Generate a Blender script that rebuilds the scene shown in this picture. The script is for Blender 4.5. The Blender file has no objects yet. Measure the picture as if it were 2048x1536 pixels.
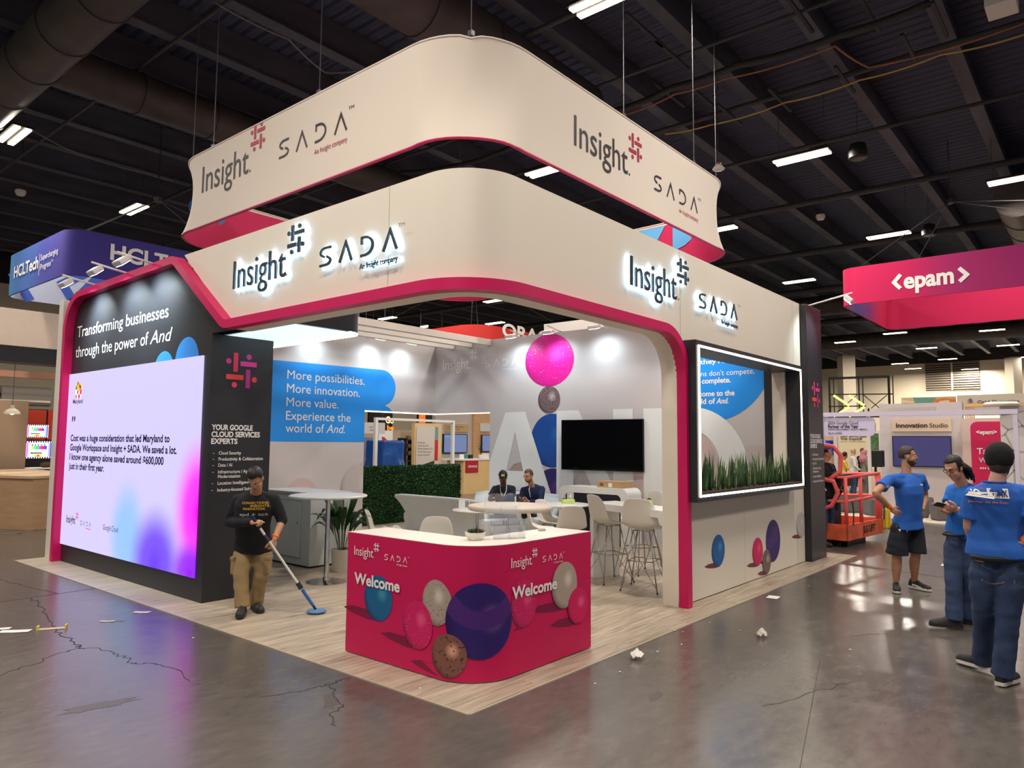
import bpy, bmesh, math, random
from math import sin, cos, pi, radians, sqrt
from mathutils import Vector as V, Matrix, Quaternion, noise
random.seed(7)
SC = bpy.context.scene
COL = SC.collection

# ---------------------------------------------------------------- camera
CAM_LOC = V((-3.5836, -3.3486, 1.7840))
ROWS = ((0.641836, -0.067186, -0.763893), (-0.766799, -0.045668, -0.640260), (0.008131, 0.996695, -0.080829))   # world X, Y, Z axes seen from the camera
def _orth():
    xc = V((ROWS[0][0], ROWS[1][0], ROWS[2][0])); zc = V((ROWS[0][2], ROWS[1][2], ROWS[2][2])).normalized()
    xc = (xc - zc * xc.dot(zc)).normalized(); yc = zc.cross(xc)
    return xc, yc, zc
XC, YC, ZC = _orth()
FOC = 1444.0
cam = bpy.data.cameras.new('camera'); cam.sensor_width = 36.0; cam.lens = FOC / 2048 * 36
cam.clip_start = 0.05; cam.clip_end = 400
camo = bpy.data.objects.new('camera', cam); COL.objects.link(camo)
m4 = Matrix((XC, YC, ZC)).transposed().to_4x4(); m4.translation = CAM_LOC
camo.matrix_world = m4
SC.camera = camo
def P(px, py, D):
    """point at forward distance D metres along the sight line of a picture point (used to read positions off the photo)"""
    return CAM_LOC + (XC * ((px - 1024) / FOC) - YC * ((py - 768) / FOC) - ZC) * D
def FL(px, py, z=0.0):
    r = P(px, py, 1) - CAM_LOC
    return CAM_LOC + r * ((z - CAM_LOC.z) / r.z)
def ONX(px, py, x):
    r = P(px, py, 1) - CAM_LOC
    return CAM_LOC + r * ((x - CAM_LOC.x) / r.x)
def ONY(px, py, y):
    r = P(px, py, 1) - CAM_LOC
    return CAM_LOC + r * ((y - CAM_LOC.y) / r.y)
def dep(p):
    return (V(p) - CAM_LOC).dot(-ZC)

# ---------------------------------------------------------------- look
SC.view_settings.view_transform = 'Standard'; SC.view_settings.look = 'None'
SC.view_settings.exposure = 0.14; SC.view_settings.gamma = 1.0
SC.view_settings.use_curve_mapping = False
SC.cycles.max_bounces = 6; SC.cycles.diffuse_bounces = 3; SC.cycles.glossy_bounces = 3
SC.cycles.transmission_bounces = 6; SC.cycles.transparent_max_bounces = 8
SC.cycles.caustics_reflective = False; SC.cycles.caustics_refractive = False
SC.cycles.sample_clamp_indirect = 6.0; SC.cycles.blur_glossy = 0.5
wd = bpy.data.worlds.new('ambient_fill'); SC.world = wd; wd.use_nodes = True  # uniform grey fill light added from outside; enters through the hall's open sides
bg = wd.node_tree.nodes['Background']; bg.inputs[0].default_value = (0.72, 0.71, 0.74, 1); bg.inputs[1].default_value = 0.42

# ---------------------------------------------------------------- hall lamps (long tube fixtures hung in rows at 8.2 m)
LAMP_Z = 8.2
LAMPS = [(4.9, 2.0), (12.56, 1.79), (20.35, 1.75), (25.04, 5.98), (9.64, 6.67), (0.98, 14.31), (4.72, 17.44), (17.11, -1.78),
         (43.94, 9.43), (41.77, 6.15), (50.0, 6.04), (43.73, 1.72), (51.37, 1.73), (58.99, 9.48), (63.67, 9.48), (57.71, 6.05),
         (66.75, 5.85), (59.37, 1.64), (20.76, 25.56), (25.34, 22.12), (20.68, 18.04), (16.6, 5.6), (33.0, 2.0), (28.2, -1.9),
         (-3.0, 2.0), (-6.5, 6.4), (-2.6, -2.2), (1.9, -6.0), (5.2, -2.4), (9.5, -6.0), (-8.0, -2.0), (-3.5, 10.6), (12.6, 10.4), (12.6, 14.4), (-2.5, 18.0)]
LAMP_W = 225.0
for i, (lx, ly) in enumerate(LAMPS):
    ld = bpy.data.lights.new('hall_lamp_light', 'AREA'); ld.shape = 'RECTANGLE'; ld.size = 0.34; ld.size_y = 1.2
    ld.energy = LAMP_W * (2.6 if lx > 40 else 1.0); ld.color = (1.0, 0.91, 0.80)
    lo = bpy.data.objects.new('hall_lamp_light', ld); COL.objects.link(lo); lo.location = (lx, ly, LAMP_Z - 0.04)

# ---------------------------------------------------------------- mesh helpers
def s2l(c):
    c = c / 255.0
    return c / 12.92 if c <= 0.04045 else ((c + 0.055) / 1.055) ** 2.4
def C3(r, g, b): return (s2l(r), s2l(g), s2l(b), 1.0)

class MB:
    """collects shapes; build() links them as ONE mesh object"""
    def __init__(s): s.v = []; s.f = []; s.m = []; s.mi = 0
    def add(s, vs, fs, mi=None):
        b = len(s.v); s.v.extend([V(x) for x in vs]); s.f.extend([tuple(i + b for i in f) for f in fs])
        s.m.extend([s.mi if mi is None else mi] * len(fs)); return s
    def box(s, x0, x1, y0, y1, z0, z1, mi=None):
        vs = [(x, y, z) for z in (z0, z1) for y in (y0, y1) for x in (x0, x1)]
        return s.add(vs, [(0, 2, 3, 1), (4, 5, 7, 6), (0, 1, 5, 4), (2, 6, 7, 3), (0, 4, 6, 2), (1, 3, 7, 5)], mi)
    def obox(s, c, size, ax, ay, az, mi=None):
        c = V(c); ax, ay, az = V(ax) * size[0] / 2, V(ay) * size[1] / 2, V(az) * size[2] / 2
        vs = [c + ax * i + ay * j + az * k for k in (-1, 1) for j in (-1, 1) for i in (-1, 1)]
        return s.add(vs, [(0, 2, 3, 1), (4, 5, 7, 6), (0, 1, 5, 4), (2, 6, 7, 3), (0, 4, 6, 2), (1, 3, 7, 5)], mi)
    def rings(s, rs, close=True, cap0=True, cap1=True, mi=None):
        n = len(rs[0]); vs = [p for r in rs for p in r]; fs = []
        for i in range(len(rs) - 1):
            for j in range(n if close else n - 1):
                k = (j + 1) % n
                fs.append((i * n + j, i * n + k, (i + 1) * n + k, (i + 1) * n + j))
        if cap0: fs.append(tuple(range(n - 1, -1, -1)))
        if cap1: fs.append(tuple((len(rs) - 1) * n + j for j in range(n)))
        return s.add(vs, fs, mi)
    def tube(s, pts, r, n=8, caps=True, mi=None, flat=1.0, up=None):
        pts = [V(p) for p in pts]; N = len(pts); rr = r if isinstance(r, (list, tuple)) else [r] * N
        rs = []; prev = None
        for i, p in enumerate(pts):
            t = (pts[min(i + 1, N - 1)] - pts[max(i - 1, 0)])
            if t.length < 1e-9: t = V((0, 0, 1))
            t.normalize()
            if prev is None:
                a = V(up) if up is not None else (V((0, 0, 1)) if abs(t.z) < .9 else V((1, 0, 0)))
                x = (a - t * a.dot(t)).normalized()
            else:
                x = (prev - t * prev.dot(t))
                x = x.normalized() if x.length > 1e-6 else t.orthogonal().normalized()
            prev = x; y = t.cross(x)
            rs.append([p + (x * cos(2 * pi * k / n) + y * sin(2 * pi * k / n) * flat) * rr[i] for k in range(n)])
        return s.rings(rs, True, caps, caps, mi)
    def lathe(s, prof, c=(0, 0, 0), n=24, mi=None, cap0=True, cap1=True):
        c = V(c)
        return s.rings([[c + V((r * cos(2 * pi * k / n), r * sin(2 * pi * k / n), z)) for k in range(n)] for r, z in prof], True, cap0, cap1, mi)
    def prism(s, poly, fr, w0, w1, mi=None):
        """2-D outline (u,v) in frame fr, from depth w0 to w1"""
        return s.rings([[fr(u, v, w0) for u, v in poly], [fr(u, v, w1) for u, v in poly]], True, True, True, mi)
    def face(s, pts, mi=None): return s.add(pts, [tuple(range(len(pts)))], mi)
    def grid(s, fn, nu, nv, mi=None, closeu=False):
        vs = [fn(i / nu, j / nv) for j in range(nv + 1) for i in range(nu + 1)]
        return s.add(vs, [(j * (nu + 1) + i, j * (nu + 1) + i + 1, (j + 1) * (nu + 1) + i + 1, (j + 1) * (nu + 1) + i) for j in range(nv) for i in range(nu)], mi)
    def ell(s, c, r, rot=None, nu=16, nv=10, mi=None):
        c = V(c); R = rot or Matrix.Identity(3)
        vs = [c + R @ V((0, 0, -r[2]))]
        for j in range(1, nv):
            t = -pi / 2 + pi * j / nv
            vs += [c + R @ V((r[0] * cos(t) * cos(2 * pi * i / nu), r[1] * cos(t) * sin(2 * pi * i / nu), r[2] * sin(t))) for i in range(nu)]
        vs.append(c + R @ V((0, 0, r[2]))); fs = []
        for i in range(nu): fs.append((0, 1 + (i + 1) % nu, 1 + i))
        for j in range(nv - 2):
            for i in range(nu):
                a = 1 + j * nu; b = a + nu; k = (i + 1) % nu
                fs.append((a + i, a + k, b + k, b + i))
        l = len(vs) - 1; a = 1 + (nv - 2) * nu
        for i in range(nu): fs.append((a + i, a + (i + 1) % nu, l))
        return s.add(vs, fs, mi)
    def merge(s, o): return s.add(o.v, o.f, s.mi)
    def build(s, name, mat, parent=None, smooth=False, bevel=0, seg=2, fix=True, world=True, smooth_angle=None):
        me = bpy.data.meshes.new(name)
        off = V((0, 0, 0)); inv = None
        vs = s.v
        if parent is not None and world:
            inv = wmat(parent).inverted(); vs = [inv @ v for v in vs]
        me.from_pydata([tuple(v) for v in vs], [], s.f); me.update()
        mats = mat if isinstance(mat, (list, tuple)) else [mat]
        for m_ in mats: me.materials.append(m_)
        if len(mats) > 1: me.polygons.foreach_set('material_index', s.m)
        if fix:
            bm = bmesh.new(); bm.from_mesh(me); bmesh.ops.recalc_face_normals(bm, faces=bm.faces); bm.to_mesh(me); bm.free()
        if smooth: me.polygons.foreach_set('use_smooth', [True] * len(me.polygons))
        o = bpy.data.objects.new(name, me); COL.objects.link(o)
        if parent is not None: o.parent = parent
        if bevel:
            b = o.modifiers.new('bevel', 'BEVEL'); b.width = bevel; b.segments = seg; b.limit_method = 'ANGLE'; b.angle_limit = radians(40)
            if smooth is None: pass
        if smooth_angle is not None:
            me.polygons.foreach_set('use_smooth', [True] * len(me.polygons))
            try: me.set_sharp_from_angle(angle=radians(smooth_angle))
            except Exception: pass
        return o

def wmat(o):
    m = o.matrix_basis.copy(); p = o.parent
    while p is not None:
        m = p.matrix_basis @ m; p = p.parent
    return m
def tag(o, label=None, cat=None, group=None, kind=None):
    if label: o['label'] = label
    if cat: o['category'] = cat
    if group: o['group'] = group
    if kind: o['kind'] = kind
    return o
def thing(name, label, cat, loc=(0, 0, 0), rz=0.0, group=None):
    o = bpy.data.objects.new(name, None); COL.objects.link(o); o.empty_display_size = .1
    o.location = loc; o.rotation_euler = (0, 0, rz)
    return tag(o, label, cat, group, 'thing')
def dup(root, loc, rz=None, label=None, group=None, scale=None):
    def cp(o, par):
        c = o.copy(); COL.objects.link(c)
        if par is not None: c.parent = par
        for ch in list(o.children): cp(ch, c)
        return c
    r = cp(root, None); r.location = loc
    if rz is not None: r.rotation_euler = (0, 0, rz)
    if scale: r.scale = (scale,) * 3
    if label: r['label'] = label
    if group: r['group'] = group
    return r

class Plane:
    """frame on a flat face: u along U, v up, w outwards"""
    def __init__(s, o, U, N, up=(0, 0, 1)): s.o = V(o); s.U = V(U); s.N = V(N); s.W = V(up)
    def __call__(s, u, v, w=0.0): return s.o + s.U * u + s.W * v + s.N * w
def FX(x, y0=0.0, z0=0.0): return Plane((x, y0, z0), (0, -1, 0), (-1, 0, 0))     # a face looking along -X; u grows towards -Y
def FY(y, x0=0.0, z0=0.0): return Plane((x0, y, z0), (1, 0, 0), (0, -1, 0))      # a face looking along -Y; u grows towards +X

_tc = {}
def text_geo(s, bold=0.0, shear=0.0, sp=1.0):
    k = (s, bold, shear, sp)
    if k not in _tc:
        cu = bpy.data.curves.new('type', 'FONT'); cu.body = s; cu.offset = bold; cu.shear = shear; cu.space_character = sp; cu.resolution_u = 4
        o = bpy.data.objects.new('type', cu); COL.objects.link(o)
        dg = bpy.context.evaluated_depsgraph_get()
        me = bpy.data.meshes.new_from_object(o.evaluated_get(dg))
        vs = [(v.co.x, v.co.y) for v in me.vertices]; fs = [tuple(p.vertices) for p in me.polygons]
        bpy.data.objects.remove(o); bpy.data.curves.remove(cu); bpy.data.meshes.remove(me)
        _tc[k] = (vs, fs)
    return _tc[k]
CAP = 0.69
def put_text(mb, s, fr, u, v, cap, width=None, bold=0.0, shear=0.0, w=0.003, depth=0.0, sp=1.0, mi=None, align='L'):
    """flat lettering of cap height CAP at (u,v) on frame fr; width squeezes or stretches the line"""
    vs, fs = text_geo(s, bold, shear, sp)
    if not vs: return
    x0 = min(p[0] for p in vs); x1 = max(p[0] for p in vs); ky = cap / CAP
    kx = width / (x1 - x0) if width else ky
    W_ = (x1 - x0) * kx
    if align == 'C': u -= W_ / 2
    if align == 'R': u -= W_
    q = [(u + (x - x0) * kx, v + y * ky) for x, y in vs]
    mb.add([fr(a, b, w) for a, b in q], fs, mi)
    if depth:
        from collections import Counter
        ec = Counter()
        for f in fs:
            for i in range(len(f)):
                a, b = f[i], f[(i + 1) % len(f)]; ec[(min(a, b), max(a, b))] += 1
        # side walls along outline edges
        b0 = [fr(a, b, w) for a, b in q]; b1 = [fr(a, b, w - depth) for a, b in q]
        for (a, b), n in ec.items():
            if n == 1: mb.add([b0[a], b0[b], b1[b], b1[a]], [(0, 1, 2, 3)], mi)
    return W_
def disc(mb, fr, u, v, ru, rv, w=0.003, n=28, mi=None, depth=0):
    pts = [(u + ru * cos(2 * pi * k / n), v + rv * sin(2 * pi * k / n)) for k in range(n)]
    if depth: mb.prism(pts, fr, w - depth, w, mi)
    else: mb.face([fr(a, b, w) for a, b in pts], mi)
def rect(mb, fr, u0, u1, v0, v1, w=0.003, mi=None, depth=0):
    pts = [(u0, v0), (u1, v0), (u1, v1), (u0, v1)]
    if depth: mb.prism(pts, fr, w - depth, w, mi)
    else: mb.face([fr(a, b, w) for a, b in pts], mi)
def rrect(u0, u1, v0, v1, r, n=6, rs=None):
    """rounded rectangle outline; rs = radii (bl, br, tr, tl)"""
    rs = rs or (r,) * 4; out = []
    for (cx, cy, a0), q in zip(((u0, v0, pi), (u1, v0, 1.5 * pi), (u1, v1, 0), (u0, v1, .5 * pi)), rs):
        if q <= 0: out.append((cx, cy)); continue
        mx = cx + (q if cx == u0 else -q); my = cy + (q if cy == v0 else -q)
        out += [(mx + q * cos(a0 + .5 * pi * k / n), my + q * sin(a0 + .5 * pi * k / n)) for k in range(n + 1)]
    return out
def stroke(mb, fr, pts, t, w=0.003, mi=None, depth=0):
    """a band of width t along a 2-D polyline, mitred"""
    P2 = [V((a, b)) for a, b in pts]; L = []; R = []
    for i, p in enumerate(P2):
        d0 = (p - P2[i - 1]).normalized() if i else None; d1 = (P2[i + 1] - p).normalized() if i < len(P2) - 1 else None
        d = d0 if d1 is None else d1 if d0 is None else (d0 + d1).normalized()
        nrm = V((-d.y, d.x)); k = 1.0
        if d0 is not None and d1 is not None: k = 1 / max(.45, nrm.dot(V((-d1.y, d1.x))))
        L.append(p + nrm * t / 2 * k); R.append(p - nrm * t / 2 * k)
    for i in range(len(P2) - 1):
        q = [L[i], R[i], R[i + 1], L[i + 1]]
        if depth: mb.prism([(a.x, a.y) for a in q], fr, w - depth, w, mi)
        else: mb.face([fr(a.x, a.y, w) for a in q], mi)
HASHP = [('r', -.53, -.25, -.10, 1.0), ('d', -.82, .49), ('r', -.10, .93, .26, .54), ('d', .43, .82), ('r', .26, .54, -1.0, .08), ('d', .81, -.48), ('r', -.95, .12, -.55, -.26), ('d', -.43, -.85)]
def put_hash(mb, fr, cu, cv, h, w=0.003, depth=0, mis=None, ku=1.0):
    for i, q in enumerate(HASHP):
        mi = mis[i] if mis else None
        if q[0] == 'r': rect(mb, fr, cu + q[1] * h * ku, cu + q[2] * h * ku, cv + q[3] * h, cv + q[4] * h, w, mi, depth)
        else: disc(mb, fr, cu + q[1] * h * ku, cv + q[2] * h, .165 * h * ku, .165 * h, w, 16, mi, depth)
def put_sada(mb, fr, u, v, h, width, w=0.003, depth=0, t=None):
    """the four spaced capitals S, open A, D, open A drawn as strokes"""
    k = width / 4.36; t = t or h * .125
    def st(pts, x0, sx=1.0): stroke(mb, fr, [(u + (x0 + a * sx) * k, v + b * h) for a, b in pts], t, w, None, depth)
    arc = lambda cx, cy, rx, ry, a0, a1, n=7: [(cx + rx * cos(radians(a0 + (a1 - a0) * i / n)), cy + ry * sin(radians(a0 + (a1 - a0) * i / n))) for i in range(n + 1)]
    st([(.66, .94)] + arc(.34, .73, .30, .21, 90, 215) + [(.27, .50)], 0)
    st([(.0, .06)] + arc(.34, .27, .30, .21, -90, 35) + [(.41, .50)], 0)
    st([(.03, .0), (.38, .96), (.73, .0)], 1.18)
    st([(.06, .62), (.06, .94)] + [(.22, .94)] + arc(.24, .5, .42, .44, 90, -90, 9) + [(.0, .06)], 2.42)
    st([(.03, .0), (.38, .96), (.73, .0)], 3.62)

# ---------------------------------------------------------------- materials
_mc = {}
def mat(name, col, rough=.5, metal=0.0, spec=.5, noise=0.0, nscale=8.0, bump=0.0, bscale=40.0, emit=None, es=1.0, sheen=0.0, coat=0.0, alpha=1.0, trans=0.0, ior=1.45, stretch=None):
    if name in _mc: return _mc[name]
    m = bpy.data.materials.new(name); m.use_nodes = True; nt = m.node_tree; b = nt.nodes['Principled BSDF']
    if len(col) == 3: col = C3(*col)
    b.inputs['Base Color'].default_value = col; b.inputs['Roughness'].default_value = rough; b.inputs['Metallic'].default_value = metal
    b.inputs['Specular IOR Level'].default_value = spec; b.inputs['IOR'].default_value = ior
    if coat: b.inputs['Coat Weight'].default_value = coat; b.inputs['Coat Roughness'].default_value = .1
    if sheen: b.inputs['Sheen Weight'].default_value = sheen
    if alpha < 1: b.inputs['Alpha'].default_value = alpha
    if trans: b.inputs['Transmission Weight'].default_value = trans
    if noise or bump:
        tc = nt.nodes.new('ShaderNodeTexCoord'); mp = nt.nodes.new('ShaderNodeMapping'); nt.links.new(tc.outputs['Object'], mp.inputs[0])
        if stretch: mp.inputs['Scale'].default_value = stretch
    if noise:
        n = nt.nodes.new('ShaderNodeTexNoise'); n.inputs['Scale'].default_value = nscale; n.inputs['Detail'].default_value = 5
        nt.links.new(mp.outputs[0], n.inputs['Vector'])
        mx = nt.nodes.new('ShaderNodeMixRGB'); mx.blend_type = 'MULTIPLY'; mx.inputs[0].default_value = 1.0
        r = nt.nodes.new('ShaderNodeMapRange'); r.inputs['From Min'].default_value = .3; r.inputs['From Max'].default_value = .7
        r.inputs['To Min'].default_value = 1 - noise; r.inputs['To Max'].default_value = 1 + noise * .6
        nt.links.new(n.outputs['Fac'], r.inputs['Value']); cb = nt.nodes.new('ShaderNodeCombineColor')
        for i in range(3): nt.links.new(r.outputs[0], cb.inputs[i])
        mx.inputs[1].default_value = col; nt.links.new(cb.outputs[0], mx.inputs[2]); nt.links.new(mx.outputs[0], b.inputs['Base Color'])
    if bump:
        n2 = nt.nodes.new('ShaderNodeTexNoise'); n2.inputs['Scale'].default_value = bscale; n2.inputs['Detail'].default_value = 4
        nt.links.new(mp.outputs[0], n2.inputs['Vector']); bp = nt.nodes.new('ShaderNodeBump'); bp.inputs['Strength'].default_value = bump
        bp.inputs['Distance'].default_value = .01; nt.links.new(n2.outputs['Fac'], bp.inputs['Height']); nt.links.new(bp.outputs[0], b.inputs['Normal'])
    if emit is not None:
        b.inputs['Emission Color'].default_value = C3(*emit) if len(emit) == 3 else emit; b.inputs['Emission Strength'].default_value = es
    _mc[name] = m
    return m
def nodes(m):
    nt = m.node_tree; return nt, nt.nodes['Principled BSDF']
def ramp(nt, stops, fac, interp='LINEAR'):
    r = nt.nodes.new('ShaderNodeValToRGB'); r.color_ramp.interpolation = interp
    el = r.color_ramp.elements
    while len(el) > 1: el.remove(el[-1])
    el[0].position = stops[0][0]; el[0].color = stops[0][1]
    for p, c in stops[1:]:
        e = el.new(p); e.color = c
    nt.links.new(fac, r.inputs[0]); return r
# ================================================================ THE HALL
def concrete():
    m = mat('polished_concrete', (112, 104, 98), .3, spec=.5); nt, b = nodes(m)
    tc = nt.nodes.new('ShaderNodeTexCoord')
    n1 = nt.nodes.new('ShaderNodeTexNoise'); n1.inputs['Scale'].default_value = .35; n1.inputs['Detail'].default_value = 6; n1.inputs['Roughness'].default_value = .62
    n2 = nt.nodes.new('ShaderNodeTexNoise'); n2.inputs['Scale'].default_value = 5.0; n2.inputs['Detail'].default_value = 8; n2.inputs['Roughness'].default_value = .7
    mp = nt.nodes.new('ShaderNodeMapping'); mp.inputs['Rotation'].default_value = (0, 0, .7); mp.inputs['Scale'].default_value = (1, 2.2, 1)
    nt.links.new(tc.outputs['Object'], n1.inputs['Vector']); nt.links.new(tc.outputs['Object'], mp.inputs[0]); nt.links.new(mp.outputs[0], n2.inputs['Vector'])
    ad = nt.nodes.new('ShaderNodeMath'); ad.operation = 'MULTIPLY_ADD'; ad.inputs[1].default_value = .55
    nt.links.new(n1.outputs['Fac'], ad.inputs[0])
    mu = nt.nodes.new('ShaderNodeMath'); mu.operation = 'MULTIPLY'; mu.inputs[1].default_value = .45; nt.links.new(n2.outputs['Fac'], mu.inputs[0]); nt.links.new(mu.outputs[0], ad.inputs[2])
    r = ramp(nt, [(.30, C3(70, 66, 63)), (.45, C3(88, 83, 79)), (.58, C3(98, 92, 86)), (.74, C3(114, 107, 100))], ad.outputs[0])
    nt.links.new(r.outputs[0], b.inputs['Base Color'])
    rr = nt.nodes.new('ShaderNodeMapRange'); rr.inputs['From Min'].default_value = .35; rr.inputs['From Max'].default_value = .65; rr.inputs['To Min'].default_value = .19; rr.inputs['To Max'].default_value = .27
    nt.links.new(n2.outputs['Fac'], rr.inputs['Value']); nt.links.new(rr.outputs[0], b.inputs['Roughness'])
    b.inputs['Specular IOR Level'].default_value = .8
    return m
mb = MB(); mb.face([(-26, -26, 0), (72, -26, 0), (72, 46, 0), (-26, 46, 0)])
floor = tag(mb.build('floor', concrete()), 'polished grey brown concrete hall floor', 'floor', kind='structure')

crack_m = mat('crack_dark', (46, 41, 38), .8)
def ribbon(mb, pts, w, z=.0015):
    pts = [V(p) for p in pts]
    for a, b in zip(pts, pts[1:]):
        d = (b - a); 
        if d.length < 1e-4: continue
        n = V((-d.y, d.x, 0)).normalized() * w / 2
        mb.face([(a + n) + V((0, 0, z)), (a - n) + V((0, 0, z)), (b - n) + V((0, 0, z)), (b + n) + V((0, 0, z))])
def wander(px, jit, n=7, seed=1):
    rd = random.Random(seed); out = []
    w = [FL(*p) for p in px]
    for a, b in zip(w, w[1:]):
        for i in range(n): out.append(a.lerp(b, i / n) + V((rd.uniform(-jit, jit), rd.uniform(-jit, jit), 0)) * (1 if i else .3))
    return out + [w[-1]]
mb = MB()
for px, j, w, sd in [([(0, 1158), (40, 1170), (80, 1180), (116, 1187)], .02, .009, 3), ([(62, 1196), (78, 1209), (92, 1232), (104, 1253), (120, 1268), (150, 1287), (163, 1297)], .035, .010, 4),
                     ([(163, 1297), (120, 1305), (60, 1331), (0, 1352)], .03, .007, 5), ([(163, 1297), (196, 1296), (228, 1308), (256, 1316), (262, 1327), (300, 1326), (340, 1334), (380, 1362)], .03, .006, 6),
                     ([(700, 1355), (680, 1360), (660, 1369), (640, 1372), (610, 1381), (520, 1395)], .02, .006, 7), ([(662, 1369), (668, 1390), (680, 1404), (686, 1414), (660, 1430), (672, 1452)], .02, .006, 8),
                     ([(1700, 1272), (1740, 1268), (1780, 1268)], .03, .005, 9), ([(1520, 1412), (1560, 1407), (1640, 1380), (1700, 1365)], .03, .004, 10)]:
    ribbon(mb, wander(px, j, 6, sd), w)
for a, b, w in [((0, 1204), (190, 1177), .012), ((1692, 1129), (2048, 1176), .012), ((1640, 1320), (1600, 1536), .003)]:
    ribbon(mb, [FL(*a), FL(*b)], w)
mb.build('floor_crack', crack_m, floor, fix=False)
mb = MB()
def blotch(px, py, rx, ry, ang, seed):
    rd = random.Random(seed); c = FL(px, py); out = []
    for k in range(18):
        t = 2 * pi * k / 18; r = 1 + rd.uniform(-.28, .28); x, y = rx * r * cos(t), ry * r * sin(t)
        out.append(c + V((x * cos(ang) - y * sin(ang), x * sin(ang) + y * cos(ang), .0012)))
    mb.face(out)
blotch(195, 1412, .22, .07, -.2, 1); blotch(1310, 1392, .10, .04, .3, 2); blotch(660, 1400, .16, .05, .9, 3); blotch(228, 1242, .1, .03, 2.2, 5)
mb.build('floor_stain', mat('floor_stain', (84, 79, 76), .42), floor, fix=False)

# ceiling deck, beams, conduits, ducts
cm = mat('ceiling_deck', (74, 78, 104), .75); nt, b = nodes(cm)
tc = nt.nodes.new('ShaderNodeTexCoord'); wv = nt.nodes.new('ShaderNodeTexWave'); wv.wave_type = 'BANDS'; wv.bands_direction = 'X'; wv.inputs['Scale'].default_value = 1.15; wv.inputs['Distortion'].default_value = 0
nt.links.new(tc.outputs['Object'], wv.inputs['Vector'])
bp = nt.nodes.new('ShaderNodeBump'); bp.inputs['Strength'].default_value = 1.0; bp.inputs['Distance'].default_value = .12; nt.links.new(wv.outputs['Fac'], bp.inputs['Height']); nt.links.new(bp.outputs[0], b.inputs['Normal'])
mb = MB(); mb.face([(-26, -26, 10), (-26, 46, 10), (72, 46, 10), (72, -26, 10)])
tag(mb.build('ceiling', cm, fix=False), 'dark corrugated hall ceiling', 'ceiling', kind='structure')
beam_m = mat('beam_steel', (86, 86, 98), .7, noise=.3, nscale=3, stretch=(.3, 1, 1))
for i in range(22):
    y = -8.75 + 1.87 * i
    mb = MB(); mb.box(-12, 66, y - .13, y + .13, 9.30, 9.33); mb.box(-12, 66, y - .03, y + .03, 9.33, 9.98)
    tag(mb.build('ceiling_beam', beam_m), kind='structure')
pipe_m = mat('conduit', (66, 64, 66), .6)
for x, z, r, y0, y1 in [(6.1, 9.1, .05, -9, 20), (8.4, 9.05, .035, -9, 24), (11.2, 9.1, .06, -10, 24), (14.0, 9.0, .05, -10, 22), (18.5, 9.1, .09, -10, 26), (24, 9.0, .12, -12, 30), (31, 9.0, .14, -12, 32), (40, 8.9, .18, -12, 34), (50, 8.9, .2, -12, 34), (2.2, 9.15, .035, 4, 26), (-1.4, 9.1, .04, 0, 26)]:
    mb = MB(); mb.tube([(x, y0, z), (x, y1, z)], r, 8)
    tag(mb.build('ceiling_conduit', pipe_m, smooth=True), kind='structure')
strut_m = mat('strut', (52, 51, 54), .7)
mb = MB()
rd = random.Random(3)
for px, py in [(1290, 60), (1345, 110), (1340, 190), (1400, 190), (1560, 200), (1690, 160), (1820, 100), (1880, 40), (1460, 230), (1600, 30), (1740, 30)]:
    c = FL(px, py, 8.95); mb.obox(c, (1.3, .06, .05), (1, 0, 0), (0, 1, 0), (0, 0, 1))
tag(mb.build('ceiling_strut', strut_m), kind='structure')
duct_m = mat('duct_sheet', (84, 76, 73), .55, metal=.3, noise=.25, nscale=2)
def duct(name, label, pts, r):
    d = thing(name, label, 'air duct', pts[0])
    mb = MB(); mb.tube(pts, r, 22); mb.build('duct_pipe', duct_m, d, smooth_angle=50)
    L = (V(pts[-1]) - V(pts[0])).length; t = (V(pts[-1]) - V(pts[0])).normalized()
    for k in range(1, int(L / 1.5)):
        c = V(pts[0]) + t * 1.5 * k
        mb = MB(); mb.tube([c - t * .03, c + t * .03], r + .02, 22); mb.build('collar', duct_m, d, smooth_angle=50)
    return d
duct('ventilation_duct', 'big round duct crossing above the far left corner of the hall', [(.35, 5.0, 8.45), (.35, 15.8, 8.45)], .44)
duct('ventilation_duct', 'round duct branching behind the big left duct towards the white banner', [(.8, 11.4, 8.7), (9.5, 11.4, 8.7)], .4)
duct('ventilation_duct', 'round duct directly above the top of the white hanging banner', [(2.4, 4.9, 8.75), (8.5, 4.9, 8.75)], .5)
duct('ventilation_duct', 'round duct ending beside the ceiling above the magenta sign', [FL(2036, 392, 8.3), FL(2036, 392, 8.3) + V((8, 0, 0))], .55)
duct('ventilation_duct', 'far round duct running under the ceiling behind the magenta sign', [(33, 9, 8.6), (33, -6, 8.6)], .5)
duct('ventilation_duct', 'second far duct crossing the dark ceiling near the end wall', [(47, 12, 8.6), (47, -6, 8.6)], .5)

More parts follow.
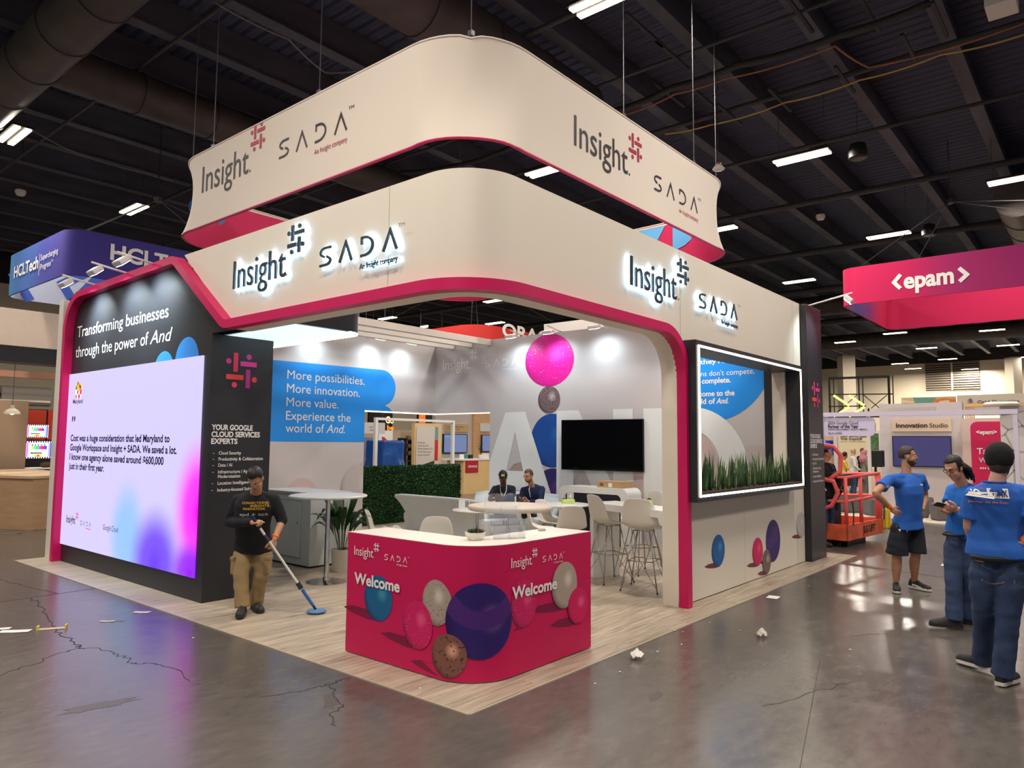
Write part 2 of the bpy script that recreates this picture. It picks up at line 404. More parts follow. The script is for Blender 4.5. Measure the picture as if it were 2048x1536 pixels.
# tube lamps
hous_m = mat('lamp_housing', (48, 46, 44), .5, metal=.4); tube_m = mat('lamp_tube', (255, 240, 214), .4, emit=(255, 236, 200), es=9.0); wire_m = mat('steel_wire', (92, 90, 92), .4, metal=.8)
LAMP_LAB = ['twin tube hall lamp cut by the top edge above the banner front', 'bright twin tube lamp right of the white hanging banner', 'twin tube lamp above the left end of the magenta sign', 'twin tube lamp hanging behind the black tower top',
            'twin tube lamp seen in the gap between banner and fascia', 'twin tube lamp at the left picture edge below the big duct', 'twin tube lamp above the blue violet hanging sign', 'twin tube lamp cut by the right edge above the magenta sign',
            'first distant lamp beside the black tower, lowest of its row', 'distant lamp hanging just under the magenta sign corner', 'distant lamp below and right of the magenta sign corner lamp', 'distant lamp under the right half of the magenta sign', 'distant lamp near the right edge below the magenta sign',
            'small far lamp over the black truss', 'smallest far lamp right over the black truss end', 'small far lamp left of the wall louvre', 'small far lamp in front of the wall louvre', 'small far lamp close to the right edge over the louvre',
            'lamp hanging above the white slat canopy seen through the booth', 'lamp over the red hanging sign seen through the booth', 'lamp tucked under the fascia corner seen through the booth', 'lamp peeping out at the right end of the banner',
            'lamp in the middle distance behind the magenta sign', 'lamp above and right of the magenta sign']
lamp0 = None
for i, (lx, ly) in enumerate(LAMPS):
    lab = LAMP_LAB[i] if i < len(LAMP_LAB) else 'twin tube hall lamp outside the picture above the aisle'
    if lamp0 is None:
        lamp0 = thing('tube_lamp', lab, 'ceiling lamp', (lx, ly, LAMP_Z), group='hall tube lamps')
        mb = MB(); mb.box(lx - .2, lx + .2, ly - .62, ly + .62, LAMP_Z, LAMP_Z + .05); mb.build('lamp_housing', hous_m, lamp0)
        for s in (-.1, .1):
            mb = MB(); mb.box(lx + s - .055, lx + s + .055, ly - .59, ly + .59, LAMP_Z - .03, LAMP_Z - .001); mb.build('tube', tube_m, lamp0)
        for s in (-.5, .5):
            mb = MB(); mb.tube([(lx, ly + s, LAMP_Z + .04), (lx, ly + s, 9.97)], .006, 5); mb.build('hanging_wire', wire_m, lamp0)
    else:
        dup(lamp0, (lx, ly, LAMP_Z), None, lab)

# cables under the ceiling
def cable(name, label, pts, r, m, n=10):
    pts = [V(p) for p in pts]; out = []
    for a, b in zip(pts, pts[1:]):
        for k in range(n):
            t = k / n; p = a.lerp(b, t); p.z -= .5 * (b - a).length * .06 * (1 - (2 * t - 1) ** 2); out.append(p)
    out.append(pts[-1]); mb = MB(); mb.tube(out, r, 6)
    return tag(mb.build(name, m, smooth=True), label, 'cable')
grey_c = mat('grey_cable', (120, 116, 112), .6); yel_c = mat('yellow_cable', (196, 160, 92), .6); org_c = mat('orange_cable', (160, 104, 72), .6); blk_c = mat('black_hose', (44, 42, 44), .6)
cable('power_cable', 'pale cable drooping from the top edge lamp to the banner left slope', [FL(425, 2, 8.4), FL(577, 78, 8.4), FL(650, 145, 8.4), FL(712, 142, 8.4)], .015, grey_c)
cable('power_cable', 'yellow cable looping across the ceiling right of the banner', [FL(1330, 268, 8.6), FL(1420, 250, 8.6), FL(1570, 205, 8.6), FL(1720, 160, 8.6), FL(1880, 110, 8.6), FL(2060, 65, 8.6)], .018, yel_c)
cable('power_cable', 'orange cable above the yellow one ending in a sharp bend', [FL(1255, 228, 8.7), FL(1350, 188, 8.7), FL(1450, 158, 8.7), FL(1670, 92, 8.7), FL(1738, 135, 8.7), FL(2060, 42, 8.7)], .018, org_c)
cable('cable_bundle', 'thick dark cable bundle sagging across the ceiling right of the banner', [FL(1230, 222, 8.8), FL(1345, 175, 8.8), FL(1475, 130, 8.8), FL(1680, 70, 8.8), FL(1860, 5, 8.8)], .075, blk_c)
cable('hanging_cable', 'dark cable bundle seen in the gap above the fascia corner', [FL(800, 345, 8.8), FL(905, 332, 8.8), FL(1010, 300, 8.8), FL(1060, 262, 8.8)], .06, blk_c)
cable('power_cable', 'thin pale cable running behind the left lamps', [FL(40, 245, 8.6), FL(165, 310, 8.6), FL(290, 345, 8.6), FL(345, 362, 8.6)], .014, grey_c)

# end wall with louvre and columns
wall_m = mat('hall_wall_paint', (232, 218, 190), .7, noise=.06, nscale=.3)
WX = 68.0
mb = MB(); mb.face([(WX, -26, 0), (WX, 46, 0), (WX, 46, 9.0), (WX, -26, 9.0)]); tag(mb.build('wall_end', wall_m, fix=False), 'beige end wall of the hall', 'wall', kind='structure')
mb = MB(); mb.face([(WX, -26, 9.0), (WX, 46, 9.0), (WX, 46, 10.0), (WX, -26, 10.0)]); tag(mb.build('wall_end_upper', mat('hall_wall_dark', (44, 42, 42), .8), fix=False), 'dark strip above the beige end wall', 'wall', kind='structure')
lv = thing('wall_louvre', 'wide grey ventilation louvre high on the beige end wall', 'vent', ONX(1905, 775, WX - .1))
a, b_ = ONX(1850, 728, WX - .05), ONX(1961, 778, WX - .05)
mb = MB(); mb.box(WX - .06, WX - .01, b_.y, a.y, b_.z, a.z); mb.build('back_plate', mat('louvre_dark', (92, 84, 74), .7), lv)
mb = MB()
for k in range(12):
    z = b_.z + (a.z - b_.z) * (k + .5) / 12; mb.box(WX - .18, WX - .06, b_.y, a.y, z - .035, z + .045)
mb.build('slats', mat('louvre_slat', (150, 139, 120), .6), lv)
mb = MB(); mb.box(WX - .2, WX - .06, (a.y + b_.y) / 2 - .06, (a.y + b_.y) / 2 + .06, b_.z, a.z); mb.build('mullion', wall_m, lv)
for i, (px0, px1, lab) in enumerate([(1680, 1705, 'square beige hall column above the black truss'), (2018, 2035, 'square pale hall column above the wood slat canopy')]):
    a = P(px0, 740, 52); b_ = P(px1, 740, 52)
    mb = MB(); mb.obox(((a + b_) / 2).xy.to_3d() + V((0, 0, 4.1)), ((b_ - a).length, .9, 8.2), (XC.x, XC.y, 0), (ZC.x, ZC.y, 0), (0, 0, 1))
    tag(mb.build('column', mat('column_paint', (206, 192, 170), .7)), lab, 'column', kind='structure')
# left far wall and back wall
WY = 34.0
mb = MB(); mb.face([(-26, WY, 0), (72, WY, 0), (72, WY, 8.6), (-26, WY, 8.6)]); tag(mb.build('wall_left', wall_m, fix=False), 'beige hall wall far behind the left booth', 'wall', kind='structure')
mb = MB(); mb.face([(-26, WY, 8.6), (72, WY, 8.6), (72, WY, 10), (-26, WY, 10)]); tag(mb.build('wall_left_upper', mat('hall_wall_dark', (44, 42, 42), .8), fix=False), 'dark strip above the left hall wall', 'wall', kind='structure')
# pipes on left wall seen over the left booth
pm = mat('white_pipe', (206, 198, 184), .5)
for z, r, lab in [(ONY(60, 785, 30).z, .22, 'upper fat pale pipe behind the left booth'), (ONY(60, 800, 30).z, .24, 'lower fat pale pipe behind the left booth')]:
    mb = MB(); mb.tube([(ONY(0, 790, 30).x, 30, z), (ONY(100, 790, 30).x, 30, z)], r, 14); tag(mb.build('wall_pipe', pm, smooth_angle=50), lab, 'pipe')

# small ceiling gear
def ceil_bit(name, lab, cat, px, py, z, build):
    c = FL(px, py, z); t = thing(name, lab, cat, c); build(t, c); mb = MB(); mb.tube([c + V((0, 0, .05)), (c.x, c.y, 9.97)], .007, 5); mb.build('drop_rod', wire_m, t); return t
spk = mat('black_plastic', (26, 26, 28), .5)
def pend(t, c):
    mb = MB(); mb.lathe([(.03, .36), (.16, .30), (.2, .1), (.19, 0), (.15, -.02), (.01, -.02)], c, 18); mb.build('body', spk, t, smooth_angle=40)
    mb = MB(); mb.lathe([(.15, -.025), (.0, -.03)], c, 18); mb.build('grille', mat('grille_grey', (70, 68, 66), .5), t)
ceil_bit('pendant_speaker', 'black pendant speaker right of the bright ceiling lamp', 'speaker', 1716, 316, 8.0, pend)
ceil_bit('pendant_speaker', 'black pendant speaker above the magenta sign', 'speaker', 1858, 470, 8.0, pend)
def cone(t, c):
    mb = MB(); mb.lathe([(.02, .1), (.06, .08), (.12, 0), (.1, -.02), (.01, -.03)], c, 16); mb.build('dome', mat('white_plastic', (225, 222, 214), .4), t, smooth_angle=40)
    mb = MB(); mb.lathe([(.02, .13), (.05, .12), (.05, .1), (.02, .09)], c, 12); mb.build('red_collar', mat('red_plastic', (180, 40, 50), .4), t)
ceil_bit('smoke_sensor', 'small white sensor with red collar hanging beside the banner right end', 'sensor', 1437, 338, 7.2, cone)
def camd(t, c):
    mb = MB(); mb.lathe([(.02, .08), (.12, .06), (.13, 0), (.09, -.08), (.01, -.1)], c, 16); mb.build('dome', mat('white_plastic', (225, 222, 214), .4), t, smooth_angle=40)
ceil_bit('ceiling_camera', 'white dome camera under the dark ceiling left of the magenta sign', 'camera', 1641, 434, 8.3, camd)
ceil_bit('ceiling_camera', 'white dome camera high above the blue violet sign', 'camera', 41, 385, 8.3, camd)
mb = MB(); c = FL(2003, 8, 8.6); mb.obox(c, (.5, .4, .2), (1, 0, 0), (0, 1, 0), (0, 0, 1)); mb.box(c.x - .01, c.x + .01, c.y - .01, c.y + .01, c.z, 9.97)
tag(mb.build('wireless_access_point', mat('white_plastic', (225, 222, 214), .4), bevel=.02), 'white box hanging in the upper right corner of the hall', 'box')
# ================================================================ THE BOOTH: floor, fascia, LED wall, tower, window box, back walls
white_m = mat('white_laminate', (226, 220, 210), .45, noise=.03, nscale=1.2)
fascia_m = mat('fascia_paint', (228, 219, 205), .5, noise=.02, nscale=.8)
mag_m = mat('magenta_paint', (206, 10, 92), .42, noise=.03, nscale=3)
black_m = mat('black_laminate', (40, 41, 46), .42, noise=.05, nscale=2)
navy_m = mat('navy_laminate', (22, 25, 38), .45, noise=.05, nscale=2)
ink_m = mat('dark_lettering', (44, 38, 46), .5); red_ink = mat('crimson_lettering', (172, 28, 66), .5); white_ink = mat('white_lettering', (238, 234, 232), .45)

def woodfloor():
    m = mat('plank_flooring', (180, 168, 152), .38); nt, b = nodes(m)
    tc = nt.nodes.new('ShaderNodeTexCoord')
    br = nt.nodes.new('ShaderNodeTexBrick'); br.inputs['Scale'].default_value = 1.0; br.inputs['Mortar Size'].default_value = .0025; br.inputs['Brick Width'].default_value = 1.22; br.inputs['Row Height'].default_value = .18
    br.inputs['Color1'].default_value = (0, 0, 0, 1); br.inputs['Color2'].default_value = (1, 1, 1, 1); br.inputs['Mortar'].default_value = (.3, .3, .3, 1); br.offset = .37
    nt.links.new(tc.outputs['Object'], br.inputs['Vector'])
    mp = nt.nodes.new('ShaderNodeMapping'); mp.inputs['Scale'].default_value = (1.1, 16, 1); nt.links.new(tc.outputs['Object'], mp.inputs[0])
    va = nt.nodes.new('ShaderNodeVectorMath'); va.operation = 'ADD'; nt.links.new(mp.outputs[0], va.inputs[0])
    sc = nt.nodes.new('ShaderNodeVectorMath'); sc.operation = 'SCALE'; sc.inputs['Scale'].default_value = 9.0; nt.links.new(br.outputs['Color'], sc.inputs[0]); nt.links.new(sc.outputs[0], va.inputs[1])
    n = nt.nodes.new('ShaderNodeTexNoise'); n.inputs['Scale'].default_value = 1.5; n.inputs['Detail'].default_value = 7; n.inputs['Roughness'].default_value = .65; n.inputs['Distortion'].default_value = .6; nt.links.new(va.outputs[0], n.inputs['Vector'])
    r = ramp(nt, [(.28, C3(124, 112, 98)), (.43, C3(168, 154, 136)), (.55, C3(190, 177, 159)), (.72, C3(209, 198, 182))], n.outputs['Fac'])
    mx = nt.nodes.new('ShaderNodeMixRGB'); mx.blend_type = 'MULTIPLY'; mx.inputs[0].default_value = 1
    r2 = ramp(nt, [(0, (.86, .85, .84, 1)), (1, (1.02, 1.0, .98, 1))], br.outputs['Color']); nt.links.new(r.outputs[0], mx.inputs[1]); nt.links.new(r2.outputs[0], mx.inputs[2])
    nt.links.new(mx.outputs[0], b.inputs['Base Color'])
    return m
mb = MB(); mb.box(0, 9.144, 0, 9.144, 0, .005)
tag(mb.build('booth_floor', woodfloor()), 'pale grey wood plank floor laid under the whole booth', 'floor', kind='structure')
mb = MB(); mb.box(-.012, 0, 0, 9.15, .0, .008); mb.box(0, 9.15, -.012, 0, .0, .008)
tag(mb.build('trim_floor_edge', mat('edge_strip', (188, 176, 156), .4)), 'thin edging along the booth floor', 'trim', kind='structure')

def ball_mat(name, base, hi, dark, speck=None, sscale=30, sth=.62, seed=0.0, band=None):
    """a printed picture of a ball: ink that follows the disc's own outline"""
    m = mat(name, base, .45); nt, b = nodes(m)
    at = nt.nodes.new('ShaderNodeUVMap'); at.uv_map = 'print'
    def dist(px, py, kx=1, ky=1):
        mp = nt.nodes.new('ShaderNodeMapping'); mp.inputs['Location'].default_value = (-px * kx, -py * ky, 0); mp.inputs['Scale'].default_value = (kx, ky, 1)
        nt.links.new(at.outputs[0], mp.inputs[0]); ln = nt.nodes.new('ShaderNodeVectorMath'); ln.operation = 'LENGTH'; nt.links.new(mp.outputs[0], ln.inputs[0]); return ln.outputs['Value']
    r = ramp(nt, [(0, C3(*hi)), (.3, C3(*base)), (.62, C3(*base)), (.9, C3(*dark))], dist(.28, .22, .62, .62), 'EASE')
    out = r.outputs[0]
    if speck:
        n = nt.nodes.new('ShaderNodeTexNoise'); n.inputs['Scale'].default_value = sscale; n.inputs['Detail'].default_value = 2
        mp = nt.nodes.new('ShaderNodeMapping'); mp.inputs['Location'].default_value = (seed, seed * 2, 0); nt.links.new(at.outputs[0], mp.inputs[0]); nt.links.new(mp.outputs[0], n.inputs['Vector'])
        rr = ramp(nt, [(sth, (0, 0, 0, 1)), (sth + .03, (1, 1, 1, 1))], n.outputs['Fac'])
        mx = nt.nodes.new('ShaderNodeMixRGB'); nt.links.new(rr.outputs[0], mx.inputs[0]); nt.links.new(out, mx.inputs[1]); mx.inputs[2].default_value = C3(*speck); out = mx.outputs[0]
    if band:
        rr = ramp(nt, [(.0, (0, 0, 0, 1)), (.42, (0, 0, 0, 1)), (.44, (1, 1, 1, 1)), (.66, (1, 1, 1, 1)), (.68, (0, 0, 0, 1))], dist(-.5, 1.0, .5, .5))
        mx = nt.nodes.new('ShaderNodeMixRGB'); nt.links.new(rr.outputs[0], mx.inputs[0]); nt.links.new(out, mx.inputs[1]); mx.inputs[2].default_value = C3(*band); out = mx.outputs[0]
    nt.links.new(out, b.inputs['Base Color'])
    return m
BALL = dict(
    blue=ball_mat('print_blue', (20, 96, 168), (70, 156, 204), (12, 40, 96)), bluegreen=ball_mat('print_teal', (18, 96, 146), (60, 146, 176), (14, 44, 90)),
    pink=ball_mat('print_pink', (214, 22, 96), (238, 92, 140), (132, 8, 62)), pinks=ball_mat('print_pink_speck', (204, 20, 96), (232, 80, 130), (110, 12, 66), (244, 150, 176), 16, .66),
    beige=ball_mat('print_beige', (176, 160, 146), (220, 208, 194), (96, 80, 74), (112, 92, 82), 15, .66), marble=ball_mat('print_marble', (170, 154, 142), (214, 202, 190), (88, 70, 70), (96, 78, 74), 9, .64, 3.1),
    purple=ball_mat('print_purple', (44, 24, 104), (128, 84, 140), (26, 10, 70), band=(74, 34, 116)), copper=ball_mat('print_copper', (128, 84, 72), (226, 168, 140), (60, 30, 30), (70, 40, 36), 6, .6, 1.7),
    stone=ball_mat('print_stone', (196, 188, 186), (216, 210, 206), (132, 122, 120), (120, 110, 108), 17, .68), blush=ball_mat('print_blush', (200, 178, 176), (218, 200, 196), (168, 146, 146)),
    hot=ball_mat('print_hot_pink', (226, 14, 150), (246, 70, 190), (168, 4, 108), (250, 170, 222), 15, .665), deep=ball_mat('print_deep_blue', (14, 76, 160), (40, 110, 190), (10, 44, 110)),
    chrome=ball_mat('print_bronze', (118, 98, 100), (190, 176, 176), (62, 44, 46), (74, 56, 58), 6, .6, 2.2))
def printed_ball(fr, u, v, ru, rv, m, parent, w=.004, clip=None, name='printed_ball', tilt=0.0):
    """egg shaped picture of a ball on a face: rings of a disc that follow the face"""
    vs = []; fs = []; uv = []; n = 40; R = 9
    for j in range(R + 1):
        for k in range(n):
            t = 2 * pi * k / n; a, b = j / R * cos(t), j / R * sin(t)
            a2, b2 = a * cos(tilt) - b * sin(tilt), a * sin(tilt) + b * cos(tilt)
            uu, vv = u + ru * a2, v + rv * b2
            if clip: uu = min(max(uu, clip[0]), clip[1]); vv = min(max(vv, clip[2]), clip[3])
            vs.append(fr(uu, vv, w)); uv.append((a, b))
    for j in range(R):
        for k in range(n):
            q = (k + 1) % n; fs.append((j * n + k, (j + 1) * n + k, (j + 1) * n + q, j * n + q))
    mb = MB(); mb.add(vs, fs); o = mb.build(name, m, parent, fix=False)
    l = o.data.uv_layers.new(name='print')
    for i, lp in enumerate(o.data.loops): l.data[i].uv = uv[lp.vertex_index]
    return o
shadow_ink = mat('print_shade_plum', (126, 8, 60), .5); shadow_ink2 = mat('print_shade_brown', (110, 52, 66), .5)
def printed_shade(fr, u, v, L, h, m, parent, w=.003):
    """the flat plum wedge printed beside a ball"""
    pts = [(u - L, v + .02), (u - L * .7, v + h * .55), (u - L * .2, v + h * .5), (u + .06, v + h * .2), (u + .06, v - h * .35), (u - L * .2, v - h * .4), (u - L * .7, v - h * .12)]
    mb = MB(); mb.face([fr(a, b, w) for a, b in pts]); return mb.build('printed_shade', m, parent, fix=False)

def logo(fr, u, v, c, parent, m_ins, m_hash, m_sada, m_tag, w=.003, depth=0, bold=.0, tm=True, names=('insight_lettering', 'hash_emblem', 'sada_lettering')):
    mb = MB(); put_text(mb, 'Insight', fr, u, v, c, 3.26 * c, bold, 0, w, depth); rect(mb, fr, u + 3.33 * c, u + 3.40 * c, v, v + .08 * c, w)
    a = mb.build(names[0], m_ins, parent, fix=False)
    mb = MB(); put_hash(mb, fr, u + 3.80 * c, v + 1.15 * c, .47 * c, w, depth); b = mb.build(names[1], m_hash, parent, fix=False)
    mb = MB(); put_sada(mb, fr, u + 5.15 * c, v, .60 * c, 3.58 * c, w, depth)
    if tm: put_text(mb, 'TM', fr, u + 8.80 * c, v + .58 * c, .1 * c, .26 * c, 0, 0, w)
    d = mb.build(names[2], m_sada, parent, fix=False)
    mb = MB(); put_text(mb, 'An Insight company', fr, u + 7.12 * c, v - .36 * c, .17 * c, 1.66 * c, .0, 0, w, depth * .5); e = mb.build('tagline_lettering', m_tag, parent, fix=False)
    return a, b, d, e

# ---------------------------------------------------------------- fascia with magenta ribbon and the right hand wall
FXX, FYY, ZB, ZT, RC = .42, .41, 2.98, 4.0, .5
fas = thing('booth_fascia', 'tall white fascia with magenta ribbon arch wrapping the booth corner', 'exhibition booth', (FXX, FYY, 0))
mb = MB()
PYZ = lambda u, v, w: V((FXX + w, u, v)); PXZ = lambda u, v, w: V((u, FYY + w, v))
def arc2(cx, cy, r, a0, a1, n=10): return [(cx + r * cos(radians(a0 + (a1 - a0) * i / n)), cy + r * sin(radians(a0 + (a1 - a0) * i / n))) for i in range(n + 1)]
y1 = FYY + RC; x1 = FXX + RC; TH = .19
mb.prism([(y1, ZB), (3.92, ZB), (5.16, 3.99), (5.16, ZT), (y1, ZT)], PYZ, 0, TH)
n = 16; out = [(x1 - RC * cos(.5 * pi * i / n), y1 - RC * sin(.5 * pi * i / n)) for i in range(n + 1)]; inn = [(x1 - (RC - TH) * cos(.5 * pi * i / n), y1 - (RC - TH) * sin(.5 * pi * i / n)) for i in range(n + 1)]
mb.rings([[V((o[0], o[1], ZB)), V((o[0], o[1], ZT)), V((i[0], i[1], ZT)), V((i[0], i[1], ZB))] for o, i in zip(out, inn)], True, False, False)
XJ = 3.77; RA = .45
mb.prism([(x1, ZT), (x1, ZB)] + [(XJ - RA + RA * sin(radians(9 * i)), ZB - RA + RA * cos(radians(9 * i))) for i in range(11)] + [(XJ, 0), (3.95, 0), (3.95, ZT)], PXZ, 0, TH)
mb.prism([(3.95, 0), (7.20, 0), (7.20, 1.16), (3.95, 1.16)], PXZ, 0, TH); mb.prism([(3.95, 2.90), (7.20, 2.90), (7.20, ZT), (3.95, ZT)], PXZ, 0, TH); mb.prism([(7.20, 0), (7.93, 0), (7.93, ZT), (7.20, ZT)], PXZ, 0, TH)
mb.build('fascia_panel', fascia_m, fas, smooth_angle=25)
# seams between the panels
mb = MB(); fl = FX(FXX); fr_ = FY(FYY)
rect(mb, fr_, 3.868, 3.874, 2.98, ZT, .0012); rect(mb, fr_, 7.60, 7.606, 0, ZT, .0012); rect(mb, fl, -1.415, -1.41, 3.08, ZT, .0012); rect(mb, fr_, 5.60, 5.604, 0, 1.15, .0012)
mb.build('panel_seam', mat('seam_grey', (170, 160, 146), .6), fas, fix=False)
# magenta ribbon swept along the arch
path = []
hw = .0475
def addp(p, N, T): path.append((V(p), V(N).normalized(), V(T).normalized()))
def fillet(pts, rr, n=8):
    out = []
    for i, p in enumerate(pts):
        p = V(p)
        if i == 0 or i == len(pts) - 1 or rr[i] == 0: out.append(p); continue
        a = (V(pts[i - 1]) - p).normalized(); b = (V(pts[i + 1]) - p).normalized(); th = a.angle(b); d = rr[i] / math.tan(th / 2)
        s0 = p + a * d; s1 = p + b * d; c = p + (a + b).normalized() * rr[i] / sin(th / 2)
        v0 = s0 - c; v1 = s1 - c; ang = v0.angle(v1)
        for k in range(n + 1):
            t = k / n; w = (v0 * sin((1 - t) * ang) + v1 * sin(t * ang)) / sin(ang); out.append(c + w)
    return out
left = fillet([(8.65, 0), (8.65, 3.885), (5.22, 3.935), (3.98, ZB + hw), (y1, ZB + hw)], [0, .52, .22, .24, 0])
for p in left: addp((FXX, p[0], p[1]), (-1, 0, 0), (0, 0, 0.001))
for i in range(1, n): t = .5 * pi * i / n; addp((x1 - RC * cos(t), y1 - RC * sin(t), ZB + hw), (-cos(t), -sin(t), 0), (0, 0, .001))
right = fillet([(x1, ZB + hw), (XJ + hw, ZB + hw), (XJ + hw, 0)], [0, RA + hw, 0], 12)
for p in right: addp((p[0], FYY, p[1]), (0, -1, 0), (0, 0, .001))
rs = []; D_ = .115
for i, (p, N, _) in enumerate(path):
    a = path[max(i - 1, 0)][0]; b = path[min(i + 1, len(path) - 1)][0]
    d0 = (p - a).normalized() if i else None; d1 = (b - p).normalized() if i < len(path) - 1 else None
    T = d1 if d0 is None else d0 if d1 is None else (d0 + d1).normalized()
    B = N.cross(T).normalized()
    rs.append([p + B * hw - N * .01, p + B * hw + N * D_, p - B * hw + N * D_, p - B * hw - N * .01])
mb = MB(); mb.rings(rs); mb.build('magenta_ribbon', mag_m, fas, smooth_angle=30)
# halo lit letters standing off the fascia
halo_m = mat('halo_led', (220, 240, 255), .5, emit=(170, 220, 255), es=14.0); met_m = mat('brushed_letter', (56, 66, 74), .35, metal=.35)
for fr, u, v in ((FX(FXX, 3.91, 0), 0, 3.41), (FY(FYY, 2.70, 0), 0, 3.385)):
    c = .305
    logo(fr, u, v, c, fas, met_m, met_m, met_m, met_m, w=.055, depth=.018, bold=.0)
    mb = MB(); put_text(mb, 'Insight', fr, u, v, c, 3.26 * c, .012, 0, .03); put_hash(mb, fr, u + 3.8 * c, v + 1.15 * c, .485 * c, .03); put_sada(mb, fr, u + 5.15 * c, v, .6 * c, 3.58 * c, .03, 0, c * .088)
    rect(mb, fr, u + 7.12 * c, u + 8.78 * c, v - .32 * c, v - .26 * c, .02)
    mb.build('halo_light', halo_m, fas, fix=False)
# printed balls on the low wall under the window box
fw = FY(FYY)
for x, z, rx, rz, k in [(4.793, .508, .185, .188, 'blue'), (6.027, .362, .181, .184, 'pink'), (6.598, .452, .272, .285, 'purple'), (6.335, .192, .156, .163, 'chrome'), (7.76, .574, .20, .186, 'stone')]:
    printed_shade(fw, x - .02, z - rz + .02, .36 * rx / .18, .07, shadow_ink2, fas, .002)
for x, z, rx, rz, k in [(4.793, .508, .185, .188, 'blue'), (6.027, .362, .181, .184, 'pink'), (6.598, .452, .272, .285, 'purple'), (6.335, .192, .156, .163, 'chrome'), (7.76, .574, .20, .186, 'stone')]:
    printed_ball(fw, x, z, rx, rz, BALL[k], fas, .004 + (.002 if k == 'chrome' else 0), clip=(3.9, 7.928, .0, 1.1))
mb = MB(); mb.box(3.88, 7.93, FYY - .004, FYY - .001, .0, .012); mb.build('base_gap', mat('gap_black', (20, 18, 18), .8), fas)

# ---------------------------------------------------------------- LED wall
led = thing('led_wall', 'black wall block carrying the big lilac LED screen under the magenta arch', 'screen wall', (FXX, 4.41, 0))
mb = MB(); mb.prism([(4.41, 0), (8.70, 0), (8.70, 3.86), (5.2, 3.93), (3.96, 2.985), (4.41, 2.985)], PYZ, 0.0, .05)
mb.box(FXX + .05, 1.19, 4.41, 8.60, 0, 2.98)
mb.build('wall_body', black_m, led)
mb = MB(); mb.box(.297, .60, 8.70, 8.87, 0, 3.87); mb.build('end_post', white_m, led, bevel=.004)
sm = mat('led_screen', (8, 8, 10), .35, emit=(208, 198, 255), es=1.0); nt, b = nodes(sm)
tc = nt.nodes.new('ShaderNodeTexCoord'); col = None
def blob(cy, cz, r, c, prev):
    mp = nt.nodes.new('ShaderNodeMapping'); mp.inputs['Location'].default_value = (0, -cy / r[0], -cz / r[1]); mp.inputs['Scale'].default_value = (0, 1 / r[0], 1 / r[1]); nt.links.new(tc.outputs['Object'], mp.inputs[0])
    ln = nt.nodes.new('ShaderNodeVectorMath'); ln.operation = 'LENGTH'; nt.links.new(mp.outputs[0], ln.inputs[0])
    rr = ramp(nt, [(0, (1, 1, 1, 1)), (.35, (.92, .92, .92, 1)), (1, (0, 0, 0, 1))], ln.outputs['Value'], 'EASE')
    mx = nt.nodes.new('ShaderNodeMixRGB'); nt.links.new(rr.outputs[0], mx.inputs[0])
    if prev is None: mx.inputs[1].default_value = C3(212, 203, 255)
    else: nt.links.new(prev, mx.inputs[1])
    mx.inputs[2].default_value = C3(*c); return mx.outputs[0]
col = blob(1.95, .55, (.62, .85), (150, 196, 255), None)
col = blob(1.12, .30, (.80, .80), (110, 60, 250), col)
col = blob(.1, .98, (.70, .95), (255, 0, 250), col)
col = blob(.25, .30, (.55, .42), (150, 20, 245), col)
nt.links.new(col, b.inputs['Emission Color'])
fS = FX(FXX); mb = MB(); rect(mb, fS, -8.62, -4.57, .258, 2.742, .02, depth=.02); scr = mb.build('screen', sm, led)
txt = mat('screen_text_dark', (12, 10, 22), .4, emit=(24, 18, 44), es=1.0); txtr = mat('screen_text_red', (120, 10, 40), .4, emit=(212, 22, 82), es=1.0)
fs2 = FX(FXX - .021)
mb = MB(); C_ = .098
for i, (s, w) in enumerate([('Cost was a huge consideration that led Maryland to', 3.13), ('Google Workspace and Insight + SADA. We saved a lot.', 3.32), ('I know one agency alone saved around $600,000', 3.0), ('just in their first year.', 1.26)]):
    put_text(mb, s, fs2, -8.41, 1.755 - i * .135, C_ * .92, w, .03, 0, .002)
for k in (0, .075): put_text(mb, '\u2019', fs2, -8.40 + k * 1.05, 1.945, .16, .05, .05, 0, .002)
put_text(mb, 'Maryland', fs2, -8.40, 2.30, .062, .37, .02, 0, .002)
put_text(mb, 'Google Cloud', fs2, -7.08, .585, .072, .475, .0, 0, .002)
put_text(mb, 'Insight', fs2, -8.394, .582, .104, .338, .015, 0, .002); put_sada(mb, fs2, -7.866, .582, .062, .372, .002)
mb.build('screen_text', txt, scr, fix=False)
mb = MB(); put_hash(mb, fs2, -8.394 + .395, .582 + .12, .049, .002); rect(mb, fs2, -7.66, -7.49, .548, .556, .002); mb.build('screen_emblem', txtr, scr, fix=False)
# small state emblem on the screen: quartered patch in red, gold, black, white
cm4 = [mat('emblem_red', (150, 16, 40), .4, emit=(178, 22, 52), es=1), mat('emblem_gold', (160, 120, 20), .4, emit=(240, 170, 60), es=1), mat('emblem_black', (10, 8, 10), .4, emit=(30, 20, 26), es=1), mat('emblem_white', (200, 200, 200), .4, emit=(250, 246, 246), es=1)]
mb = MB(); u0, v0 = -8.31, 2.375
mb.face([fs2(a, b_, .002) for a, b_ in arc2(u0 + .10, v0 + .12, .115, 0, 180, 14)], 1); rect(mb, fs2, u0 - .015, u0 + .10, v0, v0 + .12, .002, 3); rect(mb, fs2, u0 + .10, u0 + .215, v0, v0 + .12, .002, 0)
for a, b_ in ((.0, .13), (.05, .19), (.12, .15), (.16, .13)): rect(mb, fs2, u0 + a, u0 + a + .03, v0 + b_, v0 + b_ + .05, .003, 2)
for a, b_ in ((.0, .0), (.05, .06)): rect(mb, fs2, u0 + a, u0 + a + .045, v0 + b_, v0 + b_ + .055, .003, 0)
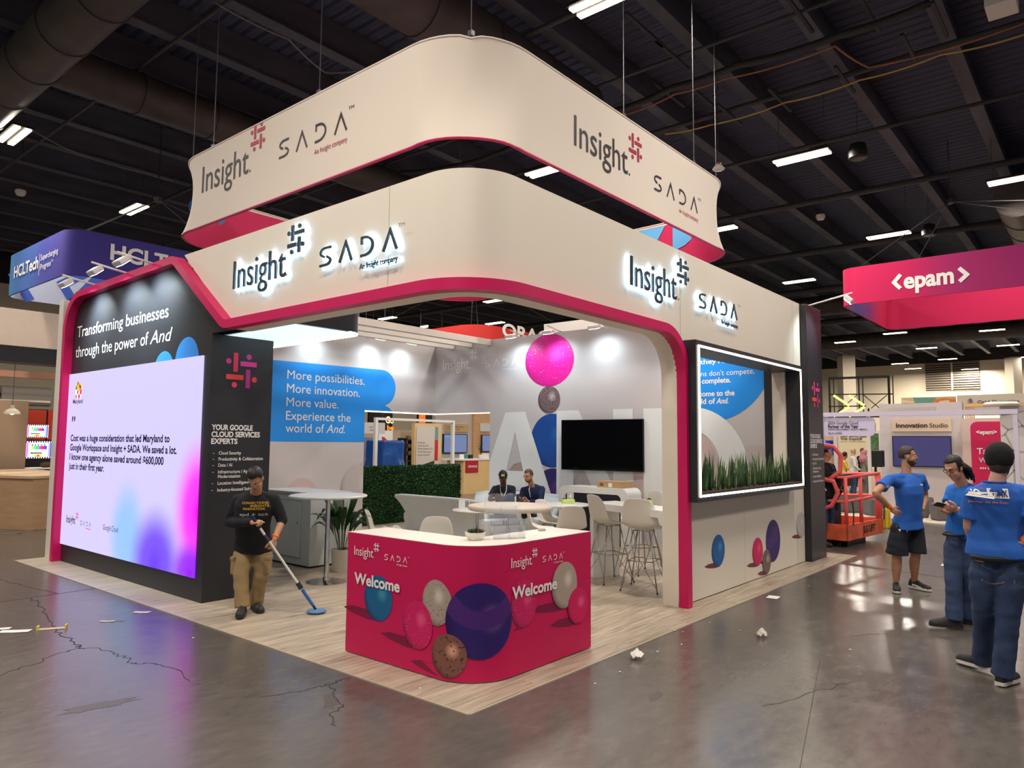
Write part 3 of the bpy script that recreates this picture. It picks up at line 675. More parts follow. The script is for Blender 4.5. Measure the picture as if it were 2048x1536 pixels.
for a, b_ in ((.115, .055), (.165, .0)): rect(mb, fs2, u0 + a, u0 + a + .045, v0 + b_, v0 + b_ + .055, .003, 3)
mb.build('state_emblem', cm4, scr, fix=False)
mb = MB(); put_text(mb, 'Transforming businesses', fS, -8.44, 3.285, .165, 2.93, .0, 0, .003); put_text(mb, 'through the power of', fS, -8.46, 2.985, .165, 2.42, .0, 0, .003); put_text(mb, 'And', fS, -5.985, 2.985, .165, .60, .0, .25, .003)
mb.build('headline_lettering', white_ink, led, fix=False)
bl_m = mat('print_sky_blue', (52, 138, 222), .4)
for y, z, r in ((5.57, 2.593, .274), (4.985, 2.70, .292)):
    mb = MB(); disc(mb, fS, -y, z, r, r, .003); mb.build('blue_dot', bl_m, led, fix=False)
hash_cols = [mat('emblem_a', (240, 58, 96), .4), mat('emblem_b', (226, 66, 150), .4), mat('emblem_c', (236, 62, 158), .4), mat('emblem_d', (206, 60, 146), .4), mat('emblem_e', (196, 46, 136), .4), mat('emblem_f', (242, 66, 66), .4), mat('emblem_g', (246, 72, 70), .4), mat('emblem_h', (240, 62, 92), .4)]
def services(fr, u, parent, ztop=1.90):
    mb = MB(); put_hash(mb, fr, u + .335, ztop + .69, .2, .003, 0, list(range(8))); mb.build('hash_emblem', hash_cols, parent, fix=False)
    mb = MB()
    for i, (s, w) in enumerate([('YOUR GOOGLE', .50), ('CLOUD SERVICES', .595), ('EXPERTS', .315)]): put_text(mb, s, fr, u, ztop - i * .078, .058, w, .035, 0, .003)
    for s, z, d, w in [('Cloud Security', 1.623, 1, .27), ('Productivity & Collaboration', 1.555, 1, .55), ('Data / AI', 1.487, 1, .165), ('Infrastructure / App', 1.412, 1, .385), ('Modernization', 1.36, 0, .27), ('Location Intelligence', 1.286, 1, .40), ('Industry-focused Solutions', 1.21, 1, .50)]:
        put_text(mb, s, fr, u + .095, z + ztop - 1.90, .036, w, .012, 0, .003)
        if d: rect(mb, fr, u + .025, u + .045, z + .012 + ztop - 1.9, z + .017 + ztop - 1.9, .003)
    mb.build('service_lettering', white_ink, parent, fix=False)
services(FY(4.41, 0, 0), .456, led)
mb = MB(); mb.box(FXX - .002, FXX + .03, 4.45, 8.6, 0, .004); mb.build('base_gap', mat('gap_black', (20, 18, 18), .8), led)

# ---------------------------------------------------------------- black tower
tow = thing('booth_tower', 'slim black tower with pink hash emblem at the end of the white wall', 'tower', (7.94, .31, 0))
mb = MB(); mb.box(7.94, 8.66, .31, 1.0, 0, 3.99); mb.build('tower_body', mat('tower_black', (38, 37, 42), .36, noise=.05, nscale=2), tow, bevel=.003)
services(FY(.31, 0, 0), 7.98, tow, 1.895)

# ---------------------------------------------------------------- window box with LED edge
wb = thing('window_box', 'deep black window frame with glowing white edge in the white wall', 'window box', (3.82, .20, 1.14))
mb = MB()
def frame_box(mb, x0, x1, z0, z1, t, y0, y1):
    mb.box(x0, x1, y0, y1, z0, z0 + t); mb.box(x0, x1, y0, y1, z1 - t, z1); mb.box(x0, x0 + t, y0, y1, z0 + t, z1 - t); mb.box(x1 - t, x1, y0, y1, z0 + t, z1 - t)
frame_box(mb, 3.82, 7.33, 1.145, 2.945, .085, .20, .60); mb.build('box_frame', black_m, wb, bevel=.003)
strip_m = mat('led_strip', (255, 250, 240), .5, emit=(255, 246, 226), es=7.0)
mb = MB(); frame_box(mb, 3.875, 7.275, 1.20, 2.89, .022, .188, .202); mb.build('led_strip', strip_m, wb)
mb = MB(); mb.box(3.905, 7.245, .215, .585, 1.228, 1.252); mb.build('soil_bed', mat('potting_soil', (70, 56, 44), .95, noise=.5, nscale=30, bump=.8, bscale=60), wb)

# ---------------------------------------------------------------- inner canopy with luminous ceiling, white slats
can = thing('light_canopy', 'navy canopy with rounded corner and glowing pale blue underside behind the fascia', 'canopy', (.62, 3.13, 3.0))
pl = rrect(.62, 1.56, 3.13, 8.60, .0, 8, rs=(0, .22, 0, 0)); hz = lambda u, v, w: V((u, v, w))
mb = MB(); mb.prism(pl, hz, 3.0, 3.62); mb.build('canopy_fascia', navy_m, can, smooth_angle=30)
mb = MB(); mb.face([hz(u, v, 2.994) for u, v in rrect(.64, 1.54, 3.15, 8.58, .0, 8, rs=(0, .2, 0, 0))]); mb.build('light_panel', mat('luminous_fabric', (220, 236, 245), .6, emit=(202, 232, 248), es=1.15), can, fix=False)
edge = rrect(.625, 1.553, 3.137, 8.59, 0, 8, rs=(0, .215, 0, 0))
mb = MB(); mb.tube([hz(u, v, 2.992) for u, v in edge[1:]], .012, 6); mb.build('led_edge', strip_m, can)
for y, lab in ((6.95, 'front white slat of the canopy beams inside the booth'), (7.5, 'middle white slat of the canopy beams inside the booth'), (8.05, 'rear white slat of the canopy beams inside the booth')):
    mb = MB(); mb.box(1.6, 7.99, y, y + .12, 3.87, 4.0); tag(mb.build('canopy_slat', white_m, bevel=.003), lab, 'slat', 'white canopy slats')

# ---------------------------------------------------------------- back walls with printed graphics
gw_m = mat('print_wall_grey', (202, 197, 198), .55, noise=.02, nscale=.7)
bw = thing('graphic_wall', 'grey back wall with blue panel reading More possibilities', 'booth wall', (1.2, 8.69, 0))
mb = MB(); mb.box(1.19, 6.0, 8.69, 8.81, 0, 4.0); mb.box(6.0, 8.12, 8.69, 8.81, 2.43, 4.0); mb.build('wall_panel', gw_m, bw)
fb = FY(8.69)
mb = MB(); pts = [(2.2, 1.768), (5.998, 1.768), (5.998, 2.432), (6.74, 2.432)] + [(6.70, 2.47), (6.65, 2.51), (6.557, 2.545)] + arc2(6.44, 2.93, .385, -75, 90, 14) + [(2.2, 3.27)]
mb.face([fb(u, v, .003) for u, v in pts]); mb.build('blue_panel', mat('print_azure', (28, 146, 240), .5), bw, fix=False)
mb = MB()
for s, z, w in [('More possibilities.', 2.96, 1.84), ('More innovation.', 2.70, 1.72), ('More value.', 2.44, 1.19), ('Experience the', 2.18, 1.50), ('world of', 1.945, .865)]: put_text(mb, s, fb, 4.135, z, .168, w, .0, 0, .006)
put_text(mb, 'And.', fb, 5.05, 1.945, .168, .45, .0, .25, .006); mb.build('panel_lettering', white_ink, bw, fix=False)
printed_ball(fb, 4.53, .70, .37, .375, BALL['blush'], bw); printed_ball(fb, 5.93, .80, .50, .54, BALL['stone'], bw, clip=(5, 5.998, 0, 2))
mb = MB(); mb.box(6.02, 8.10, 8.71, 8.74, 2.405, 2.43); mb.build('lintel_light', mat('warm_strip', (255, 246, 230), .5, emit=(255, 242, 220), es=3.0), bw)

rw = thing('graphic_wall', 'grey back wall with giant white AND letters and stacked balls', 'booth wall', (8.0, .6, 0))
mb = MB(); mb.box(8.0, 8.12, .62, 6.97, 0, 4.0); mb.box(8.0, 8.12, 6.97, 8.69, 2.43, 4.0); mb.build('wall_panel', gw_m, rw)
mb = MB(); mb.box(8.02, 8.05, 7.0, 8.68, 2.405, 2.43); mb.build('lintel_light', mat('warm_strip_dim', (255, 246, 230), .5, emit=(255, 240, 205), es=1.2), rw)
fa = FX(8.0)
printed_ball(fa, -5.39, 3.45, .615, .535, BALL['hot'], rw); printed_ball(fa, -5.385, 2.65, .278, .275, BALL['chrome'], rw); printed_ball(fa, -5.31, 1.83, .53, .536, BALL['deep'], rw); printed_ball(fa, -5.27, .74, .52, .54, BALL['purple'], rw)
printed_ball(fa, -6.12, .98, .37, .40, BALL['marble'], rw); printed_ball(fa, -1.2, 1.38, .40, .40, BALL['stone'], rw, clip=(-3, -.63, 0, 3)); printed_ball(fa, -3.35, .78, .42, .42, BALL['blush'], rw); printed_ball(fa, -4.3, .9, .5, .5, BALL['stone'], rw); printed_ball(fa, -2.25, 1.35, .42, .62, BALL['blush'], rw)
mb = MB(); z0, z1 = .30, 2.42; am = mat('print_white', (232, 236, 236), .5); q = lambda pts: mb.face([fa(-y, z, .008) for y, z in pts])
q([(6.965, 1.37), (6.53, z1), (6.263, z1), (6.263, 2.0), (6.49, 1.2), (6.965, 1.2)]); q([(6.263, z1), (5.995, z1), (5.26, .62), (5.26, z0), (5.70, z0), (6.035, 1.2), (6.263, 2.0)]); q([(6.965, 1.2), (6.49, 1.2), (6.035, 1.2), (5.90, .80), (6.965, .80)]); q([(6.965, .8), (6.62, .8), (6.75, z0), (6.965, z0)])
q([(5.19, z0), (5.19, z1), (4.78, z1), (4.78, z0)]); q([(4.78, z1), (4.66, z1), (3.88, .98), (3.88, z0), (4.0, z0), (4.78, 1.74)]); q([(3.88, z0), (3.88, z1), (3.456, z1), (3.456, z0)])
q([(3.24, z0), (3.24, z1), (2.83, z1), (2.83, z0)])
oo = [(2.3 - 1.0 * sin(pi * i / 24), 1.36 + 1.06 * cos(pi * i / 24)) for i in range(25)]; ii = [(2.3 - .52 * sin(pi * i / 24), 1.36 + .66 * cos(pi * i / 24)) for i in range(25)]
q([(2.83, z1), (2.3, z1), (2.3, 2.02), (2.83, 2.02)]); q([(2.83, .70), (2.3, .70), (2.3, z0), (2.83, z0)])
for i in range(24): q([oo[i], oo[i + 1], ii[i + 1], ii[i]])
mb.build('giant_lettering', am, rw, fix=False)
mb = MB(); pts = [(-2.75, 3.9), (-2.75, 2.17), (-1.95, 2.17)] + [(-1.95 + 1.07 * sin(radians(a)), 3.24 - 1.07 * cos(radians(a))) for a in range(5, 91, 5)] + [(-.88, 3.9)]
mb.face([fa(u, v, .004) for u, v in pts]); mb.build('blue_panel', mat('print_azure', (28, 146, 240), .5), rw, fix=False)
mb = MB()
put_text(mb, "people, they're", fa, -1.66, 3.155, .08, .98, .02, 0, .007, align='R')
for s, y, z, w, bo, sh in [("Solutions don't compete,", 1.171, 2.945, 1.31, .004, 0), ('they complete.', 1.577, 2.82, .79, .03, 0), ('Welcome to the', 1.516, 2.60, .865, .03, 0), ('world of', 1.86, 2.47, .49, .03, 0), ('And.', 1.625, 2.47, .215, .03, .25)]:
    put_text(mb, s, fa, -y, z, .088, w, bo, sh, .007, align='R')
mb.build('panel_lettering', white_ink, rw, fix=False)
logo(fa, -8.42, 3.41, .252, rw, white_ink, white_ink, white_ink, white_ink, .004)

# ---------------------------------------------------------------- arm lamps
lampw = mat('arm_lamp_white', (222, 216, 212), .4); glass_m = mat('lamp_glass', (235, 245, 250), .3, emit=(225, 245, 255), es=6.0)
def arm_lamp(label, base, end, aim, power=45, size=100, head=(.22, .14, .07)):
    base = V(base); end = V(end); aim = V(aim)
    t = thing('arm_lamp', label, 'lamp', base, group='arm lamps on the booth walls')
    mb = MB(); mb.tube([base, end], .014, 8); mb.build('arm', lampw, t, smooth=True)
    mb = MB(); mb.obox(base + V((0, 0, -.02)), (.09, .09, .06), (1, 0, 0), (0, 1, 0), (0, 0, 1)); mb.build('clamp', lampw, t, bevel=.008)
    d = (aim - end).normalized(); side = d.cross(V((0, 0, 1))).normalized(); up = side.cross(d)
    c = end + d * .07 + V((0, 0, -.05))
    mb = MB(); mb.obox(c, (head[0], head[1], head[2]), side, up, d); mb.build('lamp_head', lampw, t, bevel=.015)
    mb = MB(); mb.obox(c + d * (head[2] / 2 + .003), (head[0] * .84, head[1] * .8, .005), side, up, d); mb.build('lens', glass_m, t)
    ld = bpy.data.lights.new('arm_lamp_light', 'SPOT'); ld.energy = power; ld.color = (.80, .95, 1.0); ld.spot_size = radians(size); ld.spot_blend = 1.0; ld.shadow_soft_size = .06
    lo = bpy.data.objects.new('arm_lamp_light', ld); COL.objects.link(lo); lo.location = c + d * (head[2] / 2 + .03); lo.rotation_euler = d.to_track_quat('-Z', 'Y').to_euler()
    lo.parent = t; lo.matrix_parent_inverse = wmat(t).inverted()
    return t
for (bx, by), (ex, ey), lab in [((195, 560), (125, 551), 'leftmost arm lamp over the LED wall'), ((262, 537), (183, 524), 'middle arm lamp over the LED wall'), ((317, 507), (235, 507), 'rightmost arm lamp over the LED wall')]:
    B = ONX(bx, by, .36); E_ = ONY(ex, ey, B.y)
    E_ = B + (E_ - B).normalized() * min((E_ - B).length, .75)
    arm_lamp(lab + ', in front of the blue violet sign', (B.x, B.y, 3.95), (E_.x, B.y, 4.02), (FXX, B.y, 3.40), 210, 110)
arm_lamp('arm lamp reaching out from the black tower top', (8.15, .36, 3.99), (8.15, -.32, 4.12), (8.05, .31, 3.45), 60, 80)
for px, py, lab in [(1020, 675, 'arm lamp over the small white logo on the AND wall'), (1095, 665, 'arm lamp in front of the hot pink ball'), (1187, 655, 'arm lamp right of the hot pink ball')]:
    B = ONX(px, py, 7.55); arm_lamp(lab, (8.04, B.y, 4.0), (7.55, B.y, 4.06), (8.0, B.y, 2.6), 40, 150)
B = ONX(1290, 640, 7.6); arm_lamp('arm lamp on the AND wall hidden behind the fascia', (8.04, 2.2, 4.0), (7.55, 2.2, 4.06), (8.0, 2.2, 2.6), 40, 150)
for px, py, lab in [(765, 682, 'left lamp under the white slats on the More possibilities wall'), (828, 692, 'right lamp under the white slats on the More possibilities wall'), (650, 700, 'lamp on the More possibilities wall hidden behind the canopy')]:
    B = ONY(px, py, 8.25); arm_lamp(lab, (B.x, 8.73, 4.0), (B.x, 8.3, 4.05), (B.x, 8.69, 2.6), 34, 150)

# ---------------------------------------------------------------- hanging square banner
A_, B2, ZB2, ZT2, RB = 1.05, 7.12, 4.68, 5.72, .8
ban = thing('hanging_banner', 'big square white fabric banner with rounded corners hung above the booth', 'hanging sign', ((A_ + B2) / 2, (A_ + B2) / 2, ZB2))
def loop(a, b, r, n=12):
    out = []
    for cx, cy, a0 in ((a + r, a + r, 180), (b - r, a + r, 270), (b - r, b - r, 0), (a + r, b - r, 90)):
        for k in range(n + 1):
            t = radians(a0 + 90 * k / n); out.append((cx, cy, cos(t), sin(t), r, min(1.0, sin(pi * k / n) * 1.3)))
    return out
def ring_at(z, inset, flare=1.0, drop=True):
    t = (z - ZB2) / (ZT2 - ZB2); sag = .10 * sin(pi * t) * flare - .05 * (1 - t) ** 2 * flare
    out = []
    for cx, cy, dx, dy, r, k in loop(A_, B2, RB):
        x, y = cx + dx * (r - inset - sag * k), cy + dy * (r - inset - sag * k); fb = min(1, max(0, min(x, y) - A_ - .15) / RB); out.append(V((x, y, ZB2 + (z - ZB2) * (1 - (.29 * fb if drop else 0)))))
    return out
zs = [ZB2 + (ZT2 - ZB2) * i / 8 for i in range(9)]
fab_m = mat('banner_fabric', (226, 214, 202), .8, noise=.03, nscale=.6, bump=.03, bscale=300, sheen=.2)
mb = MB(); rs = [ring_at(z, 0) for z in zs]; mb.rings(rs, True, False, False); mb.build('fabric_outside', fab_m, ban, smooth=True, fix=False)
mb = MB(); zi = [ZB2 + (5.42 - ZB2) * i / 6 for i in range(7)]; rs = [ring_at(z, .03, 1.0, False) for z in zi]; mb.rings(rs, True, False, False)
ins = mb.build('fabric_inside', mat('banner_inside', (196, 36, 88), .8, noise=.04, nscale=1), ban, smooth=True, fix=False)
mb = MB(); mb.rings([ring_at(ZB2, -.006), ring_at(ZB2 - .012, -.006), ring_at(ZB2 - .012, .036), ring_at(ZB2, .036)], True, False, False); mb.build('bottom_hem', mag_m, ban, smooth_angle=40)
mb = MB(); mb.tube([p for p in ring_at(ZT2, .0)] + [ring_at(ZT2, 0)[0]], .012, 6); mb.build('top_rail', fab_m, ban, smooth=True)
logo(FX(A_, 6.08, 0), 0, 5.14, .365, ban, ink_m, red_ink, ink_m, red_ink, .006); logo(FY(A_, 2.68, 0), 0, 5.02, .345, ban, ink_m, red_ink, ink_m, red_ink, .006)
# prints on the inside: ball on the far left side, blue leaves on the far right side
fi = FY(B2 - .035); c = ONY(415, 430, B2 - .035); printed_ball(fi, c.x, c.z + .05, .30, .22, BALL['blue'], ban, .004)
fi2 = FX(B2 - .035); lm = mat('print_light_blue', (96, 170, 224), .6)
mb = MB(); c = ONX(1313, 445, B2 - .035)
for dy in (.0, -.72): mb.face([fi2(-(c.y + .42 + dy) + a, b_, .005) for a, b_ in [(0, 5.41), (0, 4.95), (.22, 5.02), (.42, 5.16), (.58, 5.41)]])
mb.build('blue_leaf', lm, ban, fix=False)
mb = MB(); c = ONY(872, 602, B2 - .035); mb.face([V((x, B2 - .04, z)) for x, z in ((c.x - .7, 5.2), (c.x + .05, 5.2), (c.x + .05, 4.69), (c.x - .7, 4.69))]); mb.build('blue_leaf', lm, ban, fix=False)
for x, y in ((A_ + .02, A_ + 2.4), (A_ + .24, A_ + .24), (A_ + 2.7, A_ + .02), (B2 - .24, A_ + .24), (A_ + .24, B2 - .24), (A_ + 4.6, A_ + .02), (A_ + .02, A_ + 4.8), (B2 - .24, B2 - .24)):
    mb = MB(); mb.tube([(x, y, ZT2), (x, y, 9.9)], .006, 5); mb.obox((x, y, ZT2 + .02), (.05, .05, .05), (1, 0, 0), (0, 1, 0), (0, 0, 1)); mb.build('hanging_wire', wire_m, ban)
for x, y in ((A_ + 2.2, A_ + 2.2), (5.2, 2.4)):
    pass
# ================================================================ FURNITURE IN THE BOOTH
chrome = mat('chrome', (205, 205, 205), .12, metal=1.0); steel = mat('brushed_steel', (168, 168, 166), .3, metal=1.0)
shell_m = mat('white_shell_plastic', (226, 222, 212), .38); lacq = mat('white_lacquer', (230, 232, 230), .3); cream = mat('cream_laminate', (232, 222, 206), .4)
plastic_w = mat('rotomoulded_white', (222, 230, 230), .42, noise=.03, nscale=4); dark_nv = mat('cabinet_navy', (24, 27, 38), .4)
leaf_m = mat('leaf_green', (42, 82, 40), .45, noise=.35, nscale=9); leaf_d = mat('leaf_dark', (26, 58, 34), .42, noise=.35, nscale=9); pot_m = mat('white_pot', (228, 224, 214), .45)

# welcome counter: L plan with a rounded corner
KX, KY, KYE, KXE, KR, KH = .345, .262, 1.765, 1.82, .40, 1.01
L1 = KYE - KY - KR; LA = .5 * pi * KR
class CounterFace:
    def __call__(s, u, v, w=0.0):
        if u < L1: return V((KX - w, KYE - u, v))
        if u < L1 + LA:
            t = (u - L1) / KR; return V((KX + KR - (KR + w) * cos(t), KY + KR - (KR + w) * sin(t), v))
        return V((KX + KR + u - L1 - LA, KY - w, v))
ck = CounterFace()
wel = thing('welcome_counter', 'magenta L shaped welcome counter with rounded corner and printed balls', 'counter', (.6, .6, 0))
n = 18; dth = .43
outer = [(KX, KYE)] + [(KX + KR - KR * cos(.5 * pi * i / n), KY + KR - KR * sin(.5 * pi * i / n)) for i in range(n + 1)] + [(KXE, KY)]
inner = [(KXE, KY + dth), (KX + dth + .12, KY + dth), (KX + dth, KY + dth + .12), (KX + dth, KYE)]
hz = lambda u, v, w: V((u, v, w))
mb = MB(); mb.prism(outer + inner, hz, .012, .985); mb.build('counter_body', white_m, wel, smooth_angle=30)
mb = MB(); mb.prism(outer + inner, hz, .985, KH); mb.build('counter_top', white_m, wel, smooth_angle=30)
LT = L1 + LA + (KXE - KX - KR)
mb = MB(); N = 60; mb.rings([[ck(LT * i / N, z, .003) for i in range(N + 1)] for z in (.014, KH - .004)], False, False, False); mb.build('magenta_wrap', mat('print_magenta', (202, 8, 84), .5, noise=.05, nscale=.9), wel, smooth=True, fix=False)
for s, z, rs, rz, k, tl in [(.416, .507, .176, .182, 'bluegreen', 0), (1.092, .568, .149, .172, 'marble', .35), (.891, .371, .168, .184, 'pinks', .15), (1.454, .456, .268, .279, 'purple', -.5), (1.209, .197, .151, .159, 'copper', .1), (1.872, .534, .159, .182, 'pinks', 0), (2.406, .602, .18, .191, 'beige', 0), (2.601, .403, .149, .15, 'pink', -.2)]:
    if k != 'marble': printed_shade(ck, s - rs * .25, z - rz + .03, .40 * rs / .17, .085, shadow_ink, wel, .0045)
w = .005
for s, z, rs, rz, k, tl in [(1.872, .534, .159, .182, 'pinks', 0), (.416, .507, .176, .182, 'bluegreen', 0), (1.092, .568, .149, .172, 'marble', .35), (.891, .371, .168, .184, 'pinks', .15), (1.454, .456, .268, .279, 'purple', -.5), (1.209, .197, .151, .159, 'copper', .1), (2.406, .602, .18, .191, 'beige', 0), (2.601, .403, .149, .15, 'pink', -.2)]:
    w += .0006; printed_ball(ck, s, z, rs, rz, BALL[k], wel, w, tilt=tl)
for s in (.10, 1.708):
    logo(ck, s, .826, .076, wel, white_ink, white_ink, white_ink, white_ink, .012)
    mb = MB(); put_text(mb, 'Welcome', ck, s + .01, .592, .088, .575, .03, 0, .013); mb.build('welcome_lettering', white_ink, wel, fix=False)
# things on the counter
def succulent(name, label, c, r, h, bowl_m, n_ros=6, scale=1.0, group=None):
    c = V(c); t = thing(name, label, 'plant', c, group=group)
    prof = [(r * .55, 0), (r * .62, .002), (r * .92, h * .6), (r, h), (r * .94, h), (r * .85, h * .75), (.001, h * .72)]
    mb = MB(); m_ = 48; rs = []
    for q, z in prof: rs.append([c + V(((q + (.0035 * scale * (k % 2) if q > r * .56 and z < h * .98 and q != r * .85 else 0)) * cos(2 * pi * k / m_), (q + (.0035 * scale * (k % 2) if q > r * .56 and z < h * .98 and q != r * .85 else 0)) * sin(2 * pi * k / m_), z)) for k in range(m_)])
    mb.rings(rs); mb.build('bowl', bowl_m, t, smooth_angle=25)
    rd = random.Random(int(c.x * 100)); 
    for i in range(n_ros):
        a = 2 * pi * i / max(1, n_ros - 1); cc = c + V((r * .5 * cos(a), r * .5 * sin(a), h * .85)) if i < n_ros - 1 else c + V((0, 0, h))
        mb = MB()
        for ring, (cnt, ln, el) in enumerate([(8, .62, .5), (7, .5, .95), (4, .36, 1.3)]):
            for k in range(cnt):
                b = 2 * pi * k / cnt + ring * .4 + rd.uniform(-.2, .2); d = V((cos(b) * cos(el), sin(b) * cos(el), sin(el))); s_ = V((-sin(b), cos(b), 0)); L = r * ln * rd.uniform(.8, 1.15)
                p0 = cc; p1 = cc + d * L * .5; p2 = cc + d * L; wd_ = r * .1; u_ = s_.cross(d).normalized()
                mb.add([p0 - s_ * wd_ * .6, p0 + s_ * wd_ * .6, p1 + s_ * wd_, p1 - s_ * wd_, p2, p1 + u_ * wd_ * .5, p1 - u_ * wd_ * .5], [(0, 1, 2, 5, 3), (3, 5, 2, 4), (0, 1, 2, 6, 3), (3, 6, 2, 4)])
        mb.build('rosette', [leaf_m, mat('leaf_olive', (96, 98, 58), .5, noise=.3, nscale=20), mat('leaf_reddish', (92, 62, 50), .5, noise=.3, nscale=20)][i % 3], t, fix=False)
    return t
succulent('succulent_bowl', 'ribbed white bowl of small succulents on the welcome counter', (.70, .61, KH), .083, .062, pot_m, 7)
acr = mat('clear_acrylic', (225, 228, 240), .05, alpha=.09, spec=.9)
hold = thing('brochure_holder', 'empty clear acrylic four tier brochure stand on the welcome counter', 'brochure holder', (.905, .475, KH))
ux = V((.87, -.49, 0)); ny = V((-.49, -.87, 0))          # width runs along ux, ny faces the visitors
hp = Plane((.905, .475, KH), ux, ny)
def plate(mb, u0, u1, v0, v1, w0, w1, t=.004):
    mb.add([hp(u0, v0, w0), hp(u1, v0, w0), hp(u1, v1, w1), hp(u0, v1, w1), hp(u0, v0, w0 + t), hp(u1, v0, w0 + t), hp(u1, v1, w1 + t), hp(u0, v1, w1 + t)], [(0, 3, 2, 1), (4, 5, 6, 7), (0, 1, 5, 4), (2, 3, 7, 6), (0, 4, 7, 3), (1, 2, 6, 5)])
for i, (h0, h1, w) in enumerate([(.155, .355, -.085), (.10, .255, -.05), (.05, .185, -.015), (.0, .115, .02)]):
    mb = MB(); sh = .012 * i
    plate(mb, -.135 + sh, .135 + sh, h0, h1, w - .03, w - .045)
    plate(mb, -.135 + sh, .135 + sh, h0, h0 + .09, w, w - .004); plate(mb, -.135 + sh, .135 + sh, h0, h0 + .004, w - .03, w - .03, .03)
    for u in (-.135 + sh, -.002 + sh, .131 + sh): plate(mb, u, u + .004, h0, h0 + .10, w - .03, w - .03, .03)
    mb.build('tier', acr, hold, fix=False)
mb = MB()
for u in (-.13, .165):
    mb.add([hp(u, 0, .03), hp(u, 0, -.13), hp(u, .30, -.13), hp(u + .004, 0, .03), hp(u + .004, 0, -.13), hp(u + .004, .30, -.13)], [(0, 1, 2), (3, 5, 4), (0, 3, 4, 1), (1, 4, 5, 2), (2, 5, 3, 0)])
mb.build('side_wing', acr, hold, fix=False)
mb = MB(); mb.obox((1.53, .58, KH + .011), (.062, .034, .02), (.9, -.42, 0), (.42, .9, 0), (0, 0, 1)); tag(mb.build('card_box', mat('grey_box', (178, 174, 168), .4), bevel=.003), 'small grey box near the right end of the welcome counter', 'box')
mb = MB(); mb.obox((1.22, .42, KH + .001), (.05, .035, .001), (.8, -.6, 0), (.6, .8, 0), (0, 0, 1)); tag(mb.build('clear_sticker', acr), 'scrap of clear sticker on the counter beside the brochure stand', 'sticker')

# round tables
def round_table(name, label, c, d, h, top_m, base_r, thick=.032, pole=.032, slim=True, group=None):
    c = V(c); t = thing(name, label, 'table', c, group=group); r = d / 2
    mb = MB(); mb.lathe([(.001, h - thick), (r - .02, h - thick), (r, h - thick * .65), (r, h - thick * .3), (r - .012, h), (.001, h)], c, 56); mb.build('table_top', top_m, t, smooth_angle=35)
    mb = MB(); mb.lathe([(pole, .02), (pole, h * .55), (pole * .88, h * .56), (pole * .88, h - thick)], c, 18); mb.build('pole', chrome, t, smooth_angle=35)
    mb = MB(); mb.lathe([(.001, .004), (base_r, .004), (base_r, .012), (base_r * .5, .022), (pole * 1.4, .03), (pole * 1.2, .07), (.001, .07)], c, 48); mb.build('base', chrome, t, smooth_angle=35)
    return t
round_table('high_table', 'tall white round table on a chrome pole beside the potted plant', (2.06, 4.43, 0), .98, 1.10, lacq, .25)
round_table('high_table', 'tall cream round table with thick rim behind the brochure stand', (2.62, 1.86, 0), .95, 1.09, cream, .25, .05)
round_table('cafe_table', 'low white round table with card stand in front of the sofa back', (4.80, 4.37, 0), .78, .74, lacq, .24)
round_table('cafe_table', 'low white round table holding the lime planter box', (6.62, 4.05, 0), .95, .74, lacq, .28)
mb = MB(); c = V((1.86, 4.72, 1.1005)); mb.obox(c, (.21, .1, .002), (.8, -.6, 0), (.6, .8, 0), (0, 0, 1)); tag(mb.build('leaflet', mat('paper_white', (240, 238, 232), .7)), 'white leaflet lying on the tall table beside the plant', 'leaflet')
cs = thing('card_stand', 'small white card stand on the low round table by the sofa', 'card stand', (4.72, 4.62, .74))
mb = MB(); mb.obox((4.72, 4.62, .81), (.1, .012, .14), (.77, -.64, 0), (.64, .77, 0), (0, 0, 1)); mb.build('card', lacq, cs); mb = MB(); mb.obox((4.72, 4.62, .744), (.11, .06, .008), (.77, -.64, 0), (.64, .77, 0), (0, 0, 1)); mb.build('base', lacq, cs)
mb = MB(); mb.tube([(4.87, 4.60, .74), (4.87, 4.60, .86)], .004, 6); tag(mb.build('straw', lacq), 'thin white rod standing on the low table beside the card stand', 'rod')
lime = mat('lime_box', (206, 226, 120), .5)
lb = thing('planter_box', 'lime green planter box with clear dome numbered 4', 'planter', (6.75, 4.02, .74))
ax, ay = V((.77, -.64, 0)), V((.64, .77, 0))
mb = MB(); mb.obox((6.75, 4.02, .775), (.22, .1, .07), ax, ay, (0, 0, 1)); mb.build('box', lime, lb, bevel=.008)
dome = Plane(V((6.75, 4.02, .80)) + ax * .04, ax, -ay)
mb = MB(); mb.prism([(-.06, 0), (.06, 0), (.06, .1)] + arc2(0, .1, .06, 0, 180, 8) + [(-.06, .1)], dome, -.004, .004); mb.build('dome_card', mat('frosted_acrylic', (225, 230, 235), .3, alpha=.45), lb, fix=False)
mb = MB(); put_text(mb, '4', dome, -.022, .03, .075, .045, .03, 0, .006); mb.build('number', white_ink, lb, fix=False)
mb = MB()
rd = random.Random(4)
for k in range(26):
    a = rd.uniform(0, 6.28); b = rd.uniform(.3, 1.4); p = V((6.75, 4.02, .80)) - ax * rd.uniform(.02, .1); d = V((cos(a) * cos(b), sin(a) * cos(b), sin(b))) * .05; s_ = V((-sin(a), cos(a), 0)) * .008
    mb.face([p - s_, p + s_, p + d])
mb.build('succulent_leaves', leaf_m, lb, fix=False)

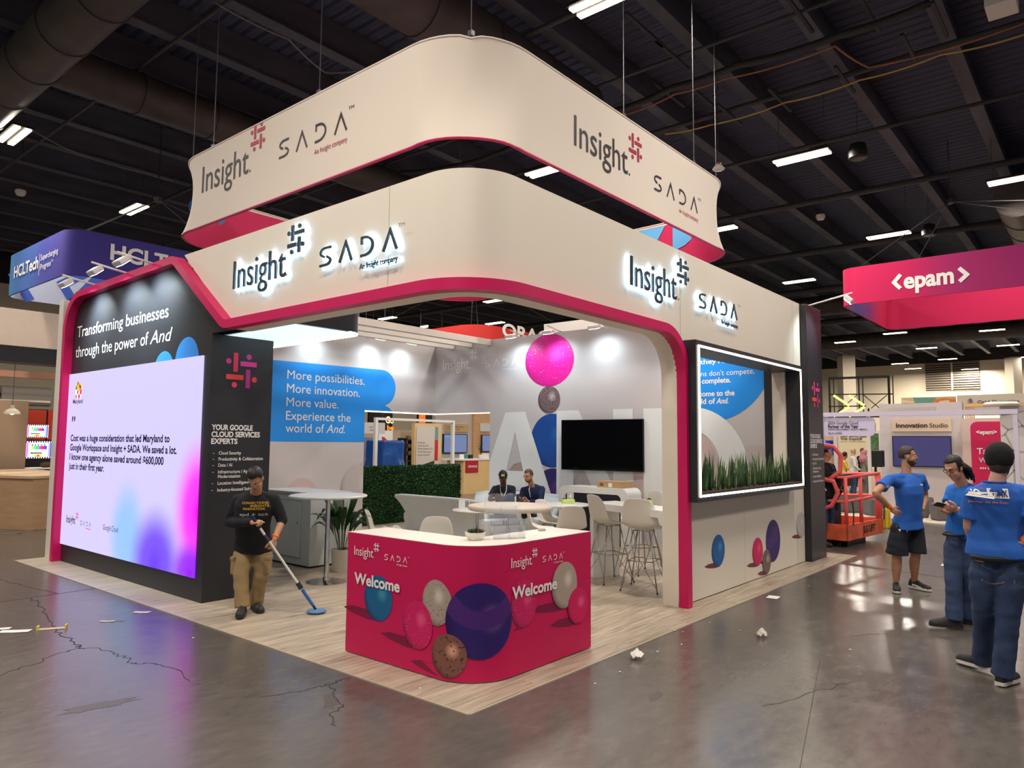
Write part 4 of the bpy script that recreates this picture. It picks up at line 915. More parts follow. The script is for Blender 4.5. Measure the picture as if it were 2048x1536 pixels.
# storage cabinet
cab = thing('storage_cabinet', 'white storage cabinet with one door behind the tall round table', 'cabinet', (2.47, 5.40, 0))
mb = MB(); mb.box(2.47, 3.07, 5.40, 6.62, .03, 1.03); mb.build('cabinet_body', plastic_w, cab, bevel=.003); mb = MB(); mb.box(2.45, 3.09, 5.38, 6.64, 1.03, 1.055); mb.build('cabinet_top', lacq, cab, bevel=.003)
mb = MB(); mb.box(2.49, 3.05, 5.42, 6.6, 0, .03); mb.build('plinth', dark_nv, cab)
gm = mat('gap_grey', (110, 122, 128), .6)
mb = MB(); frame = FX(2.47); 
for u0, u1, v0, v1 in [(-6.40, -5.62, .12, .126), (-6.40, -5.62, .92, .926), (-6.40, -6.394, .12, .926), (-5.626, -5.62, .12, .926)]: rect(mb, frame, u0, u1, v0, v1, .001)
mb.build('door_gap', gm, cab, fix=False)
mb = MB(); mb.box(2.458, 2.472, 5.635, 6.39, .13, .915); d_ = mb.build('door', plastic_w, cab, bevel=.002)
mb = MB(); mb.tube([(2.461, 5.69, .62), (2.447, 5.69, .62)], .012, 10); mb.build('lock', steel, d_)

# potted plant with broad leaves
pp = thing('potted_plant', 'broad leaved green plant in a round white pot behind the counter', 'plant', (2.66, 4.92, 0))
c = V((2.66, 4.92, 0))
mb = MB(); mb.lathe([(.115, .005), (.12, .02), (.15, .30), (.155, .31), (.145, .31), (.14, .27), (.001, .265)], c, 36); mb.build('pot', pot_m, pp, smooth_angle=40)
mb = MB(); mb.lathe([(.001, .268), (.139, .268), (.139, .272), (.001, .274)], c, 24); mb.build('soil', mat('potting_soil', (70, 56, 44), .95), pp)
rd = random.Random(11)
def broad_leaf(mb, p0, dirh, L, rise, droop, wd_):
    side = V((-dirh.y, dirh.x, 0)); rs = []; n_ = 9
    for i in range(n_ + 1):
        t = i / n_; x = L * t; z = rise * (1 - (1 - t) ** 2) - droop * t ** 3; w = wd_ * sin(pi * min(1, max(0, (t - .30) / .70)) ** .75) if t > .30 else .004
        p = p0 + dirh * x + V((0, 0, z)); rs.append([p + side * w + V((0, 0, w * .25)), p, p - side * w + V((0, 0, w * .25))])
    mb.rings(rs, False, False, False)
for k in range(30):
    a = rd.uniform(0, 2 * pi); L = rd.uniform(.18, .44); mb = MB()
    broad_leaf(mb, c + V((.05 * cos(a), .05 * sin(a), .28)), V((cos(a), sin(a), 0)), L, rd.uniform(.55, .88) if L < .36 else rd.uniform(.45, .62), rd.uniform(.05, .28), rd.uniform(.055, .085))
    mb.build('leaf', leaf_m if k % 3 else leaf_d, pp, smooth=True, fix=False)
for a in (.4, 3.6):
    mb = MB(); broad_leaf(mb, c + V((.02, .02, .28)), V((cos(a), sin(a), 0)), .2, .84, .05, .05); mb.build('white_bloom', mat('bloom_white', (232, 232, 220), .5), pp, smooth=True, fix=False)

# hedge wall
hm = mat('boxwood_leaf', (36, 80, 38), .55); nt, b = nodes(hm)
gi = nt.nodes.new('ShaderNodeNewGeometry'); r = ramp(nt, [(0, C3(14, 44, 24)), (.45, C3(30, 76, 38)), (.8, C3(54, 104, 50)), (1, C3(96, 142, 78))], gi.outputs['Random Per Island']); nt.links.new(r.outputs[0], b.inputs['Base Color'])
hed = thing('hedge_panel', 'dense green boxwood hedge wall closing the booth corner', 'hedge', (7.5, 9.0, 0))
mb = MB(); mb.box(5.93, 9.12, 8.92, 9.09, 0, 1.21); mb.build('hedge_core', mat('hedge_dark', (12, 32, 18), .9), hed)
rd = random.Random(5); mb = MB()
def hleaf(p, nrm):
    a = V((rd.uniform(-1, 1), rd.uniform(-1, 1), rd.uniform(-1, 1))).normalized(); d = (nrm * rd.uniform(.2, .9) + a).normalized(); s_ = d.cross(a.orthogonal()).normalized(); L = rd.uniform(.022, .04); w = L * .42
    mb.face([p, p + d * L * .5 + s_ * w, p + d * L, p + d * L * .5 - s_ * w])
for i in range(15000): hleaf(V((rd.uniform(5.93, 9.12), 8.92 - rd.uniform(0, .025), rd.uniform(0, 1.22))), V((0, -1, .1)))
for i in range(2600): hleaf(V((rd.uniform(5.93, 9.12), rd.uniform(8.9, 9.1), 1.21 + rd.uniform(0, .03))), V((0, -.2, 1)))
for i in range(900): hleaf(V((9.12, rd.uniform(8.9, 9.1), rd.uniform(0, 1.22))), V((1, 0, 0)))
o = mb.build('hedge_leaves', hm, hed, fix=False); o['kind'] = 'stuff'

# sofas of white moulded plastic
def sofa(label, loc, rz, L=2.05):
    t = thing('moulded_sofa', label, 'sofa', loc, rz); M = Matrix.Translation(V(loc)) @ Matrix.Rotation(rz, 4, 'Z')
    def back(s_, w):
        rs = []
        n_ = 14
        for j in range(n_ + 1):
            v = j / n_; z = .04 + .72 * v; y = -.05 - .30 * v ** 1.6; half = L / 2 * (.84 + .16 * v ** 1.5); ring = []
            m_ = 16
            for i in range(m_ + 1):
                u = i / m_ * 2 - 1; e = abs(u) ** 6; ring.append(M @ V((u * half, y + e * .26 * (1 - .2 * v) + w, z - .05 * e * v ** 3)))
            for i in range(m_, -1, -1):
                u = i / m_ * 2 - 1; e = abs(u) ** 6; ring.append(M @ V((u * (half - .07 * e), y + .09 + e * .24 + w, z - .05 * e * v ** 3)))
            rs.append(ring)
        cx = sum((p for p in rs[-1]), V()) / len(rs[-1]); rs.append([p + (cx - p) * .02 + V((0, 0, .03)) for p in rs[-1]])
        return rs
    mb = MB(); mb.rings(back(1, 0)); mb.build('back_shell', plastic_w, t, smooth=True)
    mb = MB()
    pts = rrect(-L / 2 * .97, L / 2 * .97, .02, .74, .12); fr = lambda u, v, w: M @ V((u, v, w))
    rs = [[fr(u * k, .38 + (v - .38) * k, z) for u, v in pts] for z, k in ((.0, .9), (.04, .94), (.30, 1.0), (.38, 1.0), (.42, .96), (.43, .88))]
    mb.rings(rs); mb.build('seat_block', plastic_w, t, smooth_angle=40)
    return t
sofa('white moulded sofa seen from behind in front of the hedge', (6.02, 6.42, .004), -pi / 2, 2.3)
sofa('white moulded sofa along the AND wall where two men sit', (7.55, 5.86, .004), pi / 2, 2.35)

# shell chairs and stools
def shell_pts(seat_h, back_h, wide=.46):
    """one piece bucket: seat curving up into the back; local +Y is where the sitter looks"""
    prof = [(.235, seat_h - .015), (.20, seat_h + .012), (.08, seat_h - .004), (-.06, seat_h - .012), (-.15, seat_h + .02), (-.20, seat_h + .10), (-.225, seat_h + .20), (-.245, seat_h + .30), (-.262, back_h - .02), (-.266, back_h)]
    wid = [.36, .42, .46, .47, .47, .46, .44, .40, .33, .27]; lift = [.0, .012, .03, .045, .07, .05, .045, .04, .02, .015]
    G = []
    for (y, z), w, l in zip(prof, wid, lift):
        row = []
        for i in range(9):
            u = i / 4 - 1; k = abs(u) ** 2.2
            seatness = 1 if z < seat_h + .05 and y > -.16 else 0
            row.append((u * w / 2 * wide / .46, y + (0 if seatness else k * l * 1.1), z + (k * l if seatness else -k * .012)))
        G.append(row)
    return G
def add_shell(t, M, seat_h, back_h, m):
    G = shell_pts(seat_h, back_h); mb = MB(); nr, nc = len(G), 9
    mb.add([M @ V(p) for row in G for p in row], [(j * nc + i, j * nc + i + 1, (j + 1) * nc + i + 1, (j + 1) * nc + i) for j in range(nr - 1) for i in range(nc - 1)])
    o = mb.build('shell', m, t, smooth=True); sd = o.modifiers.new('thick', 'SOLIDIFY'); sd.thickness = .012; sd.offset = 0
    sb = o.modifiers.new('sub', 'SUBSURF'); sb.levels = 1; sb.render_levels = 2
    return o
def dining_chair(label, loc, rz):
    t = thing('shell_chair', label, 'chair', loc, rz, 'white shell chairs'); M = Matrix.Translation(V(loc)) @ Matrix.Rotation(rz, 4, 'Z')
    add_shell(t, M, .45, .83, shell_m)
    q = lambda *p: M @ V(p)
    for sx, sy in ((-1, 1), (1, 1), (-1, -1), (1, -1)):
        mb = MB(); mb.tube([q(sx * .12, sy * .11, .44), q(sx * .21, sy * .21, .006)], .009, 8); mb.build('leg', steel, t, smooth=True)
    mb = MB()
    for a, b in (((-.12, .11), (.12, .11)), ((-.12, -.11), (.12, -.11)), ((-.12, .11), (-.12, -.11)), ((.12, .11), (.12, -.11))): mb.tube([q(a[0], a[1], .43), q(b[0], b[1], .43)], .007, 6)
    for s in (-1, 1): mb.tube([q(s * .12, .11, .43), q(s * -.19, -.19, .1)], .004, 6); mb.tube([q(s * .12, -.11, .43), q(s * -.19, .19, .1)], .004, 6)
    mb.build('wire_brace', steel, t, smooth=True)
    return t
def bar_stool(label, loc, rz):
    t = thing('bar_stool', label, 'stool', loc, rz, 'white shell bar stools'); M = Matrix.Translation(V(loc)) @ Matrix.Rotation(rz, 4, 'Z')
    add_shell(t, M, .74, 1.12, shell_m); q = lambda *p: M @ V(p)
    for sx, sy in ((-1, 1), (1, 1), (-1, -1), (1, -1)):
        mb = MB(); mb.tube([q(sx * .10, sy * .10, .725), q(sx * .225, sy * .225, .01)], .008, 8); lg = mb.build('leg', steel, t, smooth=True)
        mb = MB(); mb.lathe([(.011, 0), (.012, .012), (.008, .02)], M @ V((sx * .226, sy * .226, .004)), 10); mb.build('foot_cap', black_m, lg)
    mb = MB(); R_ = .155
    cs_ = [q(R_, R_, .36), q(-R_, R_, .36), q(-R_, -R_, .36), q(R_, -R_, .36)]
    for i in range(4): mb.tube([cs_[i], cs_[(i + 1) % 4]], .006, 6)
    mb.build('foot_ring', steel, t, smooth=True)
    mb = MB()
    for i in range(4):
        sx, sy = ((1, 1), (-1, 1), (-1, -1), (1, -1))[i]; nx, ny_ = ((1, 1), (-1, 1), (-1, -1), (1, -1))[(i + 1) % 4]
        mb.tube([q(sx * .10, sy * .10, .725), q((sx + nx) / 2 * .16, (sy + ny_) / 2 * .16, .36), q(nx * .21, ny_ * .21, .06)], .004, 6); mb.tube([q(sx * .10, sy * .10, .72), q(nx * .10, ny_ * .10, .72)], .006, 6)
    mb.build('wire_brace', steel, t, smooth=True)
    return t
def face_dir(dx, dy): return math.atan2(dy, dx) - pi / 2          # rotation that turns local +Y to (dx,dy)
dining_chair('white shell chair facing the counter behind its left wing', (2.80, 3.24, .005), face_dir(-.76, -.64))
dining_chair('white shell chair in profile beside the potted plant with plastic wrap on it', (3.22, 4.72, .005), face_dir(.70, -.70))
dining_chair('white shell chair facing us at the lime planter table', (6.20, 3.95, .005), face_dir(.1, -1.0))
dining_chair('white shell chair with its back to us beside the bar table leg', (5.68, 3.20, .005), face_dir(.76, .64))
dining_chair('white shell chair turned sideways under the cream table rim', (5.36, 3.52, .005), face_dir(.62, -.78))
bar_stool('white shell bar stool nearest the counter, in side view', (4.54, 1.79, .005), face_dir(.90, -.42))
bar_stool('white shell bar stool with its back to us beside the white jamb', (4.36, 1.18, .005), face_dir(.80, .20))
bar_stool('white shell bar stool on the far side of the bar table', (5.36, 1.78, .005), face_dir(-.80, .35))
# wrap on the chair seat
wm_ = mat('clear_wrap', (236, 234, 230), .3, alpha=.75)
rd = random.Random(9); mb = MB()
def crump(i, j):
    u, v = i - .5, j - .5; return V((3.30, 4.64, .46)) + V((u * .38, v * .30, .11 + .10 * noise.noise(V((i * 5.2, j * 4.7, 1.3))) - .3 * (u * u + v * v)))
mb.grid(crump, 16, 14); tag(mb.build('plastic_wrap', wm_, fix=False), 'crumpled clear plastic wrap on the chair beside the plant', 'plastic wrap')

# bar table
bt = thing('bar_table', 'high white slab table with panel legs beside the bar stools', 'table', (4.78, 2.03, 0))
AX = V((-.34, -.94, 0)); AY = V((.94, -.34, 0)); O_ = V((4.60, 2.13, 0)); bp_ = lambda u, v, z: O_ + AX * u + AY * v + V((0, 0, z))
def slab(u0, u1, v0, v1, z0, z1): mb = MB(); mb.obox(bp_((u0 + u1) / 2, (v0 + v1) / 2, (z0 + z1) / 2), (u1 - u0, v1 - v0, z1 - z0), AX, AY, (0, 0, 1)); return mb
slab(0, 1.5, 0, .44, .91, 1.0).build('table_top', lacq, bt, bevel=.004); slab(0, .08, 0, .44, .005, .91).build('leg', lacq, bt, bevel=.004); slab(1.42, 1.5, 0, .44, .005, .91).build('leg', lacq, bt, bevel=.004)
succulent('succulent_pot', 'dark succulent in a lime pot on the bar table', bp_(.78, .36, 1.0), .05, .075, lime, 5, .3)
mb = MB(); mb.lathe([(.03, 0), (.036, .09), (.034, .09), (.028, .004), (.001, .004)], bp_(.62, .34, 1.0), 16); tag(mb.build('drinking_glass', acr, smooth_angle=40), 'empty clear glass on the bar table beside the lime pot', 'glass')

# media cabinet, box and TV
mc = thing('media_cabinet', 'low white cabinet with rounded shell and navy doors under the television', 'cabinet', (7.52, 3.9, 0))
fm = FX(7.30); rect_o = rrect(-4.62, -3.17, .005, 1.0, .12, 8, rs=(0, 0, .12, .12)); rect_i = rrect(-4.49, -3.30, .005, .89, .09, 8, rs=(0, 0, .09, .09))
mb = MB(); n_ = len(rect_o)
mb.rings([[fm(u, v, 0) for u, v in rect_o], [fm(u, v, -.48) for u, v in rect_o], [fm(u, v, -.48) for u, v in rect_i], [fm(u, v, 0) for u, v in rect_i], [fm(u, v, 0) for u, v in rect_o]], True, False, False); mb.build('cabinet_shell', lacq, mc, smooth_angle=35)
for u0, u1 in ((-4.485, -3.90), (-3.893, -3.305)):
    mb = MB(); mb.prism(rrect(u0, u1, .03, .885, .08, 8, rs=(0, 0, .08 if u1 > -3.5 else 0, .08 if u0 < -4.2 else 0)), fm, -.06, -.04); d_ = mb.build('door', dark_nv, mc)
    x = -3.93 if u0 < -4.2 else -3.86
    if u0 < -4.2: mb = MB(); mb.tube([fm(x, .80, -.04), fm(x, .80, -.015)], .008, 8); mb.build('key', chrome, d_)
cb = thing('cardboard_box', 'flat brown cardboard box on the low white cabinet', 'box', (7.50, 3.57, 1.0))
fb2 = FX(7.38); mb = MB(); mb.box(7.38, 7.72, 3.30, 3.84, 1.0, 1.115); mb.build('carton', mat('cardboard', (186, 152, 112), .8, noise=.08, nscale=8), cb, bevel=.003)
mb = MB(); rect(mb, fb2, -3.60, -3.52, 1.015, 1.085, .002); mb.build('label', mat('paper_white', (240, 238, 232), .7), cb, fix=False)
mb = MB(); rect(mb, fb2, -3.78, -3.70, 1.03, 1.08, .002); mb.build('print_block', mat('print_brown', (116, 84, 56), .8), cb, fix=False)
tv = thing('television', 'large black flat television mounted on the AND wall', 'television', (7.9, 4.08, 1.28))
tm = Matrix.Translation(V((7.88, 4.08, 1.75))) @ Matrix.Rotation(radians(4), 4, 'Z')
class TF:
    def __call__(s, u, v, w=0): return tm @ V((-w, -u, v))
tf = TF()
mb = MB(); mb.prism(rrect(-.87, .87, -.48, .48, .01), tf, -.04, 0); mb.build('casing', spk, tv, bevel=.003)
mb = MB(); rect(mb, tf, -.855, .855, -.462, .468, .002); mb.build('screen', mat('tv_glass', (6, 7, 10), .08), tv, fix=False)
mb = MB(); mb.box(7.92, 7.998, 3.9, 4.26, 1.6, 1.9); mb.build('wall_bracket', spk, tv)

# snake plants in the window box
rd = random.Random(21)
sn_m = [mat('snake_leaf_' + n_, c, .45, noise=.4, nscale=14, stretch=(1, 1, .6)) for n_, c in (('dark', (52, 82, 50)), ('mid', (76, 108, 62)), ('pale', (110, 134, 84)))]
protos = []
def snake(seed):
    rd = random.Random(seed); c = V((4, .4, 1.252)); t = thing('snake_plant', 'upright snake plant in the window box row', 'plant', c, group='snake plants in the window box')
    for k in range(rd.randint(5, 7)):
        a = rd.uniform(0, 6.28); ln = rd.uniform(-.12, .30); H = rd.uniform(.17, .42); w = rd.uniform(.013, .020); tw = rd.uniform(-.8, .8)
        lean = V((cos(a), sin(a), 0)) * ln; rs = []
        for i in range(7):
            q = i / 6; p = c + V((cos(a), sin(a), 0)) * .022 + lean * q ** 1.5 * H + V((0, 0, q * H - .01)); ww = w * (.6 + .4 * sin(pi * min(q * 1.3, 1))) * (1 - q ** 3.2) + .0008; s_ = V((cos(a + 1.57 + tw * q), sin(a + 1.57 + tw * q), 0)); f_ = V((-s_.y, s_.x, 0))
            rs.append([p - s_ * ww, p + f_ * ww * .3, p + s_ * ww, p - f_ * ww * .05])
        mb = MB(); mb.rings(rs); mb.build('leaf', sn_m[k % 3], t, smooth=True)
    return t
protos = [snake(s) for s in (1, 2, 3, 4)]
k = 0
for row, (y, nx, off) in enumerate([(.30, 19, 0), (.40, 19, .08), (.50, 18, .04)]):
    for i in range(nx):
        x = 4.0 + off + i * (3.15 / nx) + rd.uniform(-.04, .04); loc = V((x, y + rd.uniform(-.03, .03), 1.252))
        if k < 4: o = protos[k]; o.location = loc; o.rotation_euler.z = rd.uniform(0, 6)
        else: o = dup(protos[k % 4], loc, rd.uniform(0, 6), scale=rd.uniform(.8, 1.15))
        o['label'] = 'striped green snake plant in the ' + ('front row against the glowing edge', 'middle row', 'back row')[row] + ' of the window box'
        k += 1
# ================================================================ NEIGHBOURING BOOTHS
def panel(name, label, cat, px0, px1, py0, py1, plane, val, thick, m, ground=False, kind=None, parent=None, bevel=0.0, group=None):
    """axis aligned slab whose front face fills the given outline on the plane x=val or y=val"""
    f = (lambda a, b: ONX(a, b, val)) if plane == 'x' else (lambda a, b: ONY(a, b, val))
    pm = (py0 + py1) / 2; a, b = f(px0, pm), f(px1, pm); xm = (px0 + px1) / 2
    zt, zb = f(xm, py0).z, (0 if ground else f(xm, py1).z)
    mb = MB()
    if plane == 'x': mb.box(val, val + thick, min(a.y, b.y), max(a.y, b.y), zb, zt)
    else: mb.box(min(a.x, b.x), max(a.x, b.x), val, val + thick, zb, zt)
    o = mb.build(name, m, parent, bevel=bevel)
    if parent is None: tag(o, label, cat, group, kind or 'thing')
    return o
def px_frame(plane, val):
    return (FX(val) if plane == 'x' else FY(val)), ((lambda a, b: (-ONX(a, b, val).y, ONX(a, b, val).z)) if plane == 'x' else (lambda a, b: (ONY(a, b, val).x, ONY(a, b, val).z)))
def label_text(parent, s, plane, val, px0, px1, pyb, pyt, m, bold=.01, shear=0, name='lettering', w=.006):
    fr, q = px_frame(plane, val); u0, v0 = q(px0, pyb); u1, _ = q(px1, pyb); _, v1 = q(px0, pyt)
    mb = MB(); put_text(mb, s, fr, u0, v0, v1 - v0, u1 - u0, bold, shear, w); return mb.build(name, m, parent, fix=False)

# ---------------------------------------------------------------- magenta hanging sign on the right
def grad_mat(name, stops, axis, lo, hi, rough=.8):
    m = mat(name, (128, 128, 128), rough); nt, b = nodes(m); tc = nt.nodes.new('ShaderNodeTexCoord'); sx = nt.nodes.new('ShaderNodeSeparateXYZ'); nt.links.new(tc.outputs['Object'], sx.inputs[0])
    mr = nt.nodes.new('ShaderNodeMapRange'); mr.inputs['From Min'].default_value = lo; mr.inputs['From Max'].default_value = hi; nt.links.new(sx.outputs[axis], mr.inputs['Value'])
    r = ramp(nt, [(p, C3(*c)) for p, c in stops], mr.outputs[0], 'EASE'); nt.links.new(r.outputs[0], b.inputs['Base Color']); return m
def box_banner(name, label, x0, x1, y0, y1, z0, z1, r, m_out, m_in, wires=None):
    t = thing(name, label, 'hanging sign', (x0, y1 if y1 < 5 else y0, z0)); hz = lambda u, v, w: V((u, v, w)); pts = rrect(x0, x1, y0, y1, r, 8)
    mb = MB(); mb.rings([[hz(u, v, z0) for u, v in pts], [hz(u, v, z1) for u, v in pts]], True, False, False); mb.build('fabric_outside', m_out, t, smooth_angle=30, fix=False)
    p2 = rrect(x0 + .04, x1 - .04, y0 + .04, y1 - .04, max(r - .04, .01), 8)
    mb = MB(); mb.rings([[hz(u, v, z0) for u, v in p2], [hz(u, v, z1) for u, v in p2]], True, False, False); mb.build('fabric_inside', m_in, t, smooth_angle=30, fix=False)
    mb = MB(); mb.rings([[hz(u, v, z0) for u, v in pts], [hz(u, v, z0) for u, v in p2]], True, False, False); mb.rings([[hz(u, v, z1) for u, v in pts], [hz(u, v, z1) for u, v in p2]], True, False, False); mb.build('edge_tube', m_out, t, fix=False)
    if wires:
        ap = V(wires)
        for x, y in ((x0 + .3, y0 + .3), (x1 - .3, y0 + .3), (x0 + .3, y1 - .3), (x1 - .3, y1 - .3)):
            mb = MB(); mb.tube([(x, y, z1), ap], .012, 5); mb.build('hanging_wire', wire_m, t)
        mb = MB(); mb.tube([ap, (ap.x, ap.y, 9.97)], .012, 5); mb.lathe([(.02, -.08), (.1, -.05), (.1, .05), (.02, .08)], ap, 10); mb.build('hoist', wire_m, t)
    return t
pk = grad_mat('epm_out', [(0, (196, 20, 80)), (.28, (192, 16, 84)), (.55, (162, 34, 102)), (1, (146, 30, 106))], 1, 0.2, -5)
pk.name = 'sign_magenta_print'
pki = mat('sign_magenta_inside', (186, 18, 76), .8); nt, b = nodes(pki); tc = nt.nodes.new('ShaderNodeTexCoord'); sx = nt.nodes.new('ShaderNodeSeparateXYZ'); nt.links.new(tc.outputs['Object'], sx.inputs[0])
mr = nt.nodes.new('ShaderNodeMapRange'); mr.inputs['From Min'].default_value = 0.2; mr.inputs['From Max'].default_value = 4.9; nt.links.new(sx.outputs[0], mr.inputs['Value'])
r1 = ramp(nt, [(0, C3(120, 60, 120)), (.25, C3(66, 64, 132)), (.5, C3(120, 40, 110)), (.75, C3(200, 24, 70)), (1, C3(186, 18, 76))], mr.outputs[0]); nt.links.new(r1.outputs[0], b.inputs['Base Color'])
ep = box_banner('hanging_sign', 'magenta rectangular hanging sign lettered epam', 14.72, 19.55, -7.5, 1.66, 5.15, 6.04, .35, pk, pki, FL(1900, 403, 8.3))
label_text(ep, 'epam', 'x', 14.72, 1808, 1909, 577, 546, white_ink, .035, w=.01)
fr, q = px_frame('x', 14.715); mb = MB()
for pts in ([(1801, 549), (1788, 565), (1801, 577)], [(1918, 536), (1934, 549), (1919, 563)]): stroke(mb, fr, [q(*p) for p in pts], .085, .006)
mb.build('bracket_lettering', white_ink, ep, fix=False)

# ---------------------------------------------------------------- innovation wall group
lil = mat('lilac_wall', (206, 196, 198), .6, noise=.03); tan_m = mat('tan_plate', (222, 196, 174), .6, noise=.05); dtx = mat('charcoal_lettering', (52, 44, 48), .6); crim = mat('crimson_panel', (204, 22, 84), .55)
inno = thing('demo_wall', 'pale lilac booth wall with Innovation Studio plate behind the workers', 'booth wall', (19, .8, 0))
panel('wall_panel', 0, 0, 1761, 1928, 806, 1000, 'x', 19.0, .2, lil, True, parent=inno); panel('name_plate', 0, 0, 1784, 1903, 838, 863, 'x', 18.97, .03, tan_m, parent=inno)
label_text(inno, 'Innovation', 'x', 18.965, 1792, 1855, 855, 846.5, dtx, .03); label_text(inno, 'Studio', 'x', 18.965, 1859, 1896, 855, 846.5, dtx, .005)
tv2 = thing('mounted_screen', 'dim violet blue screen on the lilac wall behind the bearded worker', 'television', (18.95, .8, 1.2))
panel('casing', 0, 0, 1785, 1903, 872, 934, 'x', 18.92, .07, spk, parent=tv2); panel('display', 0, 0, 1787, 1901.5, 874, 932, 'x', 18.915, .004, mat('violet_display', (30, 28, 60), .2, emit=(66, 64, 108), es=.75), parent=tv2)
pnl = thing('poster_display', 'beige panel with crimson epam poster behind the beanie worker', 'panel', (18.8, -.6, 0))
panel('backing', 0, 0, 1926, 2040, 836, 1000, 'x', 18.8, .15, mat('blush_panel', (214, 188, 180), .6), True, parent=pnl)
fr, q = px_frame('x', 18.79); u0, v1 = q(1940, 843.5); u1, v0 = q(2030, 1000); mb = MB(); mb.prism(rrect(u0, u1, .25, v1, 0, 8, rs=(0, 0, 0, .16)), fr, -.01, 0); mb.build('crimson_poster', crim, pnl)
label_text(pnl, '<epam>', 'x', 18.785, 1952.5, 1994, 868, 860, white_ink, .03); label_text(pnl, 'Tal', 'x', 18.785, 1954, 1978, 908, 896, white_ink, .01); label_text(pnl, 'W', 'x', 18.785, 1958, 1974, 925, 915, white_ink, 0); label_text(pnl, 'AN E', 'x', 18.785, 1959, 1980, 938, 934, white_ink, .02)
geo = thing('geometric_wall', 'white booth wall with fine grey polygon lines at the right edge', 'booth wall', (16.4, -2.5, 0))
a = ONX(2000.5, 850, 16.4); zt = ONX(2020, 812, 16.4).z; mb = MB(); mb.box(16.4, 16.55, -6, a.y, 0, zt); mb.build('wall_panel', mat('white_wall', (222, 214, 212), .6), geo)
fr, q = px_frame('x', 16.395); mb = MB()
for pts in ([(2003, 830), (2027, 826), (2048, 822)], [(2027, 826), (2045, 852), (2048, 856)], [(2004, 850), (2016, 859), (2048, 851)], [(2016, 859), (2010, 868), (2028, 902), (2048, 904)], [(2028, 902), (2028, 940), (2008, 962)], [(2028, 940), (2048, 960)], [(2002, 884), (2028, 902)], [(2010, 868), (2003, 872)], [(2048, 985), (2030, 970), (2028, 940)]): stroke(mb, fr, [q(*p) for p in pts], .025, .003)
mb.build('line_print', mat('print_line_grey', (168, 164, 166), .6), geo, fix=False)
mb = MB(); mb.lathe([(.01, 0), (.34, 0), (.36, .04), (.3, .09), (.01, .1)], V((16.3, ONX(2003, 808, 16.3).y, ONX(2003, 812, 16.3).z)), 24); tag(mb.build('flat_lamp', white_m, smooth_angle=40), 'flat white round lamp on top of the polygon line wall', 'lamp')

# lilac beam with hanging award sign
lb_m = mat('lilac_beam', (216, 208, 232), .5)
beam = thing('lilac_gantry', 'thin lilac crossbar carrying the hanging award sign', 'gantry', (14.5, .5, 0))
a, b_ = ONX(1640, 830, 14.5), ONX(2036, 825, 14.5); zc = ONX(1800, 827, 14.5).z
mb = MB(); mb.box(14.45, 14.55, b_.y, a.y, zc - .05, zc + .05); mb.build('crossbar', lb_m, beam)
for y in (a.y - .05, b_.y + .05): mb = MB(); mb.box(14.46, 14.54, y - .04, y + .04, 0, zc - .05); mb.build('post', lb_m, beam)
aw = thing('award_sign', 'lilac board reading Partner of the Year hung from the thin crossbar', 'sign', (14.5, 2.2, 2.1))
fr, q = px_frame('x', 14.49); u0, v1 = q(1640, 835.5); u1, v0 = q(1750, 872); mb = MB(); mb.prism(rrect(u0, u1, v0, v1, .1, 6, rs=(0, .1, .1, 0)), fr, -.03, 0); mb.build('board', mat('lilac_board', (214, 206, 236), .5), aw)
for s, x0, x1, yb, yt, bo in (('2024 Google Cloud', 1656, 1716, 849, 843, 0), ('Partner of the Year', 1656, 1717, 856, 850, .03), ('TALENT DEVELOPMENT / NORTH AMERICA', 1656, 1735, 860.3, 857.8, .02), ('Booth #3060', 1657, 1684, 868.5, 864, 0)): label_text(aw, s, 'x', 14.485, x0, x1, yb, yt, dtx, bo)
for px in (1660, 1736): p = ONX(px, 838, 14.5); mb = MB(); mb.tube([(14.5, p.y, p.z), (14.5, p.y, zc - .05)], .012, 6); mb.build('hook', steel, aw)
wf = thing('square_arch', 'white square tube frame standing behind the lilac crossbar', 'frame', (17.5, 2.2, 0))
a = ONX(1736, 817, 17.5); mb = MB(); mb.box(17.46, 17.54, a.y - .04, a.y + .04, 0, a.z); mb.build('post', white_m, wf); mb = MB(); mb.box(17.46, 17.54, a.y - 1.6, a.y, a.z - .08, a.z); mb.build('rail', white_m, wf)

# black truss with neon chevrons
blk_t = mat('black_truss', (18, 17, 18), .5)
tr = thing('truss_frame', 'black scaffold truss frame with yellow neon chevrons', 'truss', P(1720, 890, 31).xy.to_3d())
XT = P(1720, 800, 31).x; fT = lambda px, py, d=0: ONX(px, py, XT + d)
def bar(t, pts, r, m, nm): mb = MB(); mb.tube(pts, r, 6); mb.build(nm, m, t)
for px, pt, r in ((1658.5, 757, .045), (1667, 755, .022), (1717, 752, .03), (1725, 753, .022), (1777, 751, .05), (1785, 751, .022)):
    p = fT(px, pt); bar(tr, [p, (p.x, p.y, 0)], r, blk_t, 'upright')
for a, b_, r in (((1657, 757), (1780, 753), .05), ((1657, 789), (1786, 788), .025), ((1657, 813), (1732, 812), .025), ((1657, 833), (1765, 833), .04)): bar(tr, [fT(*a), fT(*b_)], r, blk_t, 'crossbar')
for a, b_ in (((1727, 790), (1760, 817)), ((1774, 790), (1742, 817)), ((1714, 790), (1673, 826))): bar(tr, [fT(*a), fT(*b_)], .018, blk_t, 'brace')
neon = mat('neon_yellow', (230, 240, 90), .4, emit=(226, 236, 96), es=2.6)
for dx in (0, 30.5):
    mb = MB(); mb.tube([fT(1667.5 + dx, 791, -.12), fT(1698 + dx, 811, -.12)], .045, 8); mb.tube([fT(1698 + dx, 814.5, -.12), fT(1668 + dx, 833, -.12)], .045, 8); mb.build('neon_chevron', neon, tr, smooth=True)
